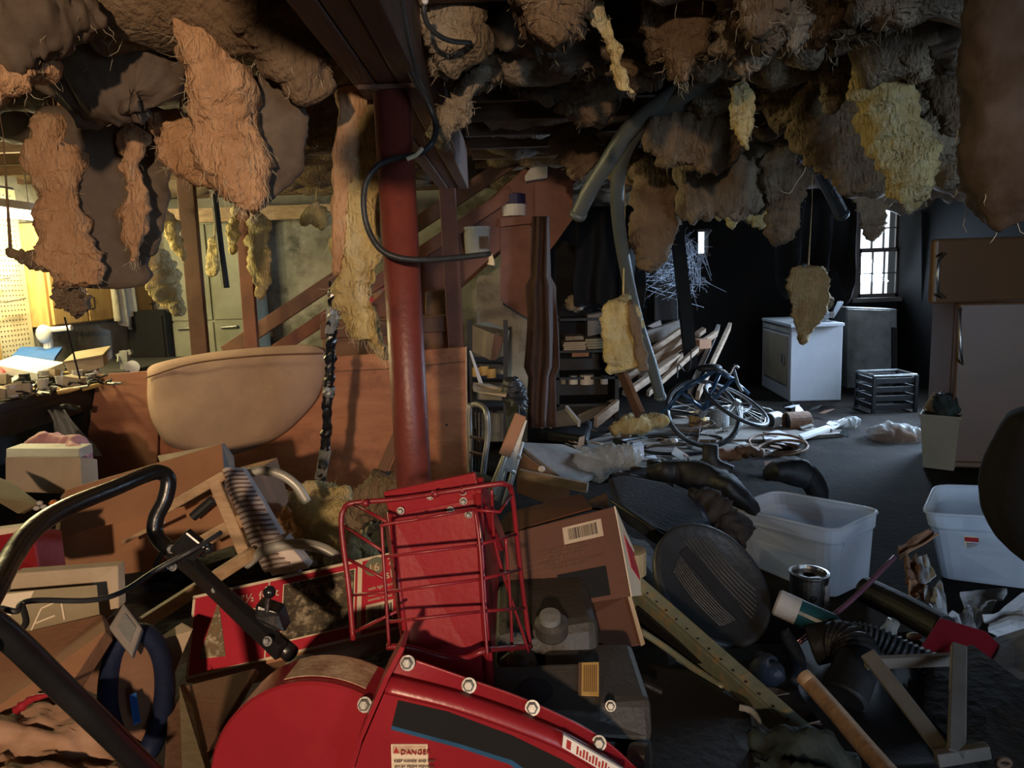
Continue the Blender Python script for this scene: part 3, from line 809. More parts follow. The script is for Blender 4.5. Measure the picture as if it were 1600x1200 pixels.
# ---- workbench
bn = thing('workbench', 'long dark workbench heaped with small things along the left wall', 'workbench', (-3.25, 4.6, 0))
MB().box((-2.97, 4.3, .885), (.94, 2.7, .05)).build('worktop', 'black', bn, bevel=.005)
MB().box((-2.52, 4.3, .80), (.03, 2.7, .12)).build('apron', 'black', bn)
for y_ in (3.05, 4.3, 5.55):
    for x_ in (-3.38, -2.56):
        MB().box((x_, y_, .43), (.07, .07, .86)).build('leg', 'black', bn)
MB().box((-2.97, 4.3, .3), (.86, 2.5, .03)).build('shelf', 'black', bn)
MB().box((-3.42, 4.3, .45), (.02, 2.6, .8)).build('back_panel', 'black', bn)
def slabbox(name, px, ext, m, label, cat, bevel=.003, group=None):
    return solo(name, MB().prism([at(*p) for p in px], ext), m, label, cat, group, bevel=bevel)
slabbox('blue_board', [(8, 572, 4.75), (30, 549, 5.0), (96, 549, 5.0), (84, 566, 4.75)], (0, .02, .03), 'blue', 'bright blue flat box lid at the back of the workbench', 'board')
slabbox('foam_box', [(-15, 568, 4.4), (25, 555, 4.7), (100, 566, 4.55), (58, 583, 4.25)], (0, 0, -.05), 'white', 'large white box lid lit brightly under the bench tubes', 'box')
bx = thing('long_box', 'long tan cardboard box lying askew on the workbench', 'box', at(135, 588, 4.4))
q0, q1, q2, q3 = at(100, 566, 4.30), at(160, 555, 4.48), at(163, 573, 4.46), at(110, 590, 4.28)
ev = at(173, 541, 4.80) - at(160, 555, 4.48)
ev.z = max(ev.z, .0)
MB().prism([q0, q1, q2, q3], ev).build('body', 'card_pale', bx, bevel=.004)
MB().prism([q0 + V((-.004, -.006, .004)), q1 + V((.006, -.006, .004)), q1 + V((.006, -.006, -.02)), q0 + V((-.004, -.006, -.02))], ev * 1.01).build('lid', 'card_olive', bx, bevel=.003)
# bench vise
vz = thing('bench_vise', 'small steel bench vise clamped to the end of the workbench', 'vise', at(200, 582, 4.9))
MB().prism([at(178, 583, 4.9), at(196, 578, 4.9), at(206, 581, 4.9), at(190, 587, 4.9)], (0, .06, .015)).build('base', 'steel', vz)
MB().bar(at(197, 580, 4.92), at(195, 548, 4.92), .05, .05, (0, 1, 0)).build('post', 'steel_dull', vz)
MB().bar(at(184, 557, 4.92), at(206, 549, 4.92), .035, .035).build('jaw', 'steel_dull', vz)
MB().tube([at(186, 557, 4.9), at(185, 566, 4.88)], .01, 8).build('handle', 'steel', vz)
MB().lathe([(.001, 0), (.045, .004), (.045, .012), (.001, .015)], at(207, 574, 4.82), (.4, -1, .2), 16).build('disc', 'white', vz)
lampx = thing('magnifier_lamp', 'white jointed lamp arm standing against the pegboard', 'lamp', at(75, 545, 4.9))
MB().tube(pxs([(76, 545, 5.0), (74, 520, 5.0), (70, 512, 5.0)]), .03, 10).build('stem', 'white', lampx)
MB().tube(pxs([(68, 516, 5.0), (95, 514, 5.0), (112, 512, 5.0)]), .018, 8).build('arm', 'white', lampx)
MB().ball(at(69, 522, 4.98), .05, 12, (1, 1, 1.3)).build('head', 'white', lampx, smooth=True)
jars = [(132, 583, 7, 'clear glass jar with a dark lid, nearest the tan box'), (150, 584, 6, 'small white jar at the right end of the bench'), (142, 594, 7, 'squat metal tin at the bench edge'),
        (118, 592, 6, 'yellowish little tub at the bench edge'), (92, 582, 6, 'white spool standing beside the box lid'), (40, 596, 8, 'dark round tin near the left end of the bench'),
        (70, 598, 7, 'olive tape roll lying on the bench'), (105, 600, 6, 'tiny yellow cap on the bench edge')]
for k, (x_, y_, r_, lb) in enumerate(jars):
    o_ = on(x_, y_ + 6, .911); rr = r_ * o_.y / F
    j_ = thing('jar', lb, 'jar', o_, 'small containers on the workbench')
    MB().lathe([(rr * .9, 0), (rr, .005), (rr, rr * 1.6), (rr * .85, rr * 1.8)], o_, (0, 0, 1), 14).build('body', ['white_dirty', 'white', 'steel_dull', 'yellow_label', 'white', 'black', 'olive', 'yellow_label'][k], j_)
    MB().lathe([(rr * .95, rr * 1.8), (rr * .95, rr * 2.3)], o_, (0, 0, 1), 14).build('lid', ['ink', 'steel', 'steel_dull', 'white', 'white', 'black', 'black', 'yellow_label'][k], j_)
slabbox('book', [(-4, 590, 4.3), (10, 577, 4.45), (16, 588, 4.4), (3, 600, 4.25)], (0, 0, .04), 'snow_red', 'small red packet at the left end of the bench', 'packet')
slabbox('card_sheet', [(10, 598, 4.2), (28, 585, 4.35), (34, 588, 4.35), (16, 602, 4.2)], (0, 0, .006), 'white', 'white card leaning by the red packet on the bench', 'card')
rng = random.Random(5)
def place_labels(items, marks, surface):
    """labels by nearest landmark, side and rank; items: (object, words, px, py)"""
    rows = {}
    for o, wd, x, y in items:
        n, mx, my = min(marks, key=lambda m: (m[1] - x) ** 2 + (2 * (m[2] - y)) ** 2)
        if abs(x - mx) > 1.3 * abs(y - my): sd = 'left of' if x < mx else 'right of'
        else: sd = 'behind' if y < my else 'in front of'
        rows.setdefault((wd, sd, n), []).append(((x - mx) ** 2 + (y - my) ** 2, o))
    for (wd, sd, n), L_ in rows.items():
        L_.sort(key=lambda q: q[0])
        for k, (_, o) in enumerate(L_):
            o['label'] = '%s on %s %s %s%s' % (wd, surface, sd, n, '' if len(L_) == 1 else ', ' + ('nearest to it' if k == 0 else ORD[k] + ' from it'))
bench_items = []
kinds = [('screwdriver', 'yellow_label'), ('pliers', 'steel_dull'), ('cable_scrap', 'black'), ('box_scrap', 'card_pale'), ('wrench', 'steel'), ('bolt_pot', 'white_dirty')]
words_ = ['at the far end', 'right of centre', 'left of centre', 'near the red packet', 'by the bench edge', 'under the tubes', 'beside the tan box']
for k in range(58):
    nm, mm_ = kinds[k % 6]
    x_ = rng.uniform(-10, 160); y_ = rng.uniform(592, 624) - x_ * .13
    p_ = on(x_, y_, .925)
    a = rng.uniform(0, 3.1)
    d_ = V((math.cos(a), math.sin(a), .1)) * rng.uniform(.05, .10)
    mb = MB()
    if nm in ('screwdriver', 'wrench'):
        mb.tube([p_ - d_, p_, p_ + d_], [.012, .013, .005], 7)
    elif nm == 'pliers':
        mb.tube([p_ - d_, p_ + d_], .008, 6).tube([p_ - d_ + V((.03, .02, 0)), p_ + d_ * .9], .008, 6)
    elif nm == 'cable_scrap':
        mb.tube([p_ + V((math.cos(t) * .06, math.sin(t * 1.0) * .05, .02 + .01 * math.sin(3 * t))) for t in [i * .5 for i in range(12)]], .006, 6)
    elif nm == 'box_scrap':
        mb.box(p_ + V((0, 0, .03)), (.09, .06, .05), Euler((0, .2, a)).to_matrix())
    else:
        mb.lathe([(.025, 0), (.03, .06), (.027, .06), (.022, .01)], p_, (0, 0, 1), 10)
    bench_items.append((solo(nm, mb, mm_, 'small thing', nm.split('_')[0], 'clutter on the workbench'), 'small ' + nm.replace('_', ' '), x_, y_))
place_labels(bench_items, [('the red packet', 5, 600), ('the white box lid', 50, 600), ('the tan box', 115, 596), ('the vise', 165, 592)], 'the bench')
solo('antenna_rod', MB().tube(pxs([(101, 496, 2.5), (113, 545, 2.55), (125, 592, 2.6)]), .003, 6), 'black', 'thin black rod hanging below the dark wool clump', 'rod')
tb = []
solo('plastic_bag', (lambda m_: m_)(MB().sheet([[at(75 + u * 6 + v * (22 + u * 10) + 3 * math.sin(u * 2 + v * 8), 640 + u * 18, 3.9 + .04 * math.sin(v * 9 + u)) for v in [j / 10 for j in range(11)]] for u in range(5)], .004)),
     'film', 'grey translucent plastic bag hanging under the workbench', 'bag', smooth=True)
MBb = MB().tube(pxs([(80, 640, 3.95), (105, 636, 3.95), (125, 640, 3.95)]), .02, 8)
solo('bracket', MBb, 'black', 'black bracket under the bench holding the plastic bag', 'bracket')

# ---- steel locker on the workshop rear wall
def px_x(px, Y): return at(px, 450, Y).x
lx0, lx1, ly = px_x(262, 6.55), px_x(398, 6.55), 6.55
lk = thing('steel_locker', 'tall grey green steel locker with two handled doors against the rear wall', 'locker', ((lx0 + lx1) / 2, ly + .15, 0))
MB().box(((lx0 + lx1) / 2, ly + .16, 1.0), (lx1 - lx0, .3, 2.0)).build('body', 'locker', lk)
for k in range(2):
    for r_ in range(2):
        a = lx0 + (lx1 - lx0) * k / 2 + .01; e = lx0 + (lx1 - lx0) * (k + 1) / 2 - .01
        z0, z1 = (.05, 1.12) if r_ == 0 else (1.14, 1.97)
        d = MB().box(((a + e) / 2, ly, (z0 + z1) / 2), (e - a, .02, z1 - z0)).build('door', 'locker', lk, bevel=.004)
        if r_ == 0:
            MB().tube([(a + .06, ly - .03, 1.07), (a + .2, ly - .03, 1.075)], .014, 8).build('handle', 'steel', d)
solo('dark_cabinet', MB().box((px_x(238, 6.5) - .05, 6.62, .62), (.34, .4, 1.24)).box((px_x(238, 6.5) - .05, 6.41, .7), (.30, .02, 1.0)), 'wall_dark', 'dark cupboard standing left of the steel locker', 'cupboard', bevel=.004)
cb = MB().tube(pxs([(330, 245, 4.7), (333, 292, 4.7), (338, 330, 4.7), (345, 390, 4.7), (353, 450, 4.7)]), [.02, .02, .021, .022, .024], 10)
solo('hanging_hose', cb, 'rubber', 'short black hose hanging down between the two studs', 'hose')
# long pale ledger board under the joists at the back left
slabbox('ledger_board', [(245, 327, 5.9), (520, 318, 5.9), (520, 340, 5.9), (245, 350, 5.9)], (0, .04, 0), 'lumber', 'pale board nailed along the wall below the joists at back left', 'board')

# ---- studs and stairs
def stud(x0, y0, x1, y1, Y, wd, label, m='red_wood'):
    a, b = at(x0, y0, Y), at(x1, y1, Y)
    d = (b - a) / (b.z - a.z)
    a2 = a + d * (2.19 - a.z); b2 = a + d * (0 - a.z)
    solo('stud_post', MB().bar(b2, a2, wd, .05, (1, 0, 0)), m, label, 'post', bevel=.004)
stud(291, 290, 314, 555, 4.75, .105, 'dark red wooden stud left of the hanging hose', 'brown_wood')
stud(378, 320, 391, 500, 5.1, .09, 'thin red wooden stud right of the hanging hose')
stud(699, 300, 713, 540, 4.68, .10, 'red wooden post under the far end of the plank beam')
SX, SZ, RUN, RISE = -.99, 1.16, .30, .24     # stairs climb to the right
NY, FY = 5.35, 6.15
st_ = thing('staircase', 'open wooden staircase climbing to the right behind the red column', 'staircase', (-2.3, 5.7, 0))
sl_ = RISE / RUN
def stz(x): return SZ + sl_ * (x - SX)
for Y_ in (NY, FY):
    x0, x1 = -2.35, .62
    mb = MB().prism([(x0, Y_, max(0, stz(x0) - .1)), (x0, Y_, stz(x0) + .12), (x1, Y_, stz(x1) + .12), (x1 + .0, Y_, stz(x1) - .28), (-2.05, Y_, 0)], (0, .05, 0))
    mb.build('stringer', 'red_wood', st_, bevel=.004)
for k in range(-4, 5):
    x_ = SX + RUN * k
    z_ = SZ + RISE * k
    if z_ < .05: continue
    MB().box((x_, (NY + FY) / 2 + .02, z_ - .02), (.29, FY - NY - .04, .04)).build('tread', 'brown_wood' if k % 2 else 'red_wood', st_, bevel=.004)
# handrail with its pickets
MB().bar(at(352, 551, NY - .1), at(838, 226, NY - .1), .10, .045).build('handrail', 'brown_wood', st_, bevel=.004)
MB().bar(at(425, 552, NY - .06), at(800, 300, NY - .06), .09, .04).build('midrail', 'red_wood', st_, bevel=.004)
MB().prism([at(782, 340, NY - .02), at(829, 337, NY - .02), at(829, 500, NY - .02), at(782, 470, NY - .02)], (0, .02, 0)).build('riser_panel', 'red_wood', st_)
MB().prism([at(782, 341, NY - .1), at(830, 336, NY - .1), at(830, 349, NY - .1), at(782, 354, NY - .1)], (0, .5, 0)).build('landing_board', 'red_wood', st_)
MB().prism([at(836, 288, NY - .05), at(895, 284, NY - .05), at(895, 342, NY - .05), at(868, 380, NY - .05), at(836, 420, NY - .05)], (0, .04, 0)).build('side_panel', 'red_wood', st_)
MB().prism([at(722, 205, 5.0), at(905, 190, 5.0), at(905, 225, 5.0), at(722, 243, 5.0)], (0, .05, 0)).build('header', 'brown_wood', st_)
solo('red_pail', (lambda: MB().lathe([(.12, 0), (.125, .30)], at(600, 497, 5.6), seg=22))(), 'xmas_red', 'x', 'pail') if False else None
tn = thing('red_tub', 'red food tub with a dog picture standing on a stair tread', 'tub', at(603, 497, 5.6))
MB().lathe([(.19, 0), (.20, .02), (.20, .28), (.19, .3)], at(607, 497, 5.6), seg=24).build('body', 'xmas_red', tn)
MB().lathe([(.205, .28), (.205, .33), (.17, .335)], at(607, 497, 5.6), seg=24).build('lid', 'white', tn)
MB().ball(at(592, 458, 5.41), .055, 10, (1, .3, 1.1)).build('dog_picture', 'dog_pic', tn, smooth=True)
MB().ball(at(608, 472, 5.40), .045, 10, (1, .3, 1.2)).build('dog_picture', 'dog_pic', tn, smooth=True)
MB().prism([at(598, 494, 5.395), at(622, 490, 5.395), at(622, 496, 5.395), at(598, 500, 5.395)], (0, .03, 0)).build('label', 'white', tn)
tn = thing('plastic_pail', 'small white pail with a barcode label on the stairs, behind the black cable end', 'pail', at(746, 393, 5.3))
MB().lathe([(.085, 0), (.095, .16), (.10, .165), (.10, .185), (.085, .185), (.08, .02)], at(746, 396, 5.32), seg=22).build('body', 'white_dirty', tn)
lb = MB()
for k in range(9):
    lb.box(at(750 + k * 1.6, 379, 5.215), (.004 + .002 * (k % 3), .004, .085))
lb.build('barcode', 'ink_soft', tn, kind='stuff')
tn = thing('paint_can', 'paint can with a navy and white label high on the stairs', 'can', at(803, 337, 5.3))
MB().lathe([(.085, 0), (.087, .08)], at(803, 338, 5.35), seg=20).build('lower_label', 'white', tn)
MB().lathe([(.087, .08), (.087, .15), (.075, .155)], at(803, 338, 5.35), seg=20).build('upper_label', 'label_blue', tn)
slabbox('white_box', [(832, 258, 5.2), (855, 252, 5.2), (855, 277, 5.2), (822, 283, 5.2), (820, 275, 5.2)], (0, .12, 0), 'white_dirty', 'crumpled white carton at the top of the stairs', 'carton')
bxs = thing('wooden_chest', 'dark brown wooden chest standing behind the plywood under the stairs', 'chest', at(600, 520, 4.75))
MB().prism([at(503, 504, 4.75), at(700, 492, 4.75), at(700, 640, 4.75), at(503, 650, 4.75)], (0, .3, 0)).build('body', 'card_dark', bxs, bevel=.006)
MB().prism([at(500, 506, 4.72), at(705, 494, 4.72), at(705, 518, 4.72), at(500, 530, 4.72)], (0, .36, 0)).build('lid', 'brown_wood', bxs, bevel=.006)
solo('dark_case', MB().prism([at(664, 455, 4.9), at(700, 452, 4.9), at(700, 500, 4.9), at(664, 503, 4.9)], (0, .3, 0)), 'ink_soft', 'dark square case standing on the chest right of the column', 'case', bevel=.01)
# curtain-wrapped post, wall end
solo('concrete_pier', MB().prism([at(745, 430, 6.0), at(828, 430, 6.0), at(824, 690, 6.0), at(745, 690, 6.0)], (0, .5, 0)), 'wall_conc', 'grey concrete pier below the upper end of the stairs', 'pier')
P = []
for i in range(22):
    row = []
    for j in range(14):
        u, v = i / 21, j / 13
        wd = 12 + 9 * u + (8 if .3 < u < .75 else 0)
        row.append(at(846 - wd + 2 * wd * v + 6 * noise.noise(V((u * 3, 2, v))), 338 + 330 * u, 4.9 + .05 * math.sin(v * 14 + u * 2) + .04 * (abs(v - .5) * 2)))
    P.append(row)
solo('curtain_cloth', MB().sheet(P, .012), 'cloth_brown', 'red brown cloth hanging in folds in front of the stair end', 'cloth', smooth=True)
# black loose cable around the column
cbt = thing('black_cable', 'thick black cable looping off the beam around the red column, cut end on the right', 'cable', at(600, 330, 2.1))
CB = [(612, -10, 1.75), (622, 45, 1.85), (636, 100, 2.0), (668, 160, 2.1), (681, 195, 2.1), (676, 222, 2.05), (655, 240, 2.05), (622, 247, 2.06), (592, 258, 2.06), (572, 285, 2.05), (568, 320, 2.04), (574, 355, 2.04), (592, 387, 2.03),
      (620, 402, 2.03), (660, 406, 2.05), (710, 403, 2.1), (766, 397, 2.15)]
MB().tube(pxs(CB, 80), .0085, 10).build('sheath', 'rubber', cbt, smooth=True)
MB().tube(pxs([(626, -10, 1.8), (637, 60, 1.9), (650, 110, 2.05), (668, 155, 2.1)], 20), .006, 8).build('second_strand', 'rubber', cbt, smooth=True)
MB().tube(pxs([(766, 397, 2.15), (768, 408, 2.15), (767, 414, 2.15)]), [.006, .009, .012], 8).build('frayed_end', 'fibre', cbt)
MB().tube(pxs([(660, 232, 2.04), (650, 243, 2.03), (636, 249, 2.03)]), .006, 6).build('tape', 'fibre', cbt)
wr_ = solo('black_wire', MB().tube(pxs([(664, 0, 2.0), (662, 16, 2.0), (668, 38, 2.02), (685, 55, 2.05), (705, 64, 2.1), (735, 67, 2.2)], 24), .007, 8), 'rubber', 'short black wire hanging in a curve right of the beam', 'wire', smooth=True)
solo('wire_clip', MB().ball(at(664, 2, 1.99), .009, 8), 'white', 'tiny white clip at the top of the black wire', 'clip')

# ---- plywood sheet and what leans on it
pw = thing('plywood_sheet', 'big reddish plywood sheet leaning on edge behind the red column', 'plywood', at(450, 760, 4.3))
PW = Face(at(150, 586, 4.45), at(729, 542, 4.45), at(732, 800, 4.2), at(118, 838, 4.2))
MB().prism([PW.p(0, 0), PW.p(1, 0), PW.p(1, 1), PW.p(0, 1)], (0, .02, 0)).build('sheet', 'plywood', pw, bevel=.002)
MB().prism([PW.p(.996, 0, .002), PW.p(1, 0, .002), PW.p(1, 1, .002), PW.p(.996, 1, .002)], (0, .018, 0)).build('edge_strip', 'plywood_edge', pw)
DP = Face(at(152, 585, 4.38), at(248, 579, 4.38), at(244, 800, 4.15), at(112, 838, 4.15))
solo('plywood_offcut', MB().prism([DP.p(0, 0), DP.p(1, 0), DP.p(1, 1), DP.p(0, 1)], (0, .015, 0)), 'plywood_dark', 'narrower darker plywood piece at the left end, partly behind the oval pad', 'plywood', bevel=.002)
gx = MB()
gx.tube([PW.p(.62, .09, .002), PW.p(.78, .1, .002), PW.p(.995, .09, .002)], .004, 4)
gx.build('split', 'card_dark', pw)
MB().ball(PW.p(.945, .47, .0), .008, 8).build('knot', 'ink', pw)
# oval mat
out_ = [(230, 592), (232, 574), (262, 563), (330, 551), (400, 544), (470, 540), (500, 545), (508, 562), (505, 590), (492, 625), (462, 660), (430, 685), (392, 702), (350, 712), (300, 706), (262, 695), (240, 662), (230, 628)]
pl = spline([(x, y, 0) for x, y in out_] + [(230, 592, 0)], 72)[:-1]
cx, cy = 360, 625
mb = MB()
rings = 9
for q in range(rings):
    s_ = 1 - (q / (rings - 1)) ** 1.0 * .98
    for k, p_ in enumerate(pl):
        x, y = cx + (p_[0] - cx) * s_, cy + (p_[1] - cy) * s_
        puff = .028 * (1 - s_ ** 5) ** .5
        vy = (y - 540) / 170
        b_ = at(x, y, 4.33 - .12 * vy)
        mb.v.append(b_ + V((0, -puff - .012 * fbm(b_, 4), .0)))
n_ = len(pl)
for q in range(rings - 1):
    for k in range(n_):
        l = (k + 1) % n_
        mb.f.append((q * n_ + k, q * n_ + l, (q + 1) * n_ + l, (q + 1) * n_ + k))
mb.f.append(tuple((rings - 1) * n_ + k for k in range(n_)))
b0 = len(mb.v)
mb.v += [mb.v[k] + V((0, .05, 0)) for k in range(n_)]
for k in range(n_):
    l = (k + 1) % n_
    mb.f.append((k, l, b0 + l, b0 + k))
mb.f.append(tuple(b0 + k for k in range(n_)))
cu = thing('oval_cushion', 'dusty pinkish beige oval pad leaning on the plywood sheet', 'cushion', at(360, 712, 4.2))
mb.build('pad', 'cushion', cu, smooth=True)
MB().tube(pxs([(228 + 0, 590, 4.28), (300, 568, 4.26), (400, 556, 4.26), (505, 552, 4.27)], 20), .006, 6).build('seam', 'card_dark', cu)
# dark taped pole
tp = thing('taped_pole', 'black crinkled tape wrapped pole standing in front of the plywood', 'pole', at(500, 770, 3.3))
PP = pxs([(521, 440, 3.3), (519, 500, 3.3), (516, 560, 3.3), (513, 620, 3.3), (509, 690, 3.3), (499, 768, 3.3)], 60)
mb = MB().tube(PP, [.023 + .006 * noise.noise(V((i * .9, 0, 0))) for i in range(61)], 10)
mb.v, mb.f = fluff(mb.v, mb.f, .008, 28, 2)
mb.build('wrap', 'black_gloss', tp, smooth=False)
for (i0, i1, m_) in ((8, 17, 'film'), (33, 37, 'steel_dull'), (50, 58, 'film')):
    mb = MB().tube(PP[i0:i1], .027, 10); mb.v, mb.f = fluff(mb.v, mb.f, .008, 28, i0)
    mb.build('foil', m_, tp)
solo('thin_board', MB().bar(at(632, 655, 3.6), at(578, 778, 3.4), .05, .012, (1, 0, 0)), 'card_dark', 'thin dark lath leaning on the plywood left of the column foot', 'lath')
batt('clump of yellow brown insulation on the heap under the taped pole', [(480, 780, 2.75, 18), (510, 800, 2.7, 40), (535, 850, 2.6, 45), (560, 890, 2.5, 20)], .25, 'ins_yellow', 61, 60, .05, amp=.05, hang=False)
batt('ragged brown batt lump at the foot of the red column', [(570, 790, 2.6, 25), (600, 780, 2.55, 34), (640, 800, 2.5, 40), (660, 850, 2.45, 30)], .25, 'ins_brown', 62, 60, .05, amp=.05, hang=False)
batt('orange brown wad of insulation behind the silver armrest', [(440, 800, 3.0, 24), (465, 830, 2.9, 34), (480, 870, 2.8, 26)], .2, 'ins_pink', 63, 30, .05, amp=.04, hang=False)

# ---- shelf of junk and chairs right of the plywood
def boxpx(name, TL, TR, BR, BL, Y, depth, m, label, cat, bevel=.003, Yr=None):
    Yr = Y if Yr is None else Yr
    return solo(name, MB().prism([at(*TL, Y), at(*TR, Yr), at(*BR, Yr), at(*BL, Y)], (0, depth, 0)), m, label, cat, bevel=bevel)
cbx = thing('carton', 'dull olive cardboard carton tipped on the shelf under the stairs', 'carton', at(760, 560, 4.8))
MB().prism([at(735, 507, 4.8), at(772, 522, 4.7), at(766, 563, 4.7), at(734, 548, 4.8)], (.1, .25, .0)).build('body', 'card_olive', cbx, bevel=.003)
MB().prism([at(772, 522, 4.7), at(788, 527, 4.75), at(776, 562, 4.75), at(766, 563, 4.7)], (.0, .02, 0)).build('flap', 'card_dark', cbx)
shf = thing('junk_shelf', 'black metal shelf under the stairs holding a carton', 'shelf', at(765, 640, 4.9))
for yy in (568, 596, 640):
    MB().prism([at(733, yy, 4.75), at(790, yy + 2, 4.75), at(790, yy + 6, 4.75), at(733, yy + 4, 4.75)], (0, .4, 0)).build('board', 'black', shf)
for xx in (734, 790):
    MB().bar(at(xx, 500, 4.75), at(xx, 700, 4.75), .03, .03).build('upright', 'black', shf)
slabbox('magazine', [(733, 548, 4.6), (736, 548, 4.6), (757, 606, 4.5), (750, 606, 4.5)], (0, .01, .0), 'paper', 'white magazine leaning at the edge of the plywood', 'magazine')
slabbox('tray', [(738, 604, 4.4), (765, 606, 4.4), (792, 616, 4.2), (790, 621, 4.2), (740, 612, 4.3)], (0, .1, .01), 'card_pale', 'pale flat tray on the shelf edge', 'tray')
for k, (x_, y_) in enumerate(((745, 580), (757, 578), (768, 582))):
    solo('food_tin', cyl(at(x_, y_ + 8, 4.75), .03, .06), 'yellow_label', 'small yellow tin on the black shelf, %s' % ['left one', 'middle one', 'right one'][k], 'tin', 'tins on the black shelf')
batt('crumpled dark bag on top of the junk shelf', [(800, 590, 4.3, 12), (805, 620, 4.3, 18), (806, 650, 4.2, 14)], .15, 'rubber', 64, 0, amp=.03, name='crumpled_bag')
# spindle back of an old metal chair
sp = thing('metal_chair', 'old grey metal chair with a rounded spindle back beside the plywood', 'chair', at(752, 760, 3.6))
MB().tube(pxs([(736, 760, 3.7), (734, 690, 3.7), (733, 640, 3.7), (740, 632, 3.7), (752, 634, 3.6), (760, 645, 3.5), (762, 680, 3.5), (757, 720, 3.5), (752, 765, 3.5)], 40), .014, 10).build('back_frame', 'steel_dull', sp, smooth=True)
for k in range(3):
    MB().tube(pxs([(739 + k * 6, 636, 3.66), (741 + k * 5, 690, 3.66), (740 + k * 5, 735, 3.66)]), .006, 6).build('spindle', 'black_metal', sp)
for yy in (688, 712):
    MB().tube(pxs([(735, yy - 6, 3.7), (759, yy, 3.5)]), .01, 6).build('rail', 'black_metal', sp)
MB().prism([at(734, 735, 3.7), at(757, 740, 3.5), at(775, 750, 3.2), at(745, 752, 3.3)], (0, 0, -.03)).build('seat', 'black', sp)
# folded aluminium lawn chair
lc = thing('lawn_chair', 'folded aluminium lawn chair with a worn orange armrest', 'chair', at(785, 790, 3.0))
for k, (a, b_) in enumerate((((812, 655), (770, 772)), ((806, 668), (764, 775)), ((815, 690), (788, 790)), ((800, 690), (776, 782)))):
    MB().tube(pxs([(*a, 3.0 + .05 * k), (*b_, 2.9 + .05 * k)]), .0125, 8).build('leg', 'alu', lc, smooth=True)
MB().bar(at(814, 648, 2.97), at(788, 712, 2.95), .05, .03, (1, 0, 0)).build('armrest', 'card', lc, bevel=.006)
MB().bar(at(818, 655, 2.99), at(795, 735, 2.98), .03, .02, (1, 0, 0)).build('arm_bracket', 'alu', lc)
for k in range(2):
    MB().tube(pxs([(796 - k * 8, 700 + k * 30, 2.95), (812 - k * 8, 715 + k * 24, 3.05)]), .009, 8).build('crossbar', 'alu', lc)
solo('bolster', MB().prism([at(790, 650, 3.9), at(812, 640, 3.9), at(815, 690, 3.8), at(795, 700, 3.8)], (0, .2, 0)), 'canvas', 'dark grey pad behind the lawn chair', 'pad', bevel=.01)

# ================================================================ far right half
def hose(P, r, label, m='hose', n=50):
    t = thing('drain_hose', label, 'hose', at(*P[0][:3]))
    MB().tube(pxs(P, n), r, 14).build('tube', m, t, smooth=True)
    p0, p1 = pxs(P[-2:])
    MB().tube([p1 - (p1 - p0).normalized() * .03, p1], r * 1.12, 14).build('end_collar', m, t, smooth=True)
hose([(1130, 105, 3.0), (1080, 140, 3.1), (1020, 180, 3.3), (985, 220, 3.5), (967, 270, 3.7), (965, 330, 3.9), (976, 410, 4.2), (996, 500, 4.5), (1018, 570, 4.7), (1032, 622, 4.85)], .036, 'long grey drain hose curving from the ceiling down to the floor', n=70)
hose([(1110, 112, 3.1), (1040, 155, 3.2), (985, 200, 3.35), (945, 260, 3.5), (920, 300, 3.6), (902, 338, 3.7)], .038, 'short grey drain hose ending in mid air beside the stairs')
hose([(1140, 105, 3.1), (1090, 145, 3.2), (1040, 172, 3.3), (1000, 195, 3.45)], .035, 'dark drain hose on top of the hose bundle')
hose([(1180, 110, 3.2), (1212, 165, 3.5), (1248, 220, 3.8), (1285, 275, 4.1), (1316, 335, 4.4)], .038, 'dark drain hose hanging to the right towards the far window', 'rubber')
solo('ceiling_stick', MB().bar(at(1372, 52, 2.3), at(1447, 10, 2.1), .035, .03), 'ink', 'dark flat stick stuck through the insulation at the upper right', 'stick')
solo('loose_wire', MB().tube(pxs([(1230, 190, 3.5), (1245, 225, 3.5), (1260, 257, 3.5), (1245, 285, 3.5), (1232, 302, 3.5), (1205, 290, 3.5)], 24), .002, 5), 'fibre', 'thin pale wire bent in an angle beside the right drain hose', 'wire')
# black tarps
def drape(px0, px1, y0, y1, Y, m, label, seed, nm='black_tarp', cat='tarp', bot=0):
    P = []
    for i in range(16):
        row = []
        for j in range(18):
            u, v = i / 15, j / 17
            x = px0 + (px1 - px0) * v
            row.append(at(x + 6 * noise.noise(V((u * 2, seed, v * 3))), y0 + (y1 - y0 + bot * noise.noise(V((v * 5, seed, 0)))) * u, Y + .06 * math.sin(v * 17 + u * 2 + seed) * (.4 + u)))
        P.append(row)
    solo(nm, MB().sheet(P, .006), m, label, cat, smooth=True)
drape(898, 1005, 322, 478, 5.6, 'deep_black', 'black plastic sheet hanging behind the long grey hose', 3, bot=16)
drape(1212, 1338, 285, 435, 6.6, 'deep_black', 'pitch black sheet hanging left of the far window', 5, bot=70)
solo('black_post', MB().bar(at(1046, 250, 6.8), at(1082, 590, 6.8), .11, .08, (1, 0, 0)), 'deep_black', 'black post in front of the slit window cobweb', 'post')
solo('wall_board', MB().prism([at(905, 385, 6.2), at(925, 372, 6.2), at(925, 560, 6.2), at(868, 560, 6.2), at(868, 372, 6.2)], (0, .06, 0)), 'wall_dark', 'dark grey board standing behind the cloth beside the stairs', 'board')
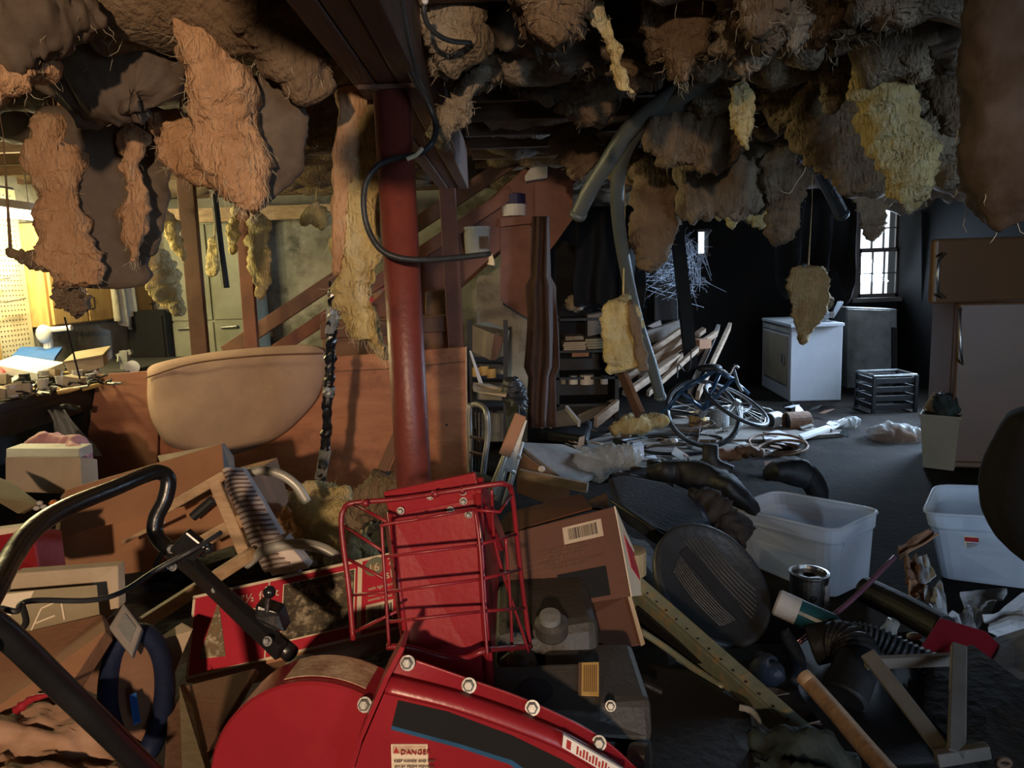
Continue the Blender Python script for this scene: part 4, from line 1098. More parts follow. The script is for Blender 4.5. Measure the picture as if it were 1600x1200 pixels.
# cobweb
rw = random.Random(11)
mb = MB()
for k in range(260):
    x, y = rw.uniform(1010, 1092), rw.uniform(370, 455)
    if y - 370 > (x - 1000) * 1.5 + 20: x += 30
    Y0 = 7.6
    dx, dy = rw.gauss(0, 18), rw.gauss(6, 18)
    mb.tube([at(x, y, Y0), at(x + dx * .5 + rw.gauss(0, 4), y + dy * .5 + rw.gauss(0, 4), Y0), at(x + dx, y + dy, Y0 + rw.uniform(-.1, .1))], rw.choice([.0010, .0016, .0012]), 3)
for k in range(58):
    a = (rw.uniform(975, 1050), rw.uniform(400, 470))
    mb.tube([at(*a, 6.7), at(a[0] + rw.uniform(15, 60), a[1] + rw.uniform(-50, 20), 7.6)], .0010, 3)
for k in range(40):
    x, y = rw.uniform(1062, 1100), rw.uniform(370, 400)
    mb.tube([at(x, y, 7.9), at(x + rw.gauss(0, 8), y + rw.uniform(10, 60), 7.9)], .0018, 3)
t_ = solo('cobweb', mb, 'web', 'tangle of pale cobweb strands lit by the slit window', 'cobweb')
t_['kind'] = 'stuff'

# ---- dryer
ax_ = on(1233, 628, 0)      # front corner on the floor
ry = V((at(1313, 622, 1).x, 0, 0))
p0 = ax_; pr = on(1314, 626, 0); pl_ = on(1190, 603, 0)
H_ = at(1233, 507, p0.y).z
hz = V((0, 0, 1))
bk = pl_ - p0
dr = thing('clothes_dryer', 'white clothes dryer standing under the tan batt at the rear', 'dryer', (p0.x, p0.y, 0))
MB().prism([p0, pr, pr + bk, pl_], hz * (H_ - .03)).build('cabinet', 'app_white', dr, bevel=.012)
def lift(p, h_): return p + hz * h_
c0 = (p0 + pr + bk + p0) / 2
MB().prism([lift(p0 + (p0 - c0) * .02, H_ - .028), lift(pr + (pr - c0) * .02, H_ - .028), lift(pr + bk, H_ - .028), lift(pl_ + (pl_ - c0) * .02, H_ - .028)], hz * .035).build('top', 'app_white', dr, bevel=.008)
LF = Face(lift(pl_, H_), lift(p0, H_), p0, pl_)
mb = MB(); LF.patch(mb, .08, .16, .92, .80, .012); d_ = mb.build('door', 'card_pale', dr, bevel=.004)
mb = MB(); LF.patch(mb, .80, .40, .86, .52, .03); mb.build('handle', 'steel_dull', d_)
mb = MB(); LF.patch(mb, .04, .03, .96, .12, .01); mb.build('control_panel', 'white_dirty', dr)
topc = lift(p0 * .35 + pr * .4 + (pr + bk) * .25, H_ + .01)
bt_ = thing('detergent_bottle', 'blue detergent bottle lying on the dryer top', 'bottle', at(1280, 500, p0.y + .25))
MB().lathe([(.03, -.16), (.06, -.14), (.065, .02), (.05, .07), (.03, .09)], at(1282, 493, p0.y + .25), (.9, -.4, .05), 16).build('body', 'plastic', bt_, smooth=True)
MB().lathe([(.033, .09), (.033, .14)], at(1282, 493, p0.y + .25), (.9, -.4, .05), 14).build('cap', 'white', bt_)
slabbox('plastic_bracket', [(1300, 496, p0.y + .3), (1303, 497, p0.y + .3), (1318, 474, p0.y + .3), (1318, 471, p0.y + .3), (1311, 471, p0.y + .3)], (0, .04, 0), 'plastic', 'bent pale blue plastic bracket standing on the dryer', 'bracket')
batt('small grey rag lying on the dryer beside the bottle', [(1252, 500, p0.y + .3, 10), (1266, 492, p0.y + .3, 14), (1292, 470, p0.y + .4, 12), (1300, 465, p0.y + .4, 6)], .1, 'ins_grey', 70, 10, name='rag')

# ---- grey steel panel under the window, dark bay
gp = thing('freezer_cabinet', 'dull grey steel upright cabinet below the far window', 'cabinet', at(1360, 612, 8.6))
MB().prism([at(1322, 480, 8.5), at(1402, 483, 8.5), at(1402, 610, 8.5), at(1322, 612, 8.5)], (0, .4, 0)).build('body', 'steel_dull', gp, bevel=.01)
MB().prism([at(1324, 483, 8.47), at(1393, 485, 8.47), at(1393, 605, 8.47), at(1324, 607, 8.47)], (0, .03, 0)).build('door', 'steel_dull', gp, bevel=.006)
MB().prism([at(1395, 512, 8.44), at(1401, 512, 8.44), at(1401, 600, 8.44), at(1395, 600, 8.44)], (0, .05, 0)).build('handle', 'black', gp)
db = thing('dark_shelving', 'black shelving unit standing between the far window and the fridge', 'shelf', at(1460, 620, 8.7))
for xx in (1440, 1520):
    MB().prism([at(xx, 330, 8.5), at(xx + 6, 330, 8.5), at(xx + 6, 626, 8.5), at(xx, 626, 8.5)], (0, .45, 0)).build('side_panel', 'deep_black', db)
for yy in (405, 492, 560):
    MB().prism([at(1440, yy, 8.52), at(1520, yy - 2, 8.52), at(1520, yy + 4, 8.52), at(1440, yy + 5, 8.52)], (0, .42, 0)).build('shelf_board', 'black', db)
solo('grey_plank', MB().prism([at(1470, 505, 6.4), at(1493, 500, 6.4), at(1493, 664, 6.4), at(1472, 664, 6.4)], (0, .05, 0)), 'lumber_grey', 'dusty grey plank standing upright behind the fridge edge', 'plank')

# ---- fridge with its freezer door ajar
fy = 4.95
fz1 = at(1500, 472, fy).z; ztop = at(1470, 374, 4.75).z
fo = at(1497, 470, fy); fo.z = 0
fa = R(-15)                      # the fridge stands turned a little towards the viewer
fd, fn = V((math.cos(fa), math.sin(fa), 0)), V((-math.sin(fa), math.cos(fa), 0))
def fp(u, v, z): return fo + fd * u + fn * v + V((0, 0, z))
fg = thing('refrigerator', 'almond fridge at the right edge with its freezer door ajar', 'refrigerator', fp(.36, .3, 0))
def fbox(u0, u1, v0, v1, z0, z1):
    return MB().hexa([fp(u0, v0, z0), fp(u1, v0, z0), fp(u1, v1, z0), fp(u0, v1, z0)], [fp(u0, v0, z1), fp(u1, v0, z1), fp(u1, v1, z1), fp(u0, v1, z1)])
fbox(0, .74, .07, .58, .0, ztop).build('body', 'almond', fg, bevel=.012)
d_ = fbox(0, .74, 0, .065, .05, fz1 - .005).build('door', 'almond', fg, bevel=.018)
def fh(px, py, v): return at(px, py, fy) + fn * v
MB().tube([fh(1501, 482, .0), fh(1495, 490, -.06), fh(1496, 540, -.06), fh(1498, 560, -.06), fh(1504, 570, .0)], .010, 8).build('handle', 'steel', d_, smooth=True)
FL = at(1461, 420, 4.62); FR = fp(.74, 0, 0)
dv = V((FR.x - FL.x, FR.y - FL.y, 0)).normalized()
nv = V((dv.y, -dv.x, 0))
d_ = MB().prism([V((FL.x, FL.y, fz1 + .012)), V((FR.x, FR.y, fz1 + .012)), V((FR.x, FR.y, ztop)), V((FL.x, FL.y, ztop))], -nv * .06).build('freezer_door', 'almond', fg, bevel=.016)
MB().tube([at(1477, 396, 4.60), at(1467, 406, 4.53), at(1465, 430, 4.53), at(1466, 457, 4.53), at(1477, 465, 4.60)], .009, 8).build('handle', 'steel', d_, smooth=True)
# ---- wastebasket
wbk = thing('wastebasket', 'tall beige plastic wastebasket beside the fridge', 'wastebasket', on(1475, 745, 0))
Yw = 5.0
q0 = [at(1438, 642, 5.0), at(1500, 660, 4.85), at(1512, 640, 5.25), at(1452, 630, 5.35)]
cq = sum(q0, V()) / 4
for p_ in q0: p_.z = cq.z
q1 = [V((cq.x + (p_.x - cq.x) * .78, cq.y + (p_.y - cq.y) * .78, 0.005)) for p_ in q0]
mb = MB()
ins = [V((cq.x + (p_.x - cq.x) * .94, cq.y + (p_.y - cq.y) * .94, cq.z)) for p_ in q0]
inb = [V((cq.x + (p_.x - cq.x) * .74, cq.y + (p_.y - cq.y) * .74, .02)) for p_ in q0]
mb.add(q1 + q0 + ins + inb, [(0, 1, 2, 3)] + [(i, (i + 1) % 4, 4 + (i + 1) % 4, 4 + i) for i in range(4)] + [(4 + i, 4 + (i + 1) % 4, 8 + (i + 1) % 4, 8 + i) for i in range(4)] + [(8 + i, 8 + (i + 1) % 4, 12 + (i + 1) % 4, 12 + i) for i in range(4)] + [(12, 13, 14, 15)])
mb.build('bin', 'beige_pl', wbk)
MB().tube(q0, .012, 6, True).build('rim', 'beige_pl', wbk)
slabbox('envelope', [(1442, 640, 5.1), (1462, 612, 5.15), (1474, 618, 5.1), (1462, 645, 5.05)], (0, .02, 0), 'card_pale', 'cream packet sticking out of the wastebasket', 'packet')
batt('dark bundle stuffed in the wastebasket', [(1460, 640, 5.05, 12), (1478, 632, 5.0, 22), (1496, 628, 4.98, 14)], .12, 'canvas', 71, 0, name='cloth_bundle')
# ---- black crate, bagged bundle
ck = [on(1341, 612 + 8, .40), on(1400, 612 + 8, .40), on(1412, 632, .38), on(1358, 632, .38)]
kx0, kx1 = at(1345, 640, 7.2).x, at(1408, 640, 7.2).x
cr = thing('plastic_crate', 'black slatted crate on the floor in front of the far wall', 'crate', ((kx0 + kx1) / 2, 7.2, 0))
for k in range(4):
    z_ = .06 + .085 * k
    for y_ in (6.95, 7.3):
        MB().box(((kx0 + kx1) / 2, y_, z_), (kx1 - kx0, .015, .05)).build('slat', 'black', cr)
    for x_ in (kx0, kx1):
        MB().box((x_, 7.125, z_), (.015, .35, .05)).build('slat', 'black', cr)
for x_ in (kx0, kx1):
    for y_ in (6.95, 7.3):
        MB().box((x_, y_, .18), (.03, .03, .36)).build('corner_post', 'black', cr)
MB().tube([(kx0, 6.95, .365), (kx1, 6.95, .365), (kx1, 7.3, .365), (kx0, 7.3, .365)], .012, 6, True).build('rim', 'steel_dull', cr)
gb = thing('bagged_bundle', 'clear plastic wrapped bundle lying on the floor by the crate', 'bundle', on(1395, 705, 0))
vs, fs = sweep([(1360, 690, 5.9, 16), (1375, 686, 5.9, 23), (1400, 685, 5.9, 24), (1422, 688, 5.9, 21), (1432, 690, 5.9, 10)], .3, 30, 18, seed=81, amp=.02, amp2=.014)
mb = MB(); mb.v, mb.f = vs, fs; mb.build('film_wrap', 'film', gb, smooth=True)
vs, fs = sweep([(1364, 691, 5.9, 12), (1400, 688, 5.9, 19), (1428, 691, 5.9, 10)], .22, 20, 14, seed=82, amp=.02)
mb = MB(); mb.v, mb.f = vs, fs; mb.build('contents', 'card_dark', gb, smooth=True)

# ---- shelves of junk behind the hose (left of lumber)
sh = thing('low_shelf', 'low dark shelf crammed with junk right of the hanging cloth', 'shelf', at(920, 660, 6.0))
for yy in (498, 548, 590, 632):
    MB().prism([at(870, yy, 5.9), at(965, yy - 2, 5.9), at(965, yy + 2, 5.9), at(870, yy + 4, 5.9)], (0, .45, 0)).build('shelf_board', 'black', sh)
for xx in (871, 964):
    MB().prism([at(xx - 3, 495, 5.9), at(xx + 3, 495, 5.9), at(xx + 3, 655, 5.9), at(xx - 3, 655, 5.9)], (0, .45, 0)).build('upright', 'black', sh)
MB().prism([at(870, 495, 6.36), at(965, 493, 6.36), at(965, 655, 6.36), at(870, 655, 6.36)], (0, .02, 0)).build('back_panel', 'black', sh)
jl = [('paper_stack', 880, 535, 915, 548, 'card_pale', 'stack of yellowed papers on the low shelf, upper left'), ('brush_strip', 884, 526, 912, 533, 'ins_grey', 'grey brush head on top of the yellowed papers'),
      ('paper_stack', 916, 530, 942, 546, 'card_olive', 'olive paper bundle on the low shelf, beside the yellow chunk'), ('wood_block', 892, 551, 918, 559, 'card', 'pinkish wooden block on the middle shelf'),
      ('food_tin', 889, 588, 903, 600, 'cream', 'cream tin lying on the low shelf, left one'), ('food_tin', 906, 586, 928, 600, 'cream', 'cream carton on the low shelf, middle one'),
      ('food_tin', 938, 588, 950, 600, 'white_dirty', 'small white tin on the low shelf, right one'), ('food_tin', 876, 590, 884, 600, 'card_olive', 'small dark olive tin on the low shelf at its left end')]
for k, (nm, x0, y0, x1, y1, m_, lb) in enumerate(jl):
    if nm == 'food_tin':
        a, b_ = at((x0 + x1) / 2, y1, 5.95), at((x0 + x1) / 2, y0, 5.95)
        r_ = (x1 - x0) / 2 * 5.95 / F
        t = thing(nm, lb, 'tin', a, 'tins on the low shelf')
        MB().lathe([(r_, 0), (r_, (b_ - a).length)], a, seg=16).build('body', m_, t)
        MB().lathe([(r_ * 1.05, 0), (r_ * 1.05, .008)], b_, seg=16).build('lid', 'steel_dull', t)
    else:
        mb = MB()
        n_ = 4 if nm == 'paper_stack' else 1
        for q in range(n_):
            ya, yb_ = y0 + (y1 - y0) * q / n_, y0 + (y1 - y0) * (q + .85) / n_
            j_ = rng.uniform(-2, 2)
            mb.prism([at(x0 + j_, ya, 5.92), at(x1 + j_, ya - 1, 5.92), at(x1 + j_, yb_ - 1, 5.92), at(x0 + j_, yb_, 5.92)], (0, .25, 0))
        if n_ > 1:
            t = thing(nm, lb, 'papers', at(x0, y1, 5.92))
            for q in range(n_):
                one = MB(); one.v = mb.v[q * 8:q * 8 + 8]; one.f = mb.f[:6]
                one.build('sheaf', m_, t)
        else:
            solo(nm, mb, m_, lb, nm.split('_')[1])
boxpx('grey_box', (918, 492), (948, 488), (948, 520), (918, 526), 5.95, .2, 'lumber_grey', 'small grey box standing on top of the low shelf', 'box')
batt('bluish dust ball of web on top of the low shelf', [(888, 478, 5.8, 8), (900, 472, 5.8, 12), (914, 480, 5.8, 8)], .1, 'ins_grey', 84, 30, .05, name='dust_ball')

# ---- lumber heap, bicycle
lum = [((965, 600), (1075, 522), .09, .03, 6.6, 6.9), ((985, 612), (1120, 520), .07, .03, 6.4, 7.3), ((1000, 590), (1100, 515), .05, .05, 6.9, 7.4), ((960, 545), (1065, 508), .16, .03, 7.2, 7.4),
       ((1012, 615), (1090, 545), .06, .03, 6.2, 6.7), ((975, 615), (1060, 555), .04, .04, 6.0, 6.6), ((1090, 618), (1140, 510), .09, .035, 6.3, 7.6), ((1078, 610), (1122, 512), .08, .035, 6.4, 7.8),
       ((930, 660), (965, 632), .10, .03, 5.6, 5.8), ((905, 655), (960, 630), .08, .03, 5.9, 6.0), ((970, 578), (1000, 648), .12, .035, 5.5, 5.3), ((1005, 560), (1062, 520), .12, .03, 7.0, 7.3), ((1030, 598), (1110, 535), .05, .03, 6.7, 7.3)]
lw = ['broad plank', 'long lath', 'square batten', 'wide board at the back', 'short lath', 'thin square stick', 'grey plank leaning back at the right', 'dark plank leaning back at the right', 'short board on the floor near the white mat', 'short dark board on the floor',
      'upright board beside the hose foot', 'split board', 'narrow strip']
for k, (a, b_, wd, th, Ya, Yb) in enumerate(lum):
    pa, pb_ = at(*a, Ya), at(*b_, Yb)
    pa.z = max(pa.z, .04)
    solo('plank', MB().bar(pa, pb_, wd, th, (0, -.5, 1)), 'lumber_grey' if k in (3, 7, 9) else ('card_dark' if k in (10,) else 'lumber'), '%s in the lumber heap' % lw[k], 'plank', 'lumber heap', bevel=.003)
solo('brick', MB().box(at(1096, 537, 7.0), (.14, .12, .09), Euler((0, 0, .4)).to_matrix()), 'card', 'reddish brick on top of the lumber', 'brick', bevel=.004)
solo('paper_scrap', MB().prism([at(1012, 510, 7.0), at(1032, 500, 7.0), at(1034, 508, 7.0), at(1020, 512, 7.0)], (0, .03, .005)), 'paper', 'white scrap on the dark pile beside the hose', 'scrap')
solo('black_box', MB().prism([at(1022, 442, 7.3), at(1058, 440, 7.3), at(1060, 500, 7.3), at(1022, 502, 7.3)], (0, .4, 0)), 'black', 'big black box under the cobweb', 'box', bevel=.01)
# bicycle lying on its side
bk_ = thing('bicycle', 'blue bicycle lying among the junk in front of the lumber', 'bicycle', on(1110, 660, 0))
Yk = 5.9
def wheel(c, rx, tilt):
    cc = at(*c, Yk)
    ax = Euler(tilt).to_matrix() @ V((0, 0, 1))
    u = ax.orthogonal().normalized(); v_ = ax.cross(u)
    pts = [cc + (u * math.cos(t) + v_ * math.sin(t)) * rx for t in [i * 2 * math.pi / 36 for i in range(36)]]
    w_ = MB().tube(pts, .018, 8, True).build('tyre', 'rubber', bk_, smooth=True)
    pts2 = [cc + (p_ - cc) * .94 for p_ in pts]
    MB().tube(pts2, .008, 6, True).build('rim', 'steel', w_, smooth=True)
    for k in range(0, 36, 2):
        MB().tube([cc, pts2[k]], .0015, 3).build('spoke', 'steel', w_)
    MB().lathe([(.03, -.04), (.03, .04)], cc, ax, 10).build('hub', 'steel_dull', w_)
wheel((1098, 645), .30, (R(52), R(8), 0))
wheel((1150, 632), .28, (R(28), R(14), R(30)))
for a, b_, r_ in (((1062, 612), (1118, 578), .018), ((1062, 612), (1100, 640), .016), ((1100, 640), (1126, 580), .016), ((1118, 578), (1145, 592), .018), ((1145, 592), (1100, 640), .016), ((1145, 592), (1170, 615), .012), ((1062, 612), (1045, 640), .012), ((1030, 650), (1075, 600), .014)):
    MB().tube([at(*a, Yk - .1), at(*b_, Yk - .05)], r_, 10).build('frame_tube', 'bike_blue', bk_, smooth=True)
MB().tube(pxs([(1100, 577, Yk - .1), (1112, 580, Yk - .1), (1126, 577, Yk - .1), (1140, 585, Yk - .1), (1148, 572, Yk - .1), (1154, 575, Yk - .1)], 20), .011, 8).build('handlebar', 'steel', bk_, smooth=True)
MB().tube(pxs([(1146, 575, Yk - .1), (1153, 600, Yk - .1), (1160, 612, Yk - .1)]), .012, 8).build('fork', 'steel', bk_)
MB().ball(at(1108, 575, Yk - .12), .07, 12, (1.5, .8, .5)).build('saddle', 'black', bk_, smooth=True)
MB().tube(pxs([(1058, 590, Yk), (1060, 570, Yk), (1070, 580, Yk), (1078, 575, Yk), (1080, 545, Yk)], 20), .006, 6).build('brake_cable', 'black', bk_)

# ---- cans, papers, hoses on the far floor
def can(px, py, r, L, ax, label, m, lid=None, nm='paint_can', openm='ink', grp='old cans on the far floor'):
    o = on(px, py, 0); ax = V(ax).normalized()
    hz_ = r if abs(ax.z) < .5 else 0
    o = V((o.x, o.y, hz_))
    t = thing(nm, label, 'can', o, grp)
    MB().lathe([(r * .96, 0), (r, .004), (r, L * .33), (r * 1.01, L * .34), (r, L * .36), (r, L), (r * 1.04, L + .003), (r * .92, L + .004), (r * .9, L - .03)], o, ax, 22).build('body', m, t)
    MB().lathe([(r * .88, L - .03), (r * .88, L - .028)], o, ax, 22).build('inside', openm, t)
    if lid: MB().tube([o + ax * (L * .45) + V((0, -r * 1.02, 0)), o + ax * (L * .45) + V((0, -r * 1.02, 0)) + V((.05, -.01, -.03))], .004, 5).build('handle', 'steel', t)
can(1215, 668, .075, .17, (-.75, -.65, .05), 'white plastic can lying with its open mouth facing left', 'white_dirty')
can(1262, 672, .085, .2, (-1, -.12, 0), 'rusty gold labelled can lying on its side', 'rust')
can(1124, 672, .085, .20, (0, 0, 1), 'dented grey paint can standing behind the bicycle wheel', 'steel_dull')
can(1148, 668, .07, .19, (0, 0, 1), 'narrow dark can standing right of the grey paint can', 'wall_conc')
can(1090, 665, .08, .12, (0, 0, 1), 'squat yellow tub standing among the bicycle parts', 'yellow_label')
def flat(name, px, z, th, m, label, cat, **kw):
    return solo(name, MB().prism([on(x, y, z) for x, y in px], (0, 0, th)), m, label, cat, **kw)
flat('floor_board', [(1090, 692), (1100, 672), (1245, 668), (1320, 682), (1190, 692)], .004, .03, 'lumber_grey', 'flat grey board on the floor below the cans', 'board', bevel=.003)
flat('grey_sheet', [(885, 702), (985, 664), (1085, 652), (1195, 662), (1250, 692), (1180, 714), (1060, 722), (965, 738)], .002, .003, 'lumber_grey', 'pale grey sheet added to lighten the daylit floor before the bicycle', 'sheet')  # added sheet; its pale grey stands in for daylight on the floor
flat('white_sheet', [(1192, 680), (1215, 672), (1258, 690), (1240, 698), (1196, 690)], .036, .004, 'paper', 'white sheet under the rusty can', 'sheet')
flat('foam_strip', [(1248, 682), (1290, 668), (1320, 656), (1325, 660), (1300, 672), (1255, 688)], .036, .02, 'white_dirty', 'long white strip of foam on the floor right of the cans', 'strip')
batt('white plastic bag lying at the end of the foam strip', [(1308, 668, 6.35, 5), (1322, 662, 6.35, 10), (1338, 660, 6.4, 10)], .12, 'film', 85, 0, amp=.02, name='plastic_bag')
for k, (c, rx, ry_, z) in enumerate((((1215, 692), .22, .12, .05), ((1222, 700), .19, .10, .03))):
    cc = on(*c, z)
    pts = [cc + V((math.cos(t) * rx, math.sin(t) * ry_ * 1.6, .03 * math.sin(t + k))) for t in [i * 2 * math.pi / 40 for i in range(40)]]
    solo('wooden_hoop', MB().tube(pts, .011, 8, True), 'rust', ['brown hoop lying on the floor before the cans, upper one', 'brown hoop lying on the floor before the cans, lower one'][k], 'hoop', smooth=True)
def coil(c, r0, turns, label, m='rubber', r=.014, z=.02):
    cc = on(*c, z)
    n = int(36 * turns)
    pts = [cc + V((math.cos(t) * r0 * (1 + .08 * math.sin(3 * t)), math.sin(t) * r0 * .8, .012 * (t / 6.28) + .008 * math.sin(2.3 * t))) for t in [i * 2 * math.pi / 36 for i in range(n)]]
    solo('rubber_hose', MB().tube(pts, r, 8), m, label, 'hose', smooth=True)
coil((1050, 694), .42, 1.4, 'black hose lying in a wide loop before the lumber')
coil((1110, 640), .38, 1.2, 'black hose ring tangled over the bicycle', z=.12)
coil((1040, 705), .3, .8, 'thin grey cable lying in a half loop on the floor', 'hose', .008)
# small white bulb things, smalls
for k, (x_, y_) in enumerate(((1054, 690), (1078, 695))):
    t = thing('light_bulb', ['white bulb on the floor, nearer the wool lump', 'white bulb on the floor, nearer the cans'][k], 'bulb', on(x_, y_, 0), 'white bulbs on the floor')
    c_ = on(x_, y_, .03)
    MB().ball(c_, .03, 10).build('globe', 'white', t, smooth=True)
    MB().lathe([(.014, 0), (.014, .05)], c_ + V((.02, 0, 0)), (1, .2, 0), 10).build('cap', 'steel', t)
batt('pale insulation wad lying on the floor below the lumber', [(952, 672, 5.6, 8), (980, 664, 5.6, 15), (1010, 662, 5.65, 14), (1036, 655, 5.7, 7)], .2, 'ins_yellow', 86, 40, .04, amp=.03, hang=False)
t = thing('louvred_vent', 'white framed grey louvre panel leaning beside the cloth', 'vent', on(875, 668, 0))
GV = Face(at(852, 650, 5.6), at(885, 640, 5.7), at(905, 664, 5.45), at(860, 668, 5.4))
MB().prism([GV.p(0, 0), GV.p(1, 0), GV.p(1, 1), GV.p(0, 1)], (0, .04, .0)).build('panel', 'lumber_grey', t)
MB().bar(GV.p(1, 0, .01), GV.p(1, 1, .01), .05, .02).build('frame_side', 'white_dirty', t)
MB().bar(GV.p(0, 0, .01), GV.p(0.02, 1, .01), .03, .02).build('frame_side', 'white_dirty', t)
t = thing('vent_case', 'black plastic case with a white sticker on the floor', 'case', on(885, 700, 0))
MB().prism([on(842, 690, .02), on(872, 664, .02), on(925, 672, .02), on(918, 702, .02)], (0, 0, .1)).build('shell', 'black', t, bevel=.03)
MB().prism([at(905, 684, 5.0), at(914, 681, 5.0), at(912, 697, 4.98), at(902, 699, 4.98)], (0, .02, 0)).build('sticker', 'paper', t)
# table top with bubble wrap roll
tt = thing('tilted_tabletop', 'dusty grey tabletop lying tilted right of the lawn chair', 'table', at(870, 745, 4.0))
MB().prism([at(806, 690, 4.1), at(880, 694, 4.6), at(960, 725, 4.4), at(892, 758, 3.9)], (0, 0, -.03)).build('top', 'lumber_grey', tt, bevel=.004)
MB().bar(at(812, 740, 3.85), at(918, 762, 3.7), .05, .03).build('rail', 'lumber', tt)
MB().ball(at(846, 733, 3.95), .02, 10, (1, .3, 1)).build('knob', 'white', tt, smooth=True)
MB().prism([at(805, 700, 4.05), at(890, 762, 3.88), at(890, 800, 3.85), at(808, 770, 3.95)], (0, .04, 0)).build('apron', 'card_dark', tt)
vs, fs = sweep([(890, 735, 4.2, 16), (920, 728, 4.25, 22), (960, 718, 4.35, 20), (1000, 712, 4.4, 14)], .18, 46, 20, seed=87, amp=.025, amp2=.02)
mb = MB(); mb.v, mb.f = vs, fs
t = thing('bubble_wrap', 'crumpled roll of clear bubble wrap on the tilted tabletop', 'wrap', at(940, 740, 4.2))
mb.build('film_roll', 'film', t, smooth=False)
MB().prism([at(993, 698, 4.4), at(1006, 696, 4.4), at(1006, 716, 4.4), at(995, 718, 4.4)], (0, .1, 0)).build('blue_tag', 'plastic', t)
# floor clutter strewn in the middle: leaves of paper, chips, sticks - each its own thing
rs = random.Random(21)
floor_items = []
names = [('paper_scrap', 'paper', 'scrap'), ('wood_chip', 'lumber', 'chip'), ('plastic_shard', 'white_dirty', 'shard'), ('dark_scrap', 'card_dark', 'scrap'), ('cloth_scrap', 'canvas', 'scrap'), ('stick', 'lumber_grey', 'stick')]
WD = {'paper_scrap': 'white paper scrap', 'wood_chip': 'tan wood chip', 'plastic_shard': 'pale plastic shard', 'dark_scrap': 'brown card scrap', 'cloth_scrap': 'dark cloth scrap', 'stick': 'grey stick'}
for k in range(110):
    nm, m_, cat = names[rs.randrange(6)]
    x_, y_ = rs.uniform(850, 1330), rs.uniform(640, 745)
    if x_ > 1240 and y_ > 690: x_ -= 260
    p_ = on(x_, y_, .02)
    a = rs.uniform(0, 6.28)
    mb = MB()
    if nm == 'stick':
        d_ = V((math.cos(a), math.sin(a), rs.uniform(0, .2))) * rs.uniform(.08, .2)
        mb.bar(p_ - d_, p_ + d_, .03, .015)
    else:
        n = rs.randint(4, 6)
        rot = Euler((rs.uniform(-.5, .5), rs.uniform(-.5, .5), a)).to_matrix()
        mb.prism([p_ + V((0, 0, .03)) + rot @ V((math.cos(q * 6.28 / n) * rs.uniform(.03, .10), math.sin(q * 6.28 / n) * rs.uniform(.03, .08), rs.uniform(0, .02))) for q in range(n)], (0, 0, .006))
    floor_items.append((solo(nm, mb, m_, 'scrap', cat, 'scraps strewn on the far floor'), WD[nm], x_, y_))

place_labels(floor_items, [('the bubble wrap', 940, 720), ('the floor wool wad', 990, 665), ('the bicycle', 1095, 640), ('the vent case', 885, 685), ('the rusty can', 1245, 660), ('the hoops', 1218, 695), ('the old shoes', 1150, 708),
                           ('the bin bag', 1080, 742), ('the louvre panel', 875, 650), ('the foam strip', 1295, 672), ('the hose loop', 1050, 694)], 'the floor')
# ================================================================ the heap under the foreground
def sstep(a, b, x):
    t = min(1, max(0, (x - a) / (b - a))); return t * t * (3 - 2 * t)
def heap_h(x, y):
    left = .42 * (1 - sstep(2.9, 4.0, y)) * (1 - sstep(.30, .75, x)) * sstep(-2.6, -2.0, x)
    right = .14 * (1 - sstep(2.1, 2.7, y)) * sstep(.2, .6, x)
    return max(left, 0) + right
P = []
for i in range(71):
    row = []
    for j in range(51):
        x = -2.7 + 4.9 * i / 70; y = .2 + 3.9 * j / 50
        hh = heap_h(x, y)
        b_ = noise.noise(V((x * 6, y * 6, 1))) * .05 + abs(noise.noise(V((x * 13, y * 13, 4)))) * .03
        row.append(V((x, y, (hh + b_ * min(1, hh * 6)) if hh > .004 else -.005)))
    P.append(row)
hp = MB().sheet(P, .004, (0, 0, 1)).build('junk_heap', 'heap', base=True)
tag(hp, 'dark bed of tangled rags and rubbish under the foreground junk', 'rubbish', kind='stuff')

# ================================================================ snow blower
SB = thing('snow_blower', 'red snow blower with black handle standing in the foreground', 'snow blower', at(640, 1200, 1.2))
C0 = at(497, 1232, 1.0); AXD = V((-.10, -1, .05)).normalized()
dr_ = MB().lathe([(.168, -.085), (.168, 0), (.164, .004), (.02, .006), (.001, .006)], C0, AXD, 64).build('drum_housing', 'snow_red', SB)
for p_ in dr_.data.polygons: p_.use_smooth = len(p_.vertices) == 4
dr_.modifiers.new('edge', 'EDGE_SPLIT').split_angle = R(40)
# worn warning label wrapped on the drum rim
u_ = V((1, 0, 0)); u_ = (u_ - AXD * u_.dot(AXD)).normalized(); v_ = AXD.cross(u_)
if v_.z < 0: v_ = -v_
P = [[C0 + (u_ * math.cos(a) + v_ * math.sin(a)) * .1695 + AXD * d for d in (-.078, -.05, -.02, -.012)] for a in [R(106 - i * 3.6) for i in range(13)]]
MB().sheet(P, .001).build('worn_label', 'worn_label', dr_)
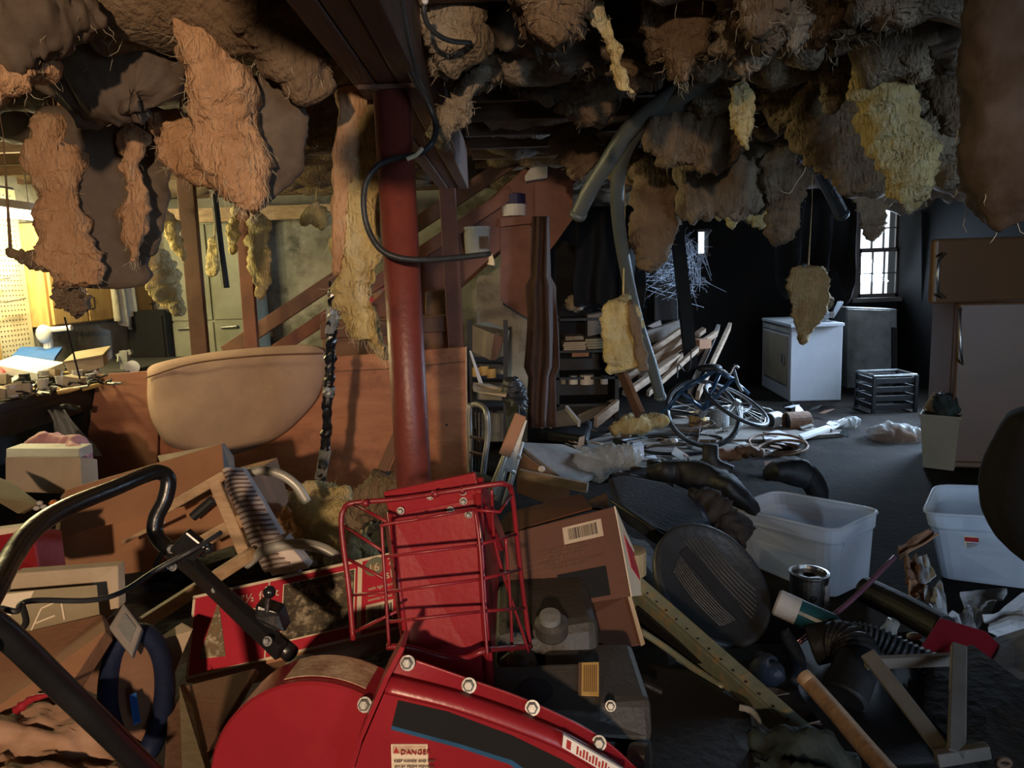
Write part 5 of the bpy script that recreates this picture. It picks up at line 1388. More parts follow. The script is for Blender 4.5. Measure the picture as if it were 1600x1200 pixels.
# housing: front panel, rounded band, flange with bolts
cA = spline([(600, 1084, .955), (700, 1108, .955), (800, 1142, .955), (880, 1175, .955), (950, 1220, .955), (1000, 1275, .955)], 40)
cB = spline([(610, 1050, .985), (720, 1078, .985), (820, 1112, .985), (905, 1150, .985), (975, 1198, .985), (1030, 1260, .985)], 40)
cC = spline([(622, 1020, 1.0), (730, 1058, 1.0), (830, 1095, 1.0), (935, 1148, 1.0), (1000, 1205, 1.0), (1040, 1255, 1.0)], 40)
A_, B_, C_ = [at(*p) for p in cA], [at(*p) for p in cB], [at(*p) for p in cC]
MB().prism([at(600, 1084, .955), at(548, 1205, .955), at(520, 1300, .955), at(1010, 1300, .955)] + A_[::-1], (0, .03, 0)).build('side_panel', 'snow_red', SB)
Q = []
for a, b_ in zip(A_, B_):
    m1 = a.lerp(b_, .35) + V((0, -.012, .0)); m2 = a.lerp(b_, .75) + V((0, -.007, .004))
    Q.append([a, m1, m2, b_])
MB().sheet(Q, .004).build('rounded_band', 'snow_red', SB, smooth=True)
MB().sheet([[b_, c_] for b_, c_ in zip(B_, C_)], .003).build('flange', 'snow_red', SB)
MB().sheet([[c_, c_ + V((.0, .012, -.03)), c_ + V((.0, .05, -.2))] for c_ in C_], .003).build('top_cover', 'snow_red', SB, smooth=True)
def bolt(px, py, Y, par, r=.0085, ax=(-.1, -.9, .4)):
    o = at(px, py, Y)
    MB().lathe([(r * 1.3, -.002), (r * 1.3, .001)], o, ax, 14).build('bolt', 'steel_dull', par)
    MB().lathe([(r, 0), (r, .006), (r * .7, .008)], o, ax, 6).build('bolt', 'steel_dull', par)
for p_ in ((637, 1036, .988), (733, 1071, .988), (832, 1106, .988), (936, 1161, .988), (570, 1101, .985)):
    bolt(*p_, SB)
MB().prism([at(626, 1010, .95), at(632, 1014, .95), at(608, 1060, .945), at(566, 1158, .94), at(552, 1204, .94), at(545, 1204, .94), at(558, 1158, .94), at(600, 1058, .945)], (0, .05, 0)).build('seam_flange', 'snow_red', SB)
st1 = [(622, 1094), (700, 1112), (800, 1149), (880, 1188), (930, 1218)]
st2 = [(850, 1222), (800, 1188), (720, 1163), (612, 1134)]
MB().prism([at(x, y, .9545) for x, y in st1 + st2], (0, .003, 0)).build('black_stripe', 'deep_black', SB)
st3 = [(612, 1134), (720, 1163), (800, 1188), (850, 1222), (835, 1222), (795, 1194), (718, 1169), (611, 1140)]
MB().prism([at(x, y, .9540) for x, y in st3], (0, .003, 0)).build('blue_stripe', 'stripe_blue', SB)
DL = Face(at(611, 1163, .9535), at(668, 1163, .9535), at(672, 1235, .9535), at(613, 1235, .9535))
mb = MB(); DL.patch(mb, 0, 0, 1, 1, .0006); dl = mb.build('danger_label', 'cream', SB)
mb = MB(); DL.patch(mb, .04, .02, .96, .20, .001); mb.build('label_band', 'worn_label', dl)
DL.text('DANGER', SB, 'ink_red', .26, .175, .0105)
mb = MB(); DL.poly(mb, [(.06, .175), (.14, .04), (.22, .175)], .0014); mb.build('warning_triangle', 'ink_red', dl)
for k, s_ in enumerate(('KEEP HANDS AND FEET', 'AWAY FROM MOVING', 'PARTS')):
    DL.text(s_, SB, 'ink_soft', .08, .34 + k * .12, .0055)
LB = Face(at(880, 1146, .955), at(978, 1203, .955), at(975, 1222, .955), at(878, 1165, .955))
mb = MB(); LB.patch(mb, 0, 0, 1, 1, .004); lb_ = mb.build('maker_label', 'white', SB)
mb = MB(); LB.patch(mb, .06, .15, .13, .85, .005); mb.build('label_mark', 'ink_red', lb_)
mb = MB()
for k in range(11):
    LB.patch(mb, .22 + k * .05, .2 + (.2 if k % 3 == 1 else 0), .22 + k * .05 + .028, .85, .005)
mb.build('label_mark', 'ink_red', lb_, kind='stuff')
# chute
CH = [at(609, 800, 1.22), at(742, 772, 1.20), at(765, 1078, 1.14), at(640, 1052, 1.16)]
CR = [at(742, 772, 1.20), at(781, 862, 1.36), at(773, 1030, 1.30), at(765, 1078, 1.14)]
chf = Face(*CH)
ch = MB().prism(CH, chf.n * -.004).build('discharge_chute', 'snow_red', SB)
MB().prism(CR, V((-.004, .002, 0))).build('chute_side', 'snow_red', SB)
MB().prism([at(609, 800, 1.22), at(603, 806, 1.36), at(636, 1050, 1.30), at(640, 1052, 1.16)], V((-.004, .0, 0))).build('chute_side', 'snow_red', SB)
MB().tube([at(746, 772, 1.195), at(752, 850, 1.185), at(758, 960, 1.165), at(767, 1078, 1.135)], .0075, 10).build('chute_edge', 'snow_red', SB, smooth=True)
MB().tube([at(609, 800, 1.218), at(640, 1052, 1.158)], .005, 8).build('chute_edge', 'snow_red', SB, smooth=True)
MB().bar(at(605, 787, 1.225), at(748, 757, 1.2), .045, .012).build('chute_rim', 'snow_red', SB, bevel=.003)
MB().bar(at(748, 757, 1.2), at(785, 850, 1.37), .03, .012).build('chute_rim', 'snow_red', SB, bevel=.003)
for p_ in ((626, 798, 1.205), (704, 797, 1.197), (724, 783, 1.195), (723, 768, 1.19), (672, 775, 1.195), (732, 804, 1.19)):
    bolt(*p_, SB, .005, (0, -1, .1))
# engine
mb = MB().prism([at(775, 990, 1.32), at(935, 968, 1.36), at(938, 1045, 1.33), at(770, 1052, 1.30)], (0, .35, 0)); mb.build('fuel_tank', 'engine', SB, bevel=.02)
MB().lathe([(.03, 0), (.032, .004), (.032, .028), (.022, .034)], at(862, 990, 1.33), (0, -.3, 1), 22).build('tank_cap', 'engine', SB)
MB().lathe([(.02, .03), (.02, .05), (.001, .052)], at(860, 992, 1.33), (0, -.3, 1), 18).build('tank_neck', 'steel_dull', SB)
EN = Face(at(765, 1040, 1.22), at(938, 1034, 1.24), at(938, 1118, 1.16), at(760, 1105, 1.14))
MB().prism([EN.p(0, 0), EN.p(1, 0), EN.p(1, 1), EN.p(0, 1)], (0, .05, -.12)).build('engine_cover', 'engine', SB, bevel=.006)
mb = MB(); n_ = 20
mb.prism([EN.p(.42 + .16 * math.cos(6.283 * k / n_), .62 + .28 * math.sin(6.283 * k / n_), -.001) for k in range(n_)], EN.n * .003); mb.build('filler_hole', 'ink', SB)
mb = MB(); EN.patch(mb, .80, .02, .985, .66, .002); el = mb.build('caution_label', 'yellow_label', SB)
mb = MB()
EN.patch(mb, .80, .02, .83, .66, .003)
for k in range(7):
    EN.patch(mb, .85 + k * .018, .08, .858 + k * .018, .60, .003)
mb.build('label_print', 'ink_soft', el, kind='stuff')
MB().prism([at(855, 1093, 1.16), at(1018, 1092, 1.18), at(1022, 1165, 1.14), at(860, 1150, 1.1)], (0, .2, 0)).build('muffler_cover', 'engine', SB, bevel=.014)
MB().prism([at(862, 1150, 1.12), at(1018, 1165, 1.15), at(1010, 1215, 1.12), at(900, 1215, 1.08)], (0, .2, 0)).build('engine_base', 'black', SB)
bolt(954, 1103, 1.14, SB, .007)
MB().lathe([(.024, 0), (.026, .006), (.026, .03), (.001, .034)], at(985, 1185, 1.12), (.9, -.4, .1), 20).build('chrome_cap', 'steel', SB)
MB().prism([at(940, 1030, 1.32), at(948, 1028, 1.32), at(950, 1160, 1.28), at(940, 1160, 1.28)], (0, .2, 0)).build('shroud_edge', 'engine', SB)
MB().tube([at(945, 1040, 1.35), at(1035, 1082, 1.3)], .007, 8).build('control_rod', 'black_gloss', SB)
# handle
HB = [(-70, 1030, .72), (-15, 930, .82), (18, 870, .92), (50, 828, 1.0), (100, 795, 1.1), (180, 762, 1.25), (228, 742, 1.33), (250, 738, 1.36), (263, 750, 1.37), (258, 780, 1.36), (244, 810, 1.35), (245, 838, 1.34), (275, 868, 1.31), (350, 930, 1.25), (455, 1022, 1.14)]
MB().tube(pxs(HB, 90), .0145, 14).build('handlebar', 'black_metal', SB, smooth=True)
MB().tube(pxs([(-30, 960, .78), (20, 1000, .80), (90, 1068, .83), (160, 1135, .86), (250, 1225, .92)], 30), .0155, 14).build('handle_leg', 'black_metal', SB, smooth=True)
MB().bar(at(268, 855, 1.30), at(440, 1018, 1.13), .030, .02).build('handle_bracket', 'black_metal', SB, bevel=.003)
MB().prism([at(398, 945, 1.16), at(436, 958, 1.16), at(446, 990, 1.15), at(420, 985, 1.15), at(396, 968, 1.16)], (0, .04, 0)).build('control_box', 'black_metal', SB, bevel=.006)
lv = MB().tube(pxs([(417, 955, 1.15), (418, 942, 1.15), (420, 930, 1.15)]), .004, 8).build('lever', 'steel', SB)
MB().ball(at(421, 925, 1.15), .0105, 16).build('ball_knob', 'black_gloss', lv, smooth=True)
lv = MB().tube(pxs([(252, 865, 1.31), (290, 866, 1.29), (318, 868, 1.28), (322, 862, 1.28)]), .0035, 8).build('lever', 'black_metal', SB)
MB().ball(at(325, 857, 1.28), .0105, 16).build('ball_knob', 'black_gloss', lv, smooth=True)
MB().bar(at(280, 842, 1.27), at(312, 868, 1.27), .05, .02).build('clamp', 'black_metal', SB, bevel=.004)
for p_ in ((268, 858, 1.27), (270, 886, 1.28), (300, 884, 1.27), (337, 922, 1.22), (418, 1002, 1.12)):
    bolt(*p_, SB, .006)
MB().tube(pxs([(255, 862, 1.3), (244, 880, 1.3), (247, 890, 1.3), (262, 886, 1.3)], 14), .005, 8).build('hook', 'black_metal', SB)
MB().tube(pxs([(0, 950, 1.0), (26, 955, 1.0), (34, 943, 1.02), (60, 938, 1.05), (140, 938, 1.1), (190, 925, 1.15), (245, 890, 1.22), (300, 860, 1.24), (345, 832, 1.3)], 50), .0045, 8).build('control_cable', 'rubber', SB, smooth=True)
MB().tube(pxs([(0, 955, .98), (14, 990, .96), (40, 975, .98), (34, 943, 1.02)], 20), .0045, 8).build('control_cable', 'rubber', SB, smooth=True)
for k, xx in enumerate((480, 820)):
    c_ = at(xx, 1300, 1.25); c_.z = heap_h(c_.x, c_.y) + .17
    MB().tube([c_ + V((0, math.cos(t) * .13, math.sin(t) * .13)) for t in [i * 6.283 / 28 for i in range(28)]], .04, 10, True).build('wheel', 'rubber', SB, smooth=True)
# wire basket round the chute
WB = thing('wire_basket', 'red wire basket frame hanging over the snow blower chute', 'basket', at(620, 1010, 1.2))
def wire(P, n=None, r=.0027, nm='wire'):
    MB().tube(pxs(P, n), r, 8).build(nm, 'wire_red', WB, smooth=True)
wire([(552, 1000, 1.1), (545, 920, 1.12), (534, 830, 1.15), (536, 798, 1.16), (552, 786, 1.17), (620, 780, 1.17), (700, 768, 1.16), (770, 757, 1.16), (790, 757, 1.17), (800, 772, 1.2), (812, 880, 1.24), (828, 1010, 1.26)], 80, .0045, 'rim')
wire([(608, 1010, 1.06), (601, 900, 1.08), (597, 830, 1.1), (600, 820, 1.1), (648, 812, 1.1), (652, 808, 1.1)], 40)
wire([(790, 840, 1.2), (798, 950, 1.2), (800, 1018, 1.2)], 20)
wire([(768, 765, 1.17), (776, 860, 1.2), (826, 1018, 1.22)], 20)
wire([(740, 796, 1.12), (650, 812, 1.1)])
wire([(742, 796, 1.12), (750, 860, 1.1), (756, 950, 1.08), (762, 1030, 1.06)], 20)
wire([(604, 1010, 1.07), (640, 1012, 1.08), (690, 1026, 1.1), (725, 1028, 1.1), (760, 1016, 1.1), (800, 1012, 1.18), (829, 1010, 1.25)], 40, .005, 'bottom_rail')
wire([(538, 822, 1.15), (600, 862, 1.1)]); wire([(552, 787, 1.17), (604, 815, 1.1)]); wire([(541, 872, 1.14), (602, 905, 1.09)])
wire([(602, 870, 1.09), (745, 852, 1.11)]); wire([(604, 925, 1.08), (752, 905, 1.1)]); wire([(606, 972, 1.07), (756, 955, 1.1)])
wire([(549, 930, 1.12), (606, 925, 1.08)]); wire([(553, 988, 1.1), (620, 955, 1.08)])
wire([(752, 905, 1.1), (812, 890, 1.23)]); wire([(756, 955, 1.1), (820, 950, 1.25)]); wire([(745, 852, 1.11), (806, 835, 1.22)])
wire([(800, 772, 1.2), (780, 800, 1.12), (742, 797, 1.12)])
for x_, y_ in ((571, 786), (680, 772), (722, 766)):
    MB().ball(at(x_, y_, 1.16), .007, 8).build('joint', 'wire_red', WB, smooth=True)

# ================================================================ left foreground pile
# christmas tree carton
XB = thing('tree_carton', 'long red carton of a slender artificial tree with white lettering and barcode', 'carton', at(460, 1060, 1.6))
XF = Face(at(302, 934, 1.60), at(655, 856, 1.66), at(655, 975, 1.54), at(290, 1062, 1.46))
MB().prism([XF.p(0, -.02), XF.p(1, -.02), XF.p(1, 1.04), XF.p(0, 1.04)], (.03, .20, -.13)).build('carton_body', 'card', XB, bevel=.003)
mb = MB(); XF.patch(mb, .012, .02, .99, .97, .002); XP = mb.build('red_print', 'xmas_red', XB)
mb = MB(); XF.patch(mb, 0, -.02, 1, .035, .0015); XF.patch(mb, 0, .0, .012, 1, .0015); XF.patch(mb, 0, .965, 1, 1.0, .0015)
mb.build('cream_border', 'cream', XB)
for u_0, u_1 in ((.725, .745), (.33, .336)):
    mb = MB(); XF.patch(mb, u_0, .02, u_1, .97, .003); mb.build('cream_rule', 'cream', XB)
mb = MB(); XF.patch(mb, .395, .10, .715, .84, .0035); mb.build('photo_border', 'cream', XB)
mb = MB(); XF.patch(mb, .40, .115, .71, .825, .0045); mb.build('photo_panel', 'photo_dark', XB)
mb = MB(); XF.poly(mb, [(.115, .12), (.165, .84), (.05, .80)], .0035); mb.build('tree_picture', 'tree_pic', XB)
mb = MB(); XF.poly(mb, [(.80 + .045 * math.cos(6.283 * k / 24), .13 + .125 * math.sin(6.283 * k / 24)) for k in range(24)], .0035); mb.build('badge', 'olive', XB)
XF.text('16', XB, 'cream', .772, .20, .028)
XF.text('7\u00bd', XB, 'cream', .86, .16, .026)
XF.text('slenn', XB, 'cream', .85, .335, .030)
XF.text('slenn', XB, 'cream', .225, .40, .030)
XF.text('7\u00bd ft lit', XB, 'cream', .205, .235, .028)
XF.text('p', XB, 'cream', .23, .565, .030)
XF.text('with light string', XB, 'cream', .775, .44, .010)
XF.text('includes stand and fuse', XB, 'cream', .775, .52, .008)
XF.text('assembly needed', XB, 'cream', .775, .58, .008)
mb = MB(); XF.patch(mb, .765, .62, .885, .92, .0035); mb.build('barcode_panel', 'cream', XB)
mb = MB()
u0 = .775
rr = random.Random(4)
while u0 < .875:
    w_ = rr.choice([.002, .004, .006]); XF.patch(mb, u0, .66, u0 + w_, .86, .0045); u0 += w_ + rr.choice([.002, .003, .004])
mb.build('barcode', 'ink', XB, kind='stuff')
# big open cardboard box
CB_ = thing('cardboard_box', 'large brown cardboard box with folded top flap behind the handlebar', 'box', at(220, 890, 2.5))
MB().prism([at(97, 836, 2.45), at(352, 768, 2.5), at(372, 850, 2.4), at(250, 890, 2.36), at(97, 910, 2.35)], (.06, .4, .02)).build('body', 'card', CB_, bevel=.003)
MB().prism([at(101, 766, 2.5), at(346, 694, 2.55), at(352, 775, 2.42), at(91, 840, 2.37)], (.0, .012, .0)).build('flap', 'card', CB_, bevel=.002)
MB().prism([at(246, 712, 2.75), at(346, 694, 2.56), at(330, 705, 2.57), at(250, 722, 2.7)], (.0, .02, -.01)).build('flap', 'card_pale', CB_)
mb = MB(); mb.tube(pxs([(301, 808, 2.385), (332, 781, 2.40)]), .016, 10); mb.build('hand_hole', 'ink', CB_)
MB().prism([at(347, 694, 2.55), at(362, 715, 2.6), at(365, 745, 2.6), at(349, 765, 2.5)], (0, .02, 0)).build('blue_flap', 'lumber_grey', CB_)
MB().prism([at(92, 838, 2.4), at(102, 768, 2.5), at(95, 775, 2.6), at(86, 830, 2.6)], (0, .02, 0)).build('side', 'card_dark', CB_)
# deck chair with striped roll
DC = thing('folding_chair', 'folded wooden chair with striped cushion and bent aluminium armrests', 'chair', at(400, 950, 2.1))
axis = spline([(366, 733, 2.2), (388, 780, 2.15), (415, 835, 2.1), (445, 888, 2.02)], 44)
P = []; RB = MB()
for i, (x, y, Yd) in enumerate(axis):
    hw = 17 + 16 * (i / 44) ** .8
    row = []
    for j in range(13):
        v = (j / 12) * 2 - 1
        row.append(at(x + v * hw, y - v * hw * .18, Yd) + V((0, -.055 * math.cos(v * 1.57) ** .7 if abs(v) < 1 else 0, .02 * math.cos(v * 1.57))))
    P.append(row)
    if i % 2 == 0 and 0 < i < 44:
        RB.tube([q + V((0, -.001, .001)) for q in row[1:-1]], .0030, 5)
MB().sheet(P, .03).build('cushion', 'fabric_l', DC, smooth=True)
RB.build('stripe', 'fabric_s', DC, kind='stuff')
MB().bar(at(335, 752, 2.15), at(388, 878, 2.05), .035, .022, (1, 0, 0)).build('frame_rail', 'pine', DC, bevel=.004)
MB().bar(at(252, 800, 2.2), at(352, 742, 2.15), .028, .02).build('frame_rail', 'pine', DC, bevel=.004)
MB().bar(at(192, 848, 2.25), at(256, 815, 2.2), .012, .01).build('frame_rail', 'pine', DC, bevel=.002)
MB().bar(at(222, 975, 1.75), at(398, 862, 2.0), .034, .022).build('leg', 'pine', DC, bevel=.004)
MB().bar(at(310, 850, 2.15), at(380, 812, 2.1), .04, .02).build('leg', 'pine', DC, bevel=.004)
MB().tube(pxs([(384, 740, 2.25), (410, 735, 2.25), (440, 742, 2.25), (464, 760, 2.25), (480, 785, 2.25)], 24), .015, 10).build('armrest', 'alu', DC, smooth=True)
MB().tube(pxs([(384, 882, 2.0), (410, 862, 2.0), (450, 851, 2.0), (490, 853, 2.0), (520, 866, 2.0), (536, 884, 2.0)], 24), .016, 10).build('armrest', 'alu', DC, smooth=True)
MB().prism([at(400, 850, 2.02), at(445, 842, 2.02), at(482, 888, 1.98), at(425, 900, 1.98)], (0, .05, 0)).build('cushion_end', 'fabric_l', DC)
# pale box with lid, upper left
GB = thing('lidded_box', 'pale grey box with its lid on, standing at the left below the bench', 'box', at(65, 775, 2.9))
MB().prism([at(8, 714, 2.9), at(125, 714, 2.9), at(128, 772, 2.85), at(8, 768, 2.85)], (0, .12, -.04)).build('body', 'card_pale', GB, bevel=.004)
MB().prism([at(9, 701, 3.05), at(124, 701, 3.05), at(124, 716, 3.0), at(9, 716, 3.0)], (0, .1, 0)).build('lid', 'white_dirty', GB, bevel=.004)
batt('pink cloth bundle behind the pale grey lidded box', [(40, 700, 3.25, 8), (75, 694, 3.25, 18), (110, 700, 3.2, 18), (130, 720, 3.1, 14), (134, 735, 3.1, 5)], .12, 'pink', 90, 0, amp=.02, name='cloth_bundle')
solo('cream_panel', MB().prism([at(-20, 742, 2.5), at(8, 752, 2.5), at(56, 788, 2.4), at(28, 803, 2.35), at(-20, 775, 2.35)], (0, .03, -.01)), 'card_olive', 'pale olive panel leaning at the left edge below the lidded box', 'panel', bevel=.003)
solo('orange_ball', MB().ball(at(84, 788, 2.45), .016, 10), 'orange', 'small orange ball by the corner of the cardboard box', 'ball', smooth=True)
for k, (x_, y_) in enumerate(((62, 786), (68, 792), (57, 794))):
    solo('white_pebble', MB().ball(at(x_, y_, 2.4), .012, 8, (1, .8, .7)), 'white_dirty', 'little white knob beside the orange ball, %s' % ['upper one', 'right one', 'lower one'][k], 'knob', smooth=True)
RC = thing('red_case', 'glossy red plastic case at the left edge under the handlebar', 'case', at(20, 880, 1.9))
MB().prism([at(-40, 838, 1.9), at(52, 823, 1.9), at(60, 890, 1.85), at(-40, 905, 1.8)], (0, .12, -.05)).build('body', 'snow_red', RC, bevel=.008)
MB().prism([at(-40, 832, 1.88), at(52, 820, 1.88), at(53, 827, 1.88), at(-40, 843, 1.88)], (0, .03, 0)).build('rim', 'cream', RC)
# recycling-marked flap box, lower left
RB_ = thing('flap_box', 'tan cardboard box with olive printed flap at the left, below the red case', 'box', at(90, 1000, 1.5))
MB().prism([at(20, 896, 1.5), at(184, 884, 1.55), at(186, 950, 1.5), at(150, 985, 1.45), at(0, 1000, 1.4)], (0, .03, 0)).build('back_wall', 'card_pale', RB_, bevel=.002)
FLP = Face(at(-20, 928, 1.42), at(151, 914, 1.47), at(157, 975, 1.43), at(-20, 1010, 1.36))
MB().prism([FLP.p(0, 0), FLP.p(1, 0), FLP.p(1, 1), FLP.p(0, 1)], FLP.n * -.006).build('flap', 'card_olive', RB_)
mb = MB()
for (a, b_) in (((.48, .42), (.66, .28)), ((.66, .28), (.68, .75)), ((.48, .42), (.36, .95)), ((.60, .62), (.42, .72))):
    p_, q_ = FLP.p(*a, .001), FLP.p(*b_, .001); mb.bar(p_, q_, .003, .0012, FLP.n.cross(q_ - p_))
mb.build('printed_mark', 'cream', RB_, kind='stuff')
mb = MB(); FLP.poly(mb, [(0, .05), (.42, .02), (.36, .3), (.2, .48), (0, .5)], .001); mb.build('yellowed_patch', 'cream', RB_)
MB().prism([at(-40, 1005, 1.36), at(160, 960, 1.42), at(165, 985, 1.3), at(90, 1100, 1.15), at(-40, 1130, 1.1)], (0, .02, -.03)).build('front_flap', 'card', RB_, bevel=.002)
# blue bag and pad
BG = thing('gift_bag', 'dark blue trimmed brown bag standing open beside the snow blower', 'bag', at(215, 1190, 1.2))
pts = [(205, 990), (180, 1020), (170, 1070), (172, 1120), (190, 1165), (225, 1180), (250, 1130), (258, 1070), (250, 1020), (228, 990)]
pl2 = spline([(x, y, 0) for x, y in pts + [pts[0]]], 40)[:-1]
RING = [at(x, y, 1.36 - (y - 1000) * .0010) for x, y, _ in pl2]
MB().tube(RING, .019, 8, True).build('trim', 'blue_pack', BG, smooth=True)
cc_ = sum(RING, V()) / len(RING)
MB().prism(RING, (.0, .02, 0)).build('back', 'card_dark', BG)
MB().bar(at(208, 1085, 1.25), at(214, 1130, 1.205), .012, .004, (1, 0, 0)).build('tab', 'blue', BG)
PD = thing('sponge_pad', 'grey diamond shaped sponge block on top of the blue trimmed bag', 'sponge', at(200, 1020, 1.2))
PDF = Face(at(193, 941, 1.36), at(222, 980, 1.33), at(206, 1026, 1.28), at(169, 980, 1.32))
MB().prism([PDF.p(0, 0), PDF.p(1, 0), PDF.p(1, 1), PDF.p(0, 1)], PDF.n * -.02).build('block', 'lumber_grey', PD, bevel=.004)
mb = MB(); PDF.patch(mb, .25, .2, .8, .75, .003); mb.build('pale_inset', 'steel_dull', PD)
solo('pink_card', MB().prism([at(242, 1002, 1.4), at(282, 975, 1.45), at(300, 985, 1.42), at(272, 1052, 1.35)], (0, .006, 0)), 'card_pale', 'pinkish card corner standing between the blue bag and the red carton', 'card')
solo('torn_carton', MB().prism([at(288, 1072, 1.33), at(400, 1044, 1.40), at(360, 1112, 1.24), at(310, 1200, 1.1), at(255, 1215, 1.08), at(262, 1110, 1.25)], (0, .02, -.02)), 'card_dark', 'dark torn cardboard flap hanging under the red carton', 'flap', bevel=.002)
solo('paper_fold', MB().prism([at(280, 1070, 1.3), at(300, 1100, 1.26), at(322, 1205, 1.08), at(285, 1215, 1.06)], (0, .02, -.01)), 'card_olive', 'pale folded paper strip between the blue bag and the red drum', 'paper')
P = []
for i in range(26):
    row = []
    for j in range(20):
        u, v = i / 25, j / 19
        px, py = -30 + 215 * v, 1095 + 125 * u + (60 * (v - .5) ** 2 * (1 - u)) + (30 * max(0, v - .75) * 4 * (1 - u))
        q = V((u * 4, v * 4, 2))
        row.append(at(px, py, 1.12 - .16 * u) + V((0, 0, .025 * fbm(q, .8, 3))))
    P.append(row)
solo('wrapping_paper', MB().sheet(P, .004), 'paper_brown', 'crumpled brown wrapping paper in the bottom left corner', 'paper', smooth=True)
solo('red_ribbon', MB().tube(pxs([(22, 1112, 1.1), (36, 1102, 1.1), (50, 1092, 1.1), (66, 1088, 1.1), (82, 1084, 1.1)], 14), [.003, .008, .006, .009, .007, .005, .007, .006, .005, .006, .005, .004, .004, .003, .002], 8), 'snow_red', 'shiny red ribbon lying on the brown wrapping paper', 'ribbon', smooth=True)
solo('dark_flap', MB().prism([at(110, 1040, 1.62), at(160, 960, 1.66), at(195, 965, 1.64), at(180, 1100, 1.5), at(120, 1070, 1.54)], (0, .02, -.02)), 'card_dark', 'dark brown flap leaning left of the blue trimmed bag', 'flap')

# ================================================================ brown carton right of the chute
K = thing('brown_carton', 'brown carton with barcode label and black patch right of the red chute', 'carton', at(890, 1010, 1.65))
KF = Face(at(760, 842, 1.62), at(960, 791, 1.66), at(986, 932, 1.56), at(765, 968, 1.52))
MB().prism([KF.p(0, 0), KF.p(1, 0), KF.p(1, 1), KF.p(0, 1)], (.02, .24, -.10)).build('body', 'card_red', K, bevel=.003)
MB().prism([at(795, 800, 1.78), at(908, 771, 1.9), at(925, 793, 1.74), at(762, 840, 1.63)], (0, 0, -.006)).build('flap', 'card_red', K)
MB().prism([at(918, 782, 1.98), at(948, 770, 2.0), at(952, 795, 1.8), at(925, 793, 1.8)], (0, 0, -.006)).build('flap', 'card_red', K)
mb = MB(); KF.patch(mb, .58, .10, .88, .30, .0015); kl = mb.build('barcode_label', 'card_pale', K)
mb = MB(); u0 = .62
while u0 < .84:
    w_ = rr.choice([.003, .005, .009]); KF.patch(mb, u0, .13, u0 + w_, .26, .0025); u0 += w_ + rr.choice([.003, .004, .006])
mb.build('barcode', 'ink', kl, kind='stuff')
mb = MB(); KF.patch(mb, .50, .63, .86, .95, .002); mb.build('black_patch', 'deep_black', K)
for k, s_ in enumerate(('THIS SIDE UP HANDLE', 'WITH CARE DO NOT', 'STACK OR DROP', 'KEEP DRY', 'MADE OF RECYCLED BOARD', 'OPEN OTHER END')):
    KF.text(s_, K, 'ink_soft', .40 + .03 * (k % 3), .36 + k * .045, .0105)
mb = MB()
for k in range(6): KF.patch(mb, .24, .42 + k * .07, .46, .427 + k * .07, .001)
mb.build('print_rule', 'ink_soft', K, kind='stuff')
KS = Face(at(960, 791, 1.66), at(990, 860, 1.74), at(1005, 930, 1.66), at(986, 932, 1.56))
mb = MB(); KS.patch(mb, 0, 0, 1, 1, .002); ks = mb.build('torn_side', 'cream', K)
mb = MB(); KS.poly(mb, [(.25, .22), (.95, .18), (.9, .7), (.35, .62)], .0035); mb.build('red_mark', 'xmas_red', ks)
K2 = thing('lower_carton', 'dull brown carton with a torn corner under the labelled carton', 'carton', at(900, 1015, 1.55))
MB().prism([at(790, 968, 1.56), at(984, 930, 1.6), at(1006, 1008, 1.5), at(940, 1020, 1.48), at(795, 1030, 1.45)], (0, .25, 0)).build('body', 'card_red', K2, bevel=.003)
MB().prism([at(980, 930, 1.59), at(986, 929, 1.59), at(1008, 1006, 1.49), at(1002, 1010, 1.49)], (0, .02, 0)).build('torn_edge', 'card_pale', K2)
solo('gold_tin', MB().lathe([(.04, 0), (.04, .06), (.03, .062)], at(985, 895, 1.75), seg=16), 'card_olive', 'small olive packet wedged right of the carton', 'packet')

# ================================================================ right foreground
GA = thing('angle_iron', 'green painted metal angle rail with rust spots lying diagonally', 'rail', at(1120, 1020, 1.6))
a1, b1 = at(985, 902, 1.75), at(1262, 1150, 1.25)
MB().bar(a1, b1, .03, .028, (0, -1, 1)).build('upper_flange', 'olive', GA, bevel=.002)
a2, b2 = at(982, 925, 1.74), at(1235, 1152, 1.26)
MB().bar(a2, b2, .045, .006, (0, -.3, 1)).build('lower_flange', 'olive', GA)
mb = MB()
for k in range(14):
    p_ = a1.lerp(b1, .06 + k * .065) + V((-.004, -.021, .006)); mb.ball(p_, .0045, 6)
mb.build('bolt_hole', 'ink', GA, kind='stuff')
pr_ = thing('perforated_strip', 'black perforated strip lying beside the green rail', 'strip', at(1060, 1020, 1.6))
a3, b3 = at(998, 962, 1.68), at(1125, 1070, 1.45)
MB().bar(a3, b3, .05, .006, (0, -.5, 1)).build('strip', 'black', pr_)
mb = MB()
for k in range(7): mb.bar(a3.lerp(b3, .08 + k * .13) + V((0, -.004, .004)), a3.lerp(b3, .115 + k * .13) + V((0, -.004, .004)), .007, .003, (0, -.5, 1))
mb.build('slot', 'steel_dull', pr_, kind='stuff')
solo('fender_strip', MB().tube(pxs([(1000, 985, 1.6), (1040, 1012, 1.55), (1085, 1045, 1.48), (1130, 1075, 1.42)], 16), .008, 8), 'olive', 'thin olive strip beside the black perforated strip', 'strip', smooth=True)
solo('black_sheet', MB().prism([at(940, 1030, 1.5), at(1080, 1052, 1.45), at(1175, 1112, 1.3), at(1195, 1210, 1.1), at(1000, 1215, 1.1), at(948, 1120, 1.3)], (0, .06, -.02)), 'black', 'black plastic sheet panel right of the engine', 'panel', bevel=.01)
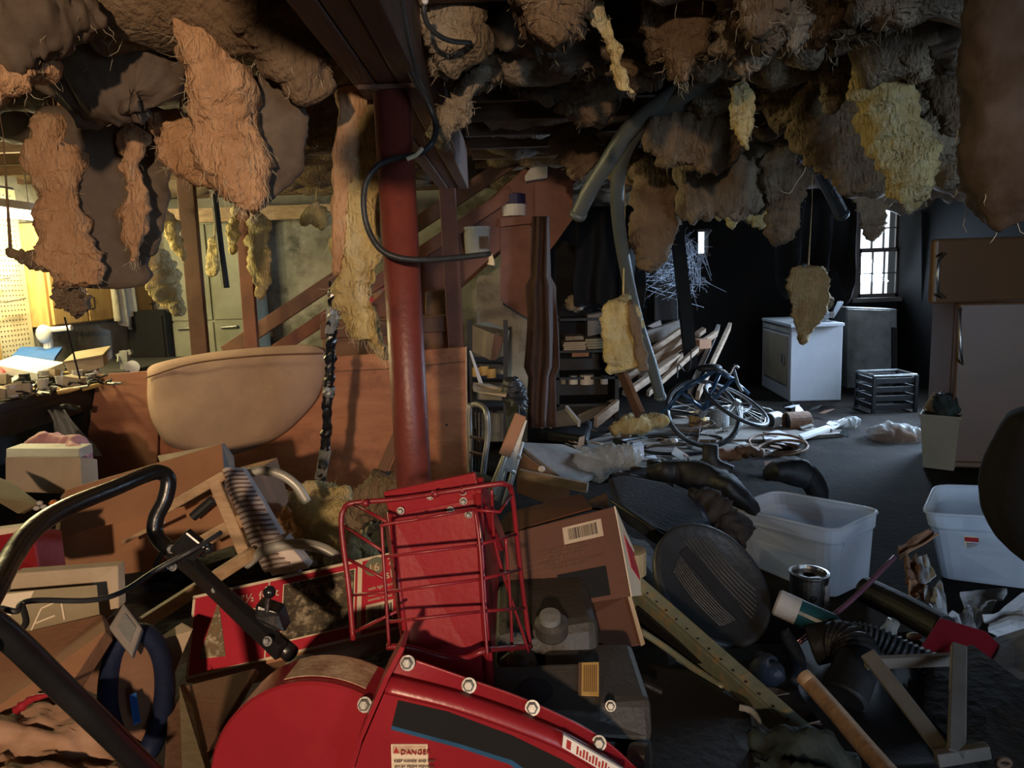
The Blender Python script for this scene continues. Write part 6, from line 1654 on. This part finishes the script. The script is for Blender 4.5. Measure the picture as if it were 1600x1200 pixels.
solo('torn_tape', MB().tube(pxs([(1155, 1105, 1.29), (1175, 1112, 1.28), (1188, 1140, 1.24), (1192, 1210, 1.15)], 16), .006, 6), 'film', 'crinkled pale tape edge along the black panel', 'tape')
P = [[at(1165 + 175 * v + 20 * u, 1135 + 85 * u + 22 * abs(v - .35) + 60 * max(0, v - .6), 1.2 - .1 * u) + V((0, 0, .03 * fbm(V((u * 3, v * 5, 5)), 1, 3))) for v in [j / 17 for j in range(18)]] for u in [i / 11 for i in range(12)]]
solo('green_canvas', MB().sheet(P, .005), 'canvas', 'crumpled dark green canvas at the bottom, under the wooden handle', 'canvas', smooth=True)
solo('broom_stick', MB().tube(pxs([(1254, 1056, 1.45), (1260, 1062, 1.44), (1272, 1075, 1.42), (1310, 1118, 1.33), (1350, 1165, 1.24), (1400, 1222, 1.14)], 30), [.004] + [.018] * 30, 14), 'pine', 'pale round wooden tool handle lying diagonally at the bottom', 'handle', smooth=True)
# round black lid
RL = thing('round_lid', 'round black ribbed plastic lid with a slot tilted against the junk', 'lid', at(1110, 1000, 2.0))
lo_ = at(1112, 912, 2.0)
vd = (lo_ - EYE).normalized()
e_r = (c_r * .80 + c_u * .60); e_r = (e_r - vd * e_r.dot(vd)).normalized()
la = (-vd * .72 + e_r * .69).normalized()
MB().lathe([(.001, -.02), (.168, -.02), (.186, -.012), (.188, .012), (.174, .016), (.166, .004), (.001, .0)], lo_, la, 56).build('disc', 'rubber', RL, smooth=True)
lu = c_r * -.42 + c_u * .90; lu = (lu - la * lu.dot(la)).normalized(); lw_ = la.cross(lu)
MB().bar(lo_ + lu * .12 + la * .004, lo_ - lu * .14 + la * .004, .040, .006, lw_).build('slot', 'ink', RL)
mb = MB()
for k in range(14):
    d = .028 + k * .009 if k < 7 else -.028 - (k - 7) * .014
    hl = max(0, .150 ** 2 - d * d) ** .5 * (.75 if k < 7 else .95)
    mb.tube([lo_ + lw_ * (d + .012 * math.sin(q * 1.57)) + lu * hl * (1 - q) + la * .004 for q in (0, .5, 1, 1.5, 2)], .003, 6)
mb.build('rib', 'rubber', RL, kind='stuff')
# blue black suitcase
SC = thing('soft_suitcase', 'dark navy soft suitcase lying tilted behind the round lid', 'suitcase', at(1060, 840, 2.6))
sp_ = [(947, 745, 2.9), (975, 740, 2.95), (1040, 752, 2.9), (1098, 785, 2.75), (1110, 812, 2.6), (1085, 825, 2.5), (1050, 842, 2.4), (1000, 812, 2.45), (960, 785, 2.6)]
MB().prism([at(*p) for p in sp_], (.05, .12, -.12)).build('shell', 'navy', SC, bevel=.025)
MB().tube(pxs([(955, 782, 2.58), (1000, 812, 2.43), (1050, 843, 2.38), (1088, 825, 2.48)], 20), .008, 8).build('zip', 'black', SC, smooth=True)
vs, fs = sweep([(1015, 738, 3.4, 12), (1060, 738, 3.4, 20), (1110, 750, 3.3, 24), (1145, 768, 3.2, 18), (1165, 785, 3.1, 8)], .24, 40, 20, seed=91, amp=.015, amp2=.008, rag=.1)
mb = MB(); mb.v, mb.f = vs, fs
solo('bin_liner', mb, 'black', 'shiny black bin bag slumped behind the navy suitcase', 'bag', smooth=True)
vs, fs = sweep([(1080, 775, 2.9, 10), (1110, 790, 2.85, 22), (1140, 815, 2.8, 24), (1150, 840, 2.75, 10)], .2, 30, 16, seed=92, amp=.04, amp2=.03, rag=.1)
mb = MB(); mb.v, mb.f = vs, fs
solo('brown_bag', mb, 'heap', 'crumpled brown paper bag between the suitcase and the clear bin', 'bag', smooth=True)
vs, fs = sweep([(1195, 740, 3.6, 10), (1230, 735, 3.6, 22), (1262, 745, 3.6, 20), (1275, 765, 3.5, 8)], .25, 30, 16, seed=93, amp=.015, amp2=.008, rag=.1)
mb = MB(); mb.v, mb.f = vs, fs
solo('dark_sack', mb, 'black', 'small black sack lying behind the clear bin', 'sack', smooth=True)
for k, (x_, y_) in enumerate(((1022, 722), (1110, 700))):
    a = at(x_, y_ + 30, 4.0 - .3 * k)
    solo('dark_boot', MB().tube([a + V((0, 0, .12)), a + V((0, 0, .04)), a + V((.03, -.03, .0)), a + V((.10, -.06, -.01))], [.04, .045, .045, .03], 10), 'black', 'black rubber boot among the clutter, %s' % ['behind the navy suitcase', 'in front of the bicycle', 'behind the clear bin'][k], 'boot', smooth=True)
for k, (x_, y_) in enumerate(((1135, 712), (1170, 705))):
    vs, fs = sweep([(x_ - 22, y_, 5.2, 6), (x_, y_ - 2, 5.2, 9), (x_ + 24, y_ + 2, 5.2, 7)], .12, 20, 12, seed=94 + k, amp=.02)
    mb = MB(); mb.v, mb.f = vs, fs
    solo('old_shoe', mb, 'rust', 'old brown shoe on the floor, %s' % ['left one', 'right one'][k], 'shoe', smooth=True)

# clear bins
def bin_(rim, base, zr, label, name='storage_bin', m='plastic', lab=None):
    r4 = [on(x, y, zr) for x, y in rim]
    b4 = [on(x, y, .004) for x, y in base]
    if len(b4) == 3: b4.append(b4[0] + b4[2] - b4[1])
    c = sum(b4, V()) / 4
    t = thing(name, label, 'bin', (c.x, c.y, 0))
    def rc(q, s=.16, n=4):       # rounded corners
        out = []
        for i in range(4):
            p, a, b = q[i], q[i - 1], q[(i + 1) % 4]
            for k in range(n + 1):
                u = k / n
                s0 = p.lerp(a, s * (1 - u) ** 2 ); s1 = p.lerp(b, s * u ** 2)
                out.append(s0 + s1 - p)
        return out
    RI, BA = rc(r4), rc(b4)
    cr_ = sum(RI, V()) / len(RI); cb_ = c
    lay = []
    for h_ in (0, .04, .5, .76, .80, 1.0):
        k_ = 1.0 if h_ < .78 else 1.03
        lay.append([cc.lerp(dd, h_) + ((cc.lerp(dd, h_) - cb_.lerp(cr_, h_)) * (k_ - 1)) for cc, dd in zip(BA, RI)])
    n = len(RI)
    mb = MB()
    vs, fs = [], []
    for L_ in lay: vs += L_
    m_ = len(lay)
    inn = []
    for q in range(m_ - 1, -1, -1):
        cc = cb_.lerp(cr_, (0, .04, .5, .76, .80, 1.0)[q])
        vs += [cc + (p - cc) * .985 + V((0, 0, .004 if q == 0 else 0)) for p in lay[q]]
    for q in range(2 * m_ - 1):
        for k in range(n):
            l = (k + 1) % n
            fs.append((q * n + k, q * n + l, (q + 1) * n + l, (q + 1) * n + k))
    fs.append(tuple(range(n))); fs.append(tuple((2 * m_ - 1) * n + k for k in range(n)))
    mb.add(vs, fs).build('tub', m, t, smooth=False)
    MB().tube([cr_ + (p - cr_) * 1.035 for p in RI], .007, 8, True).build('rim', m, t, smooth=True)
    return t, r4, b4
t, r4, b4 = bin_([(1143, 792), (1303, 830), (1374, 798), (1214, 768)], [(1162, 878), (1300, 936), (1364, 905)], .36, 'open clear plastic storage bin in the middle of the right floor')
e_ = Face(r4[1], r4[2], b4[2], b4[1])
mb = MB(); e_.patch(mb, .2, .12, .75, .28, .006); mb.build('handle_grip', 'plastic', t)
e_ = Face(r4[0], r4[1], b4[1], b4[0])
mb = MB(); e_.patch(mb, .35, .06, .38, .95, .003); mb.build('moulded_rib', 'plastic', t)
t, r4, b4 = bin_([(1445, 802), (1640, 812), (1650, 765), (1464, 759)], [(1468, 903), (1618, 922), (1630, 880), (1482, 868)], .36, 'clear plastic storage bin with a red label at the right edge')
e_ = Face(r4[0], r4[1], b4[1], b4[0])
mb = MB(); e_.patch(mb, .30, .28, .44, .48, .006); sl_b = mb.build('label', 'cream', t)
mb = MB(); e_.patch(mb, .31, .30, .43, .36, .008); mb.build('label_band', 'ink_red', sl_b)
mb = MB()
for k in range(4): e_.patch(mb, .32, .385 + k * .022, .42, .393 + k * .022, .008)
mb.build('label_print', 'ink_soft', sl_b, kind='stuff')
mb = MB(); e_.patch(mb, .45, .30, .50, .46, .006); mb.build('barcode_label', 'card_pale', t)
mb = MB(); e_.patch(mb, .30, .04, .50, .22, .005); mb.build('clip_recess', 'plastic', t)
solo('paint_scraper', MB().box(at(1270, 800, 3.2), (.02, .02, .02)), 'ink', 'x', 'x') if False else None
# paint can in front of the bin
pc = thing('open_paint_can', 'steel paint can with a ring rim in front of the clear bin', 'can', at(1265, 945, 2.45))
o_ = at(1263, 945, 2.45)
MB().lathe([(.062, 0), (.064, .004), (.064, .11), (.068, .116), (.068, .122), (.058, .124), (.056, .112)], o_, (0, 0, 1), 28).build('body', 'steel', pc)
MB().lathe([(.056, .108), (.02, .112), (.001, .112)], o_, (0, 0, 1), 28).build('lid', 'white_dirty', pc)
MB().ball(o_ + V((-.01, -.064, .05)), .013, 10, (1, .4, 1)).build('handle_ear', 'ink', pc)
MB().prism([o_ + V((.03, -.060, .01)), o_ + V((.062, -.022, .01)), o_ + V((.062, -.022, .09)), o_ + V((.03, -.060, .09))], (.002, -.003, 0)).build('label', 'paper', pc)
# purple rod
solo('purple_rod', MB().tube(pxs([(1246, 1006, 2.0), (1330, 938, 2.1), (1398, 870, 2.2)], 10), .0075, 10), 'purple', 'thin purple metal rod slanting in front of the teal bottle', 'rod', smooth=True)
# teal bottle with white label
tb_ = thing('teal_bottle', 'teal bottle with a pale label lying below the paint can', 'bottle', at(1265, 985, 2.0))
o_, q_ = at(1212, 940, 2.0), at(1312, 985, 1.92)
ax_b = (q_ - o_).normalized(); L_ = (q_ - o_).length
MB().lathe([(.001, 0), (.034, .0), (.038, .006), (.038, L_ * .36)], o_, ax_b, 24).build('label_sleeve', 'white_dirty', tb_, smooth=False)
MB().lathe([(.037, L_ * .36), (.037, L_ * .85), (.030, L_ * .97), (.001, L_)], o_, ax_b, 24).build('body', 'teal', tb_, smooth=False)
MB().tube([q_ + V((-.01, 0, .01)), q_ + V((.012, 0, .012)), q_ + V((.016, -.005, -.02))], .016, 10).build('spout', 'teal', tb_, smooth=True)
# corrugated hose, elbow
def corr(P, r, n, label, m, seg=16, amp=.16):
    Q = pxs(P, n)
    solo('corrugated_hose', MB().tube(Q, [r * (1 + (amp if i % 2 else -amp * .3)) for i in range(n + 1)], seg), m, label, 'hose')
corr([(1292, 1002, 1.95), (1330, 990, 1.95), (1372, 998, 1.92), (1420, 1022, 1.88), (1470, 1045, 1.85), (1500, 1062, 1.83)], .030, 56, 'black corrugated hose curving towards the red dustpan', 'rubber')
el_ = thing('pipe_elbow', 'black segmented pipe elbow lying at the lower right', 'pipe', at(1310, 1100, 1.75))
Q = pxs([(1318, 1092, 1.70), (1330, 1060, 1.74), (1338, 1035, 1.78), (1330, 1012, 1.83), (1300, 1003, 1.88), (1270, 1008, 1.9)], 40)
MB().tube(Q[:18], .055, 24).build('outlet', 'rubber', el_, smooth=True)
MB().tube(Q[17:32], [.056 + (.005 if i % 2 else 0) for i in range(15)], 24).build('gore', 'rubber', el_)
MB().tube(Q[31:], .054, 24).build('inlet', 'rubber', el_, smooth=True)
MB().tube([Q[0], Q[0] + (Q[0] - Q[1]) * .35], .049, 24).build('mouth', 'ink', el_)
# black glove-like leg
solo('grey_sock', MB().tube(pxs([(1226, 985, 1.85), (1236, 1010, 1.82), (1246, 1040, 1.78), (1240, 1068, 1.75)], 20), [.012 + .012 * math.sin(3.14 * i / 20) for i in range(21)], 12), 'navy', 'dark grey limp sock hanging left of the pipe elbow', 'sock', smooth=True)
solo('dark_rag', MB().tube(pxs([(1180, 1030, 1.8), (1205, 1050, 1.75), (1222, 1040, 1.75)], 14), [.02, .03, .035, .04, .04, .04, .04, .036, .034, .03, .03, .028, .02, .016, .01], 12), 'navy', 'dark blue grey rag beside the limp sock', 'rag', smooth=True)
# black tube and red dustpan
solo('black_tube', MB().tube(pxs([(1352, 922, 2.35), (1410, 950, 2.2), (1475, 985, 2.05)], 12), .045, 24), 'black', 'thick black cardboard tube pointing at the red dustpan', 'tube', smooth=False)
dp = thing('red_dustpan', 'red plastic dustpan shell at the end of the black tube', 'dustpan', at(1490, 1050, 1.95))
df = [at(1468, 963, 2.02), at(1540, 985, 2.02), at(1566, 1010, 1.98), at(1550, 1030, 1.92), at(1518, 1052, 1.86), at(1430, 1022, 1.86)]
MB().prism(df, (.01, .02, -.07)).build('shell', 'snow_red', dp, bevel=.006)
MB().prism([at(1505, 1040, 1.88), at(1540, 1035, 1.88), at(1530, 1060, 1.84), at(1510, 1062, 1.84)], (0, .03, -.02)).build('lip', 'snow_red', dp, bevel=.003)
solo('bottle_neck', MB().lathe([(.02, 0), (.024, .03), (.018, .05), (.018, .07)], at(1382, 1000, 2.0), (.2, -.3, 1), 12), 'film', 'small clear bottle neck behind the corrugated hose', 'bottle', smooth=True)
solo('white_pebble', MB().ball(at(1428, 994, 2.0), .018, 10, (1.3, .7, .6)), 'white_dirty', 'white stone beside the black tube', 'stone', smooth=True)
# wooden A frame
AF = thing('wooden_easel', 'weathered wooden triangular brace lying at the bottom right', 'brace', at(1440, 1190, 1.5))
MB().bar(at(1356, 1022, 1.62), at(1480, 1182, 1.38), .034, .02, (1, 0, .6)).build('slanted_strut', 'lumber_grey', AF, bevel=.003)
MB().bar(at(1498, 1010, 1.62), at(1494, 1180, 1.36), .032, .02, (1, 0, 0)).build('upright', 'lumber_grey', AF, bevel=.003)
MB().bar(at(1352, 1036, 1.63), at(1495, 1030, 1.63), .028, .018).build('crosspiece', 'lumber_grey', AF, bevel=.003)
MB().bar(at(1462, 1186, 1.37), at(1545, 1172, 1.36), .03, .02).build('foot', 'lumber_grey', AF, bevel=.003)
# dark boxes under the brace and at the right edge
solo('black_box', MB().prism([at(1290, 1092, 1.75), at(1520, 1070, 1.8), at(1535, 1195, 1.5), at(1330, 1205, 1.45)], (0, .3, 0)), 'black', 'big black box under the wooden triangular brace', 'box', bevel=.012)
for k, (q, m_, lb) in enumerate((([(1525, 1015, 2.0), (1620, 985, 2.0), (1620, 1060, 1.8), (1530, 1070, 1.8)], 'lumber_grey', 'dusty dark sheet right of the red dustpan'),
                               ([(1545, 1075, 1.8), (1570, 1060, 1.8), (1580, 1110, 1.7), (1560, 1120, 1.7)], 'paper', 'bent pale plastic scrap at the lower right edge'),
                               ([(1540, 1110, 1.6), (1620, 1080, 1.65), (1620, 1215, 1.4), (1545, 1215, 1.4)], 'heap', 'dark brown carton in the bottom right corner'))):
    solo(['grey_sheet', 'plastic_scrap', 'dark_carton'][k], MB().prism([at(*p) for p in q], (0, .04 if k < 2 else .25, -.01)), m_, lb, ['sheet', 'scrap', 'carton'][k], bevel=.003)
solo('copper_ring', MB().tube([at(1568 + 10 * math.cos(t), 1192 + 6 * math.sin(t), 1.35) for t in [i * 6.283 / 20 for i in range(20)]], .005, 8, True), 'rust', 'small copper ring in the bottom right corner', 'ring', smooth=True)
# torn papers and cardboard by the right bin
def curl(name, q, m, label, cat, seed, amp=.03, th=.003):
    a, b, c, d = [at(*p) for p in q]
    P = []
    for i in range(10):
        row = []
        for j in range(10):
            u, v = i / 9, j / 9
            p_ = a.lerp(b, v).lerp(d.lerp(c, v), u)
            e_ = .18 * noise.noise(V((u * 4, v * 4, seed)))
            p_ = p_ + (p_ - (a + b + c + d) / 4) * e_ + V((0, 0, amp * noise.noise(V((u * 2.5, v * 2.5, seed + 9)))))
            row.append(p_)
        P.append(row)
    solo(name, MB().sheet(P, th), m, label, cat)
curl('torn_cardboard', [(1403, 852, 2.65), (1452, 825, 2.75), (1466, 838, 2.7), (1405, 872, 2.55)], 'card', 'torn brown cardboard piece leaning on the right clear bin', 'cardboard', 1, .02, .006)
curl('brown_carton_strip', [(1412, 872, 2.5), (1432, 868, 2.5), (1440, 915, 2.4), (1416, 918, 2.4)], 'card_dark', 'brown cardboard strip below the torn cardboard piece', 'cardboard', 2)
curl('white_tag', [(1434, 872, 2.5), (1448, 865, 2.5), (1462, 900, 2.4), (1440, 915, 2.4)], 'paper', 'white paper tag standing below the torn cardboard', 'tag', 3, .01)
curl('paper_bag', [(1442, 922, 2.35), (1470, 908, 2.4), (1482, 955, 2.2), (1452, 950, 2.2)], 'paper', 'crumpled white paper bag beside the thick black tube', 'bag', 4, .04)
curl('newspaper_sheet', [(1500, 925, 2.4), (1574, 918, 2.45), (1545, 960, 2.3), (1520, 985, 2.2)], 'paper', 'torn pale newspaper sheet right of the crumpled paper bag', 'paper', 5, .03)
curl('newspaper_sheet', [(1535, 960, 2.2), (1640, 915, 2.4), (1640, 990, 2.15), (1555, 1000, 2.1)], 'paper', 'torn grey newspaper sheet at the right edge above the dustpan', 'paper', 6, .03)
curl('newspaper_sheet', [(1480, 965, 2.2), (1515, 945, 2.3), (1525, 985, 2.15), (1495, 990, 2.1)], 'paper', 'small torn newspaper corner above the red dustpan', 'paper', 7, .03)
curl('torn_cardboard', [(1420, 905, 2.4), (1450, 915, 2.4), (1445, 935, 2.3), (1420, 930, 2.3)], 'card', 'orange brown cardboard scrap behind the thick black tube', 'cardboard', 8)
heap_items = []
for k in range(40):
    nm, m_, cat = names[rs.randrange(6)]
    x_, y_ = rs.uniform(1000, 1600), rs.uniform(960, 1190)
    if 1000 < x_ < 1240 and rs.random() < .6: continue
    Y_ = 2.25 - (y_ - 960) / 230 * .7
    p_ = at(x_, y_, Y_); p_.z = heap_h(p_.x, p_.y) + .02
    n = rs.randint(4, 6); rot = Euler((rs.uniform(-.8, .8), rs.uniform(-.8, .8), rs.uniform(0, 6))).to_matrix()
    heap_items.append((solo(nm, MB().prism([p_ + rot @ V((math.cos(q * 6.28 / n) * rs.uniform(.02, .06), math.sin(q * 6.28 / n) * rs.uniform(.02, .05), rs.uniform(0, .015))) for q in range(n)], (0, 0, .004)), m_ if m_ not in ('paper',) else 'lumber_grey', 'scrap', cat, 'scraps in the lower right rubbish'), WD[nm].replace('white ', 'grey '), x_, y_))
place_labels(heap_items, [('the wooden brace', 1440, 1110), ('the pipe elbow', 1300, 1060), ('the pale wooden handle', 1320, 1130), ('the green rail', 1120, 1020), ('the round lid', 1110, 930), ('the red dustpan', 1500, 1010), ('the teal bottle', 1260, 965), ('the thick black tube', 1400, 950)], 'the heap')
# black rounded chair head at the right edge
vs, fs = sweep([(1612, 636, 1.02, 26), (1606, 680, 1.02, 44), (1604, 730, 1.02, 62), (1608, 780, 1.02, 68), (1622, 830, 1.02, 56), (1636, 868, 1.02, 20)], .12, 40, 24, seed=96, amp=.002, amp2=.001, rag=0, pw=.9)
mb = MB(); mb.v, mb.f = vs, fs
solo('black_headrest', mb, 'deep_black', 'black rounded padded headrest intruding at the right edge', 'headrest', smooth=True)
# the warm utility lamp behind the photographer
ul = thing('utility_lamp', 'clamp-on utility lamp behind the viewer at the upper left', 'lamp', LAMP)
la2 = (V((-.95, 4.3, .75)) - LAMP).normalized()
MB().lathe([(.03, -.12), (.05, -.10), (.13, -.01), (.135, -.012), (.052, -.108), (.03, -.125)], LAMP, la2, 28).build('shade', 'steel_dull', ul)
MB().tube([LAMP - la2 * .12, LAMP - la2 * .16, V((LAMP.x, LAMP.y - .12, 2.41))], .008, 8).build('cord', 'black', ul)
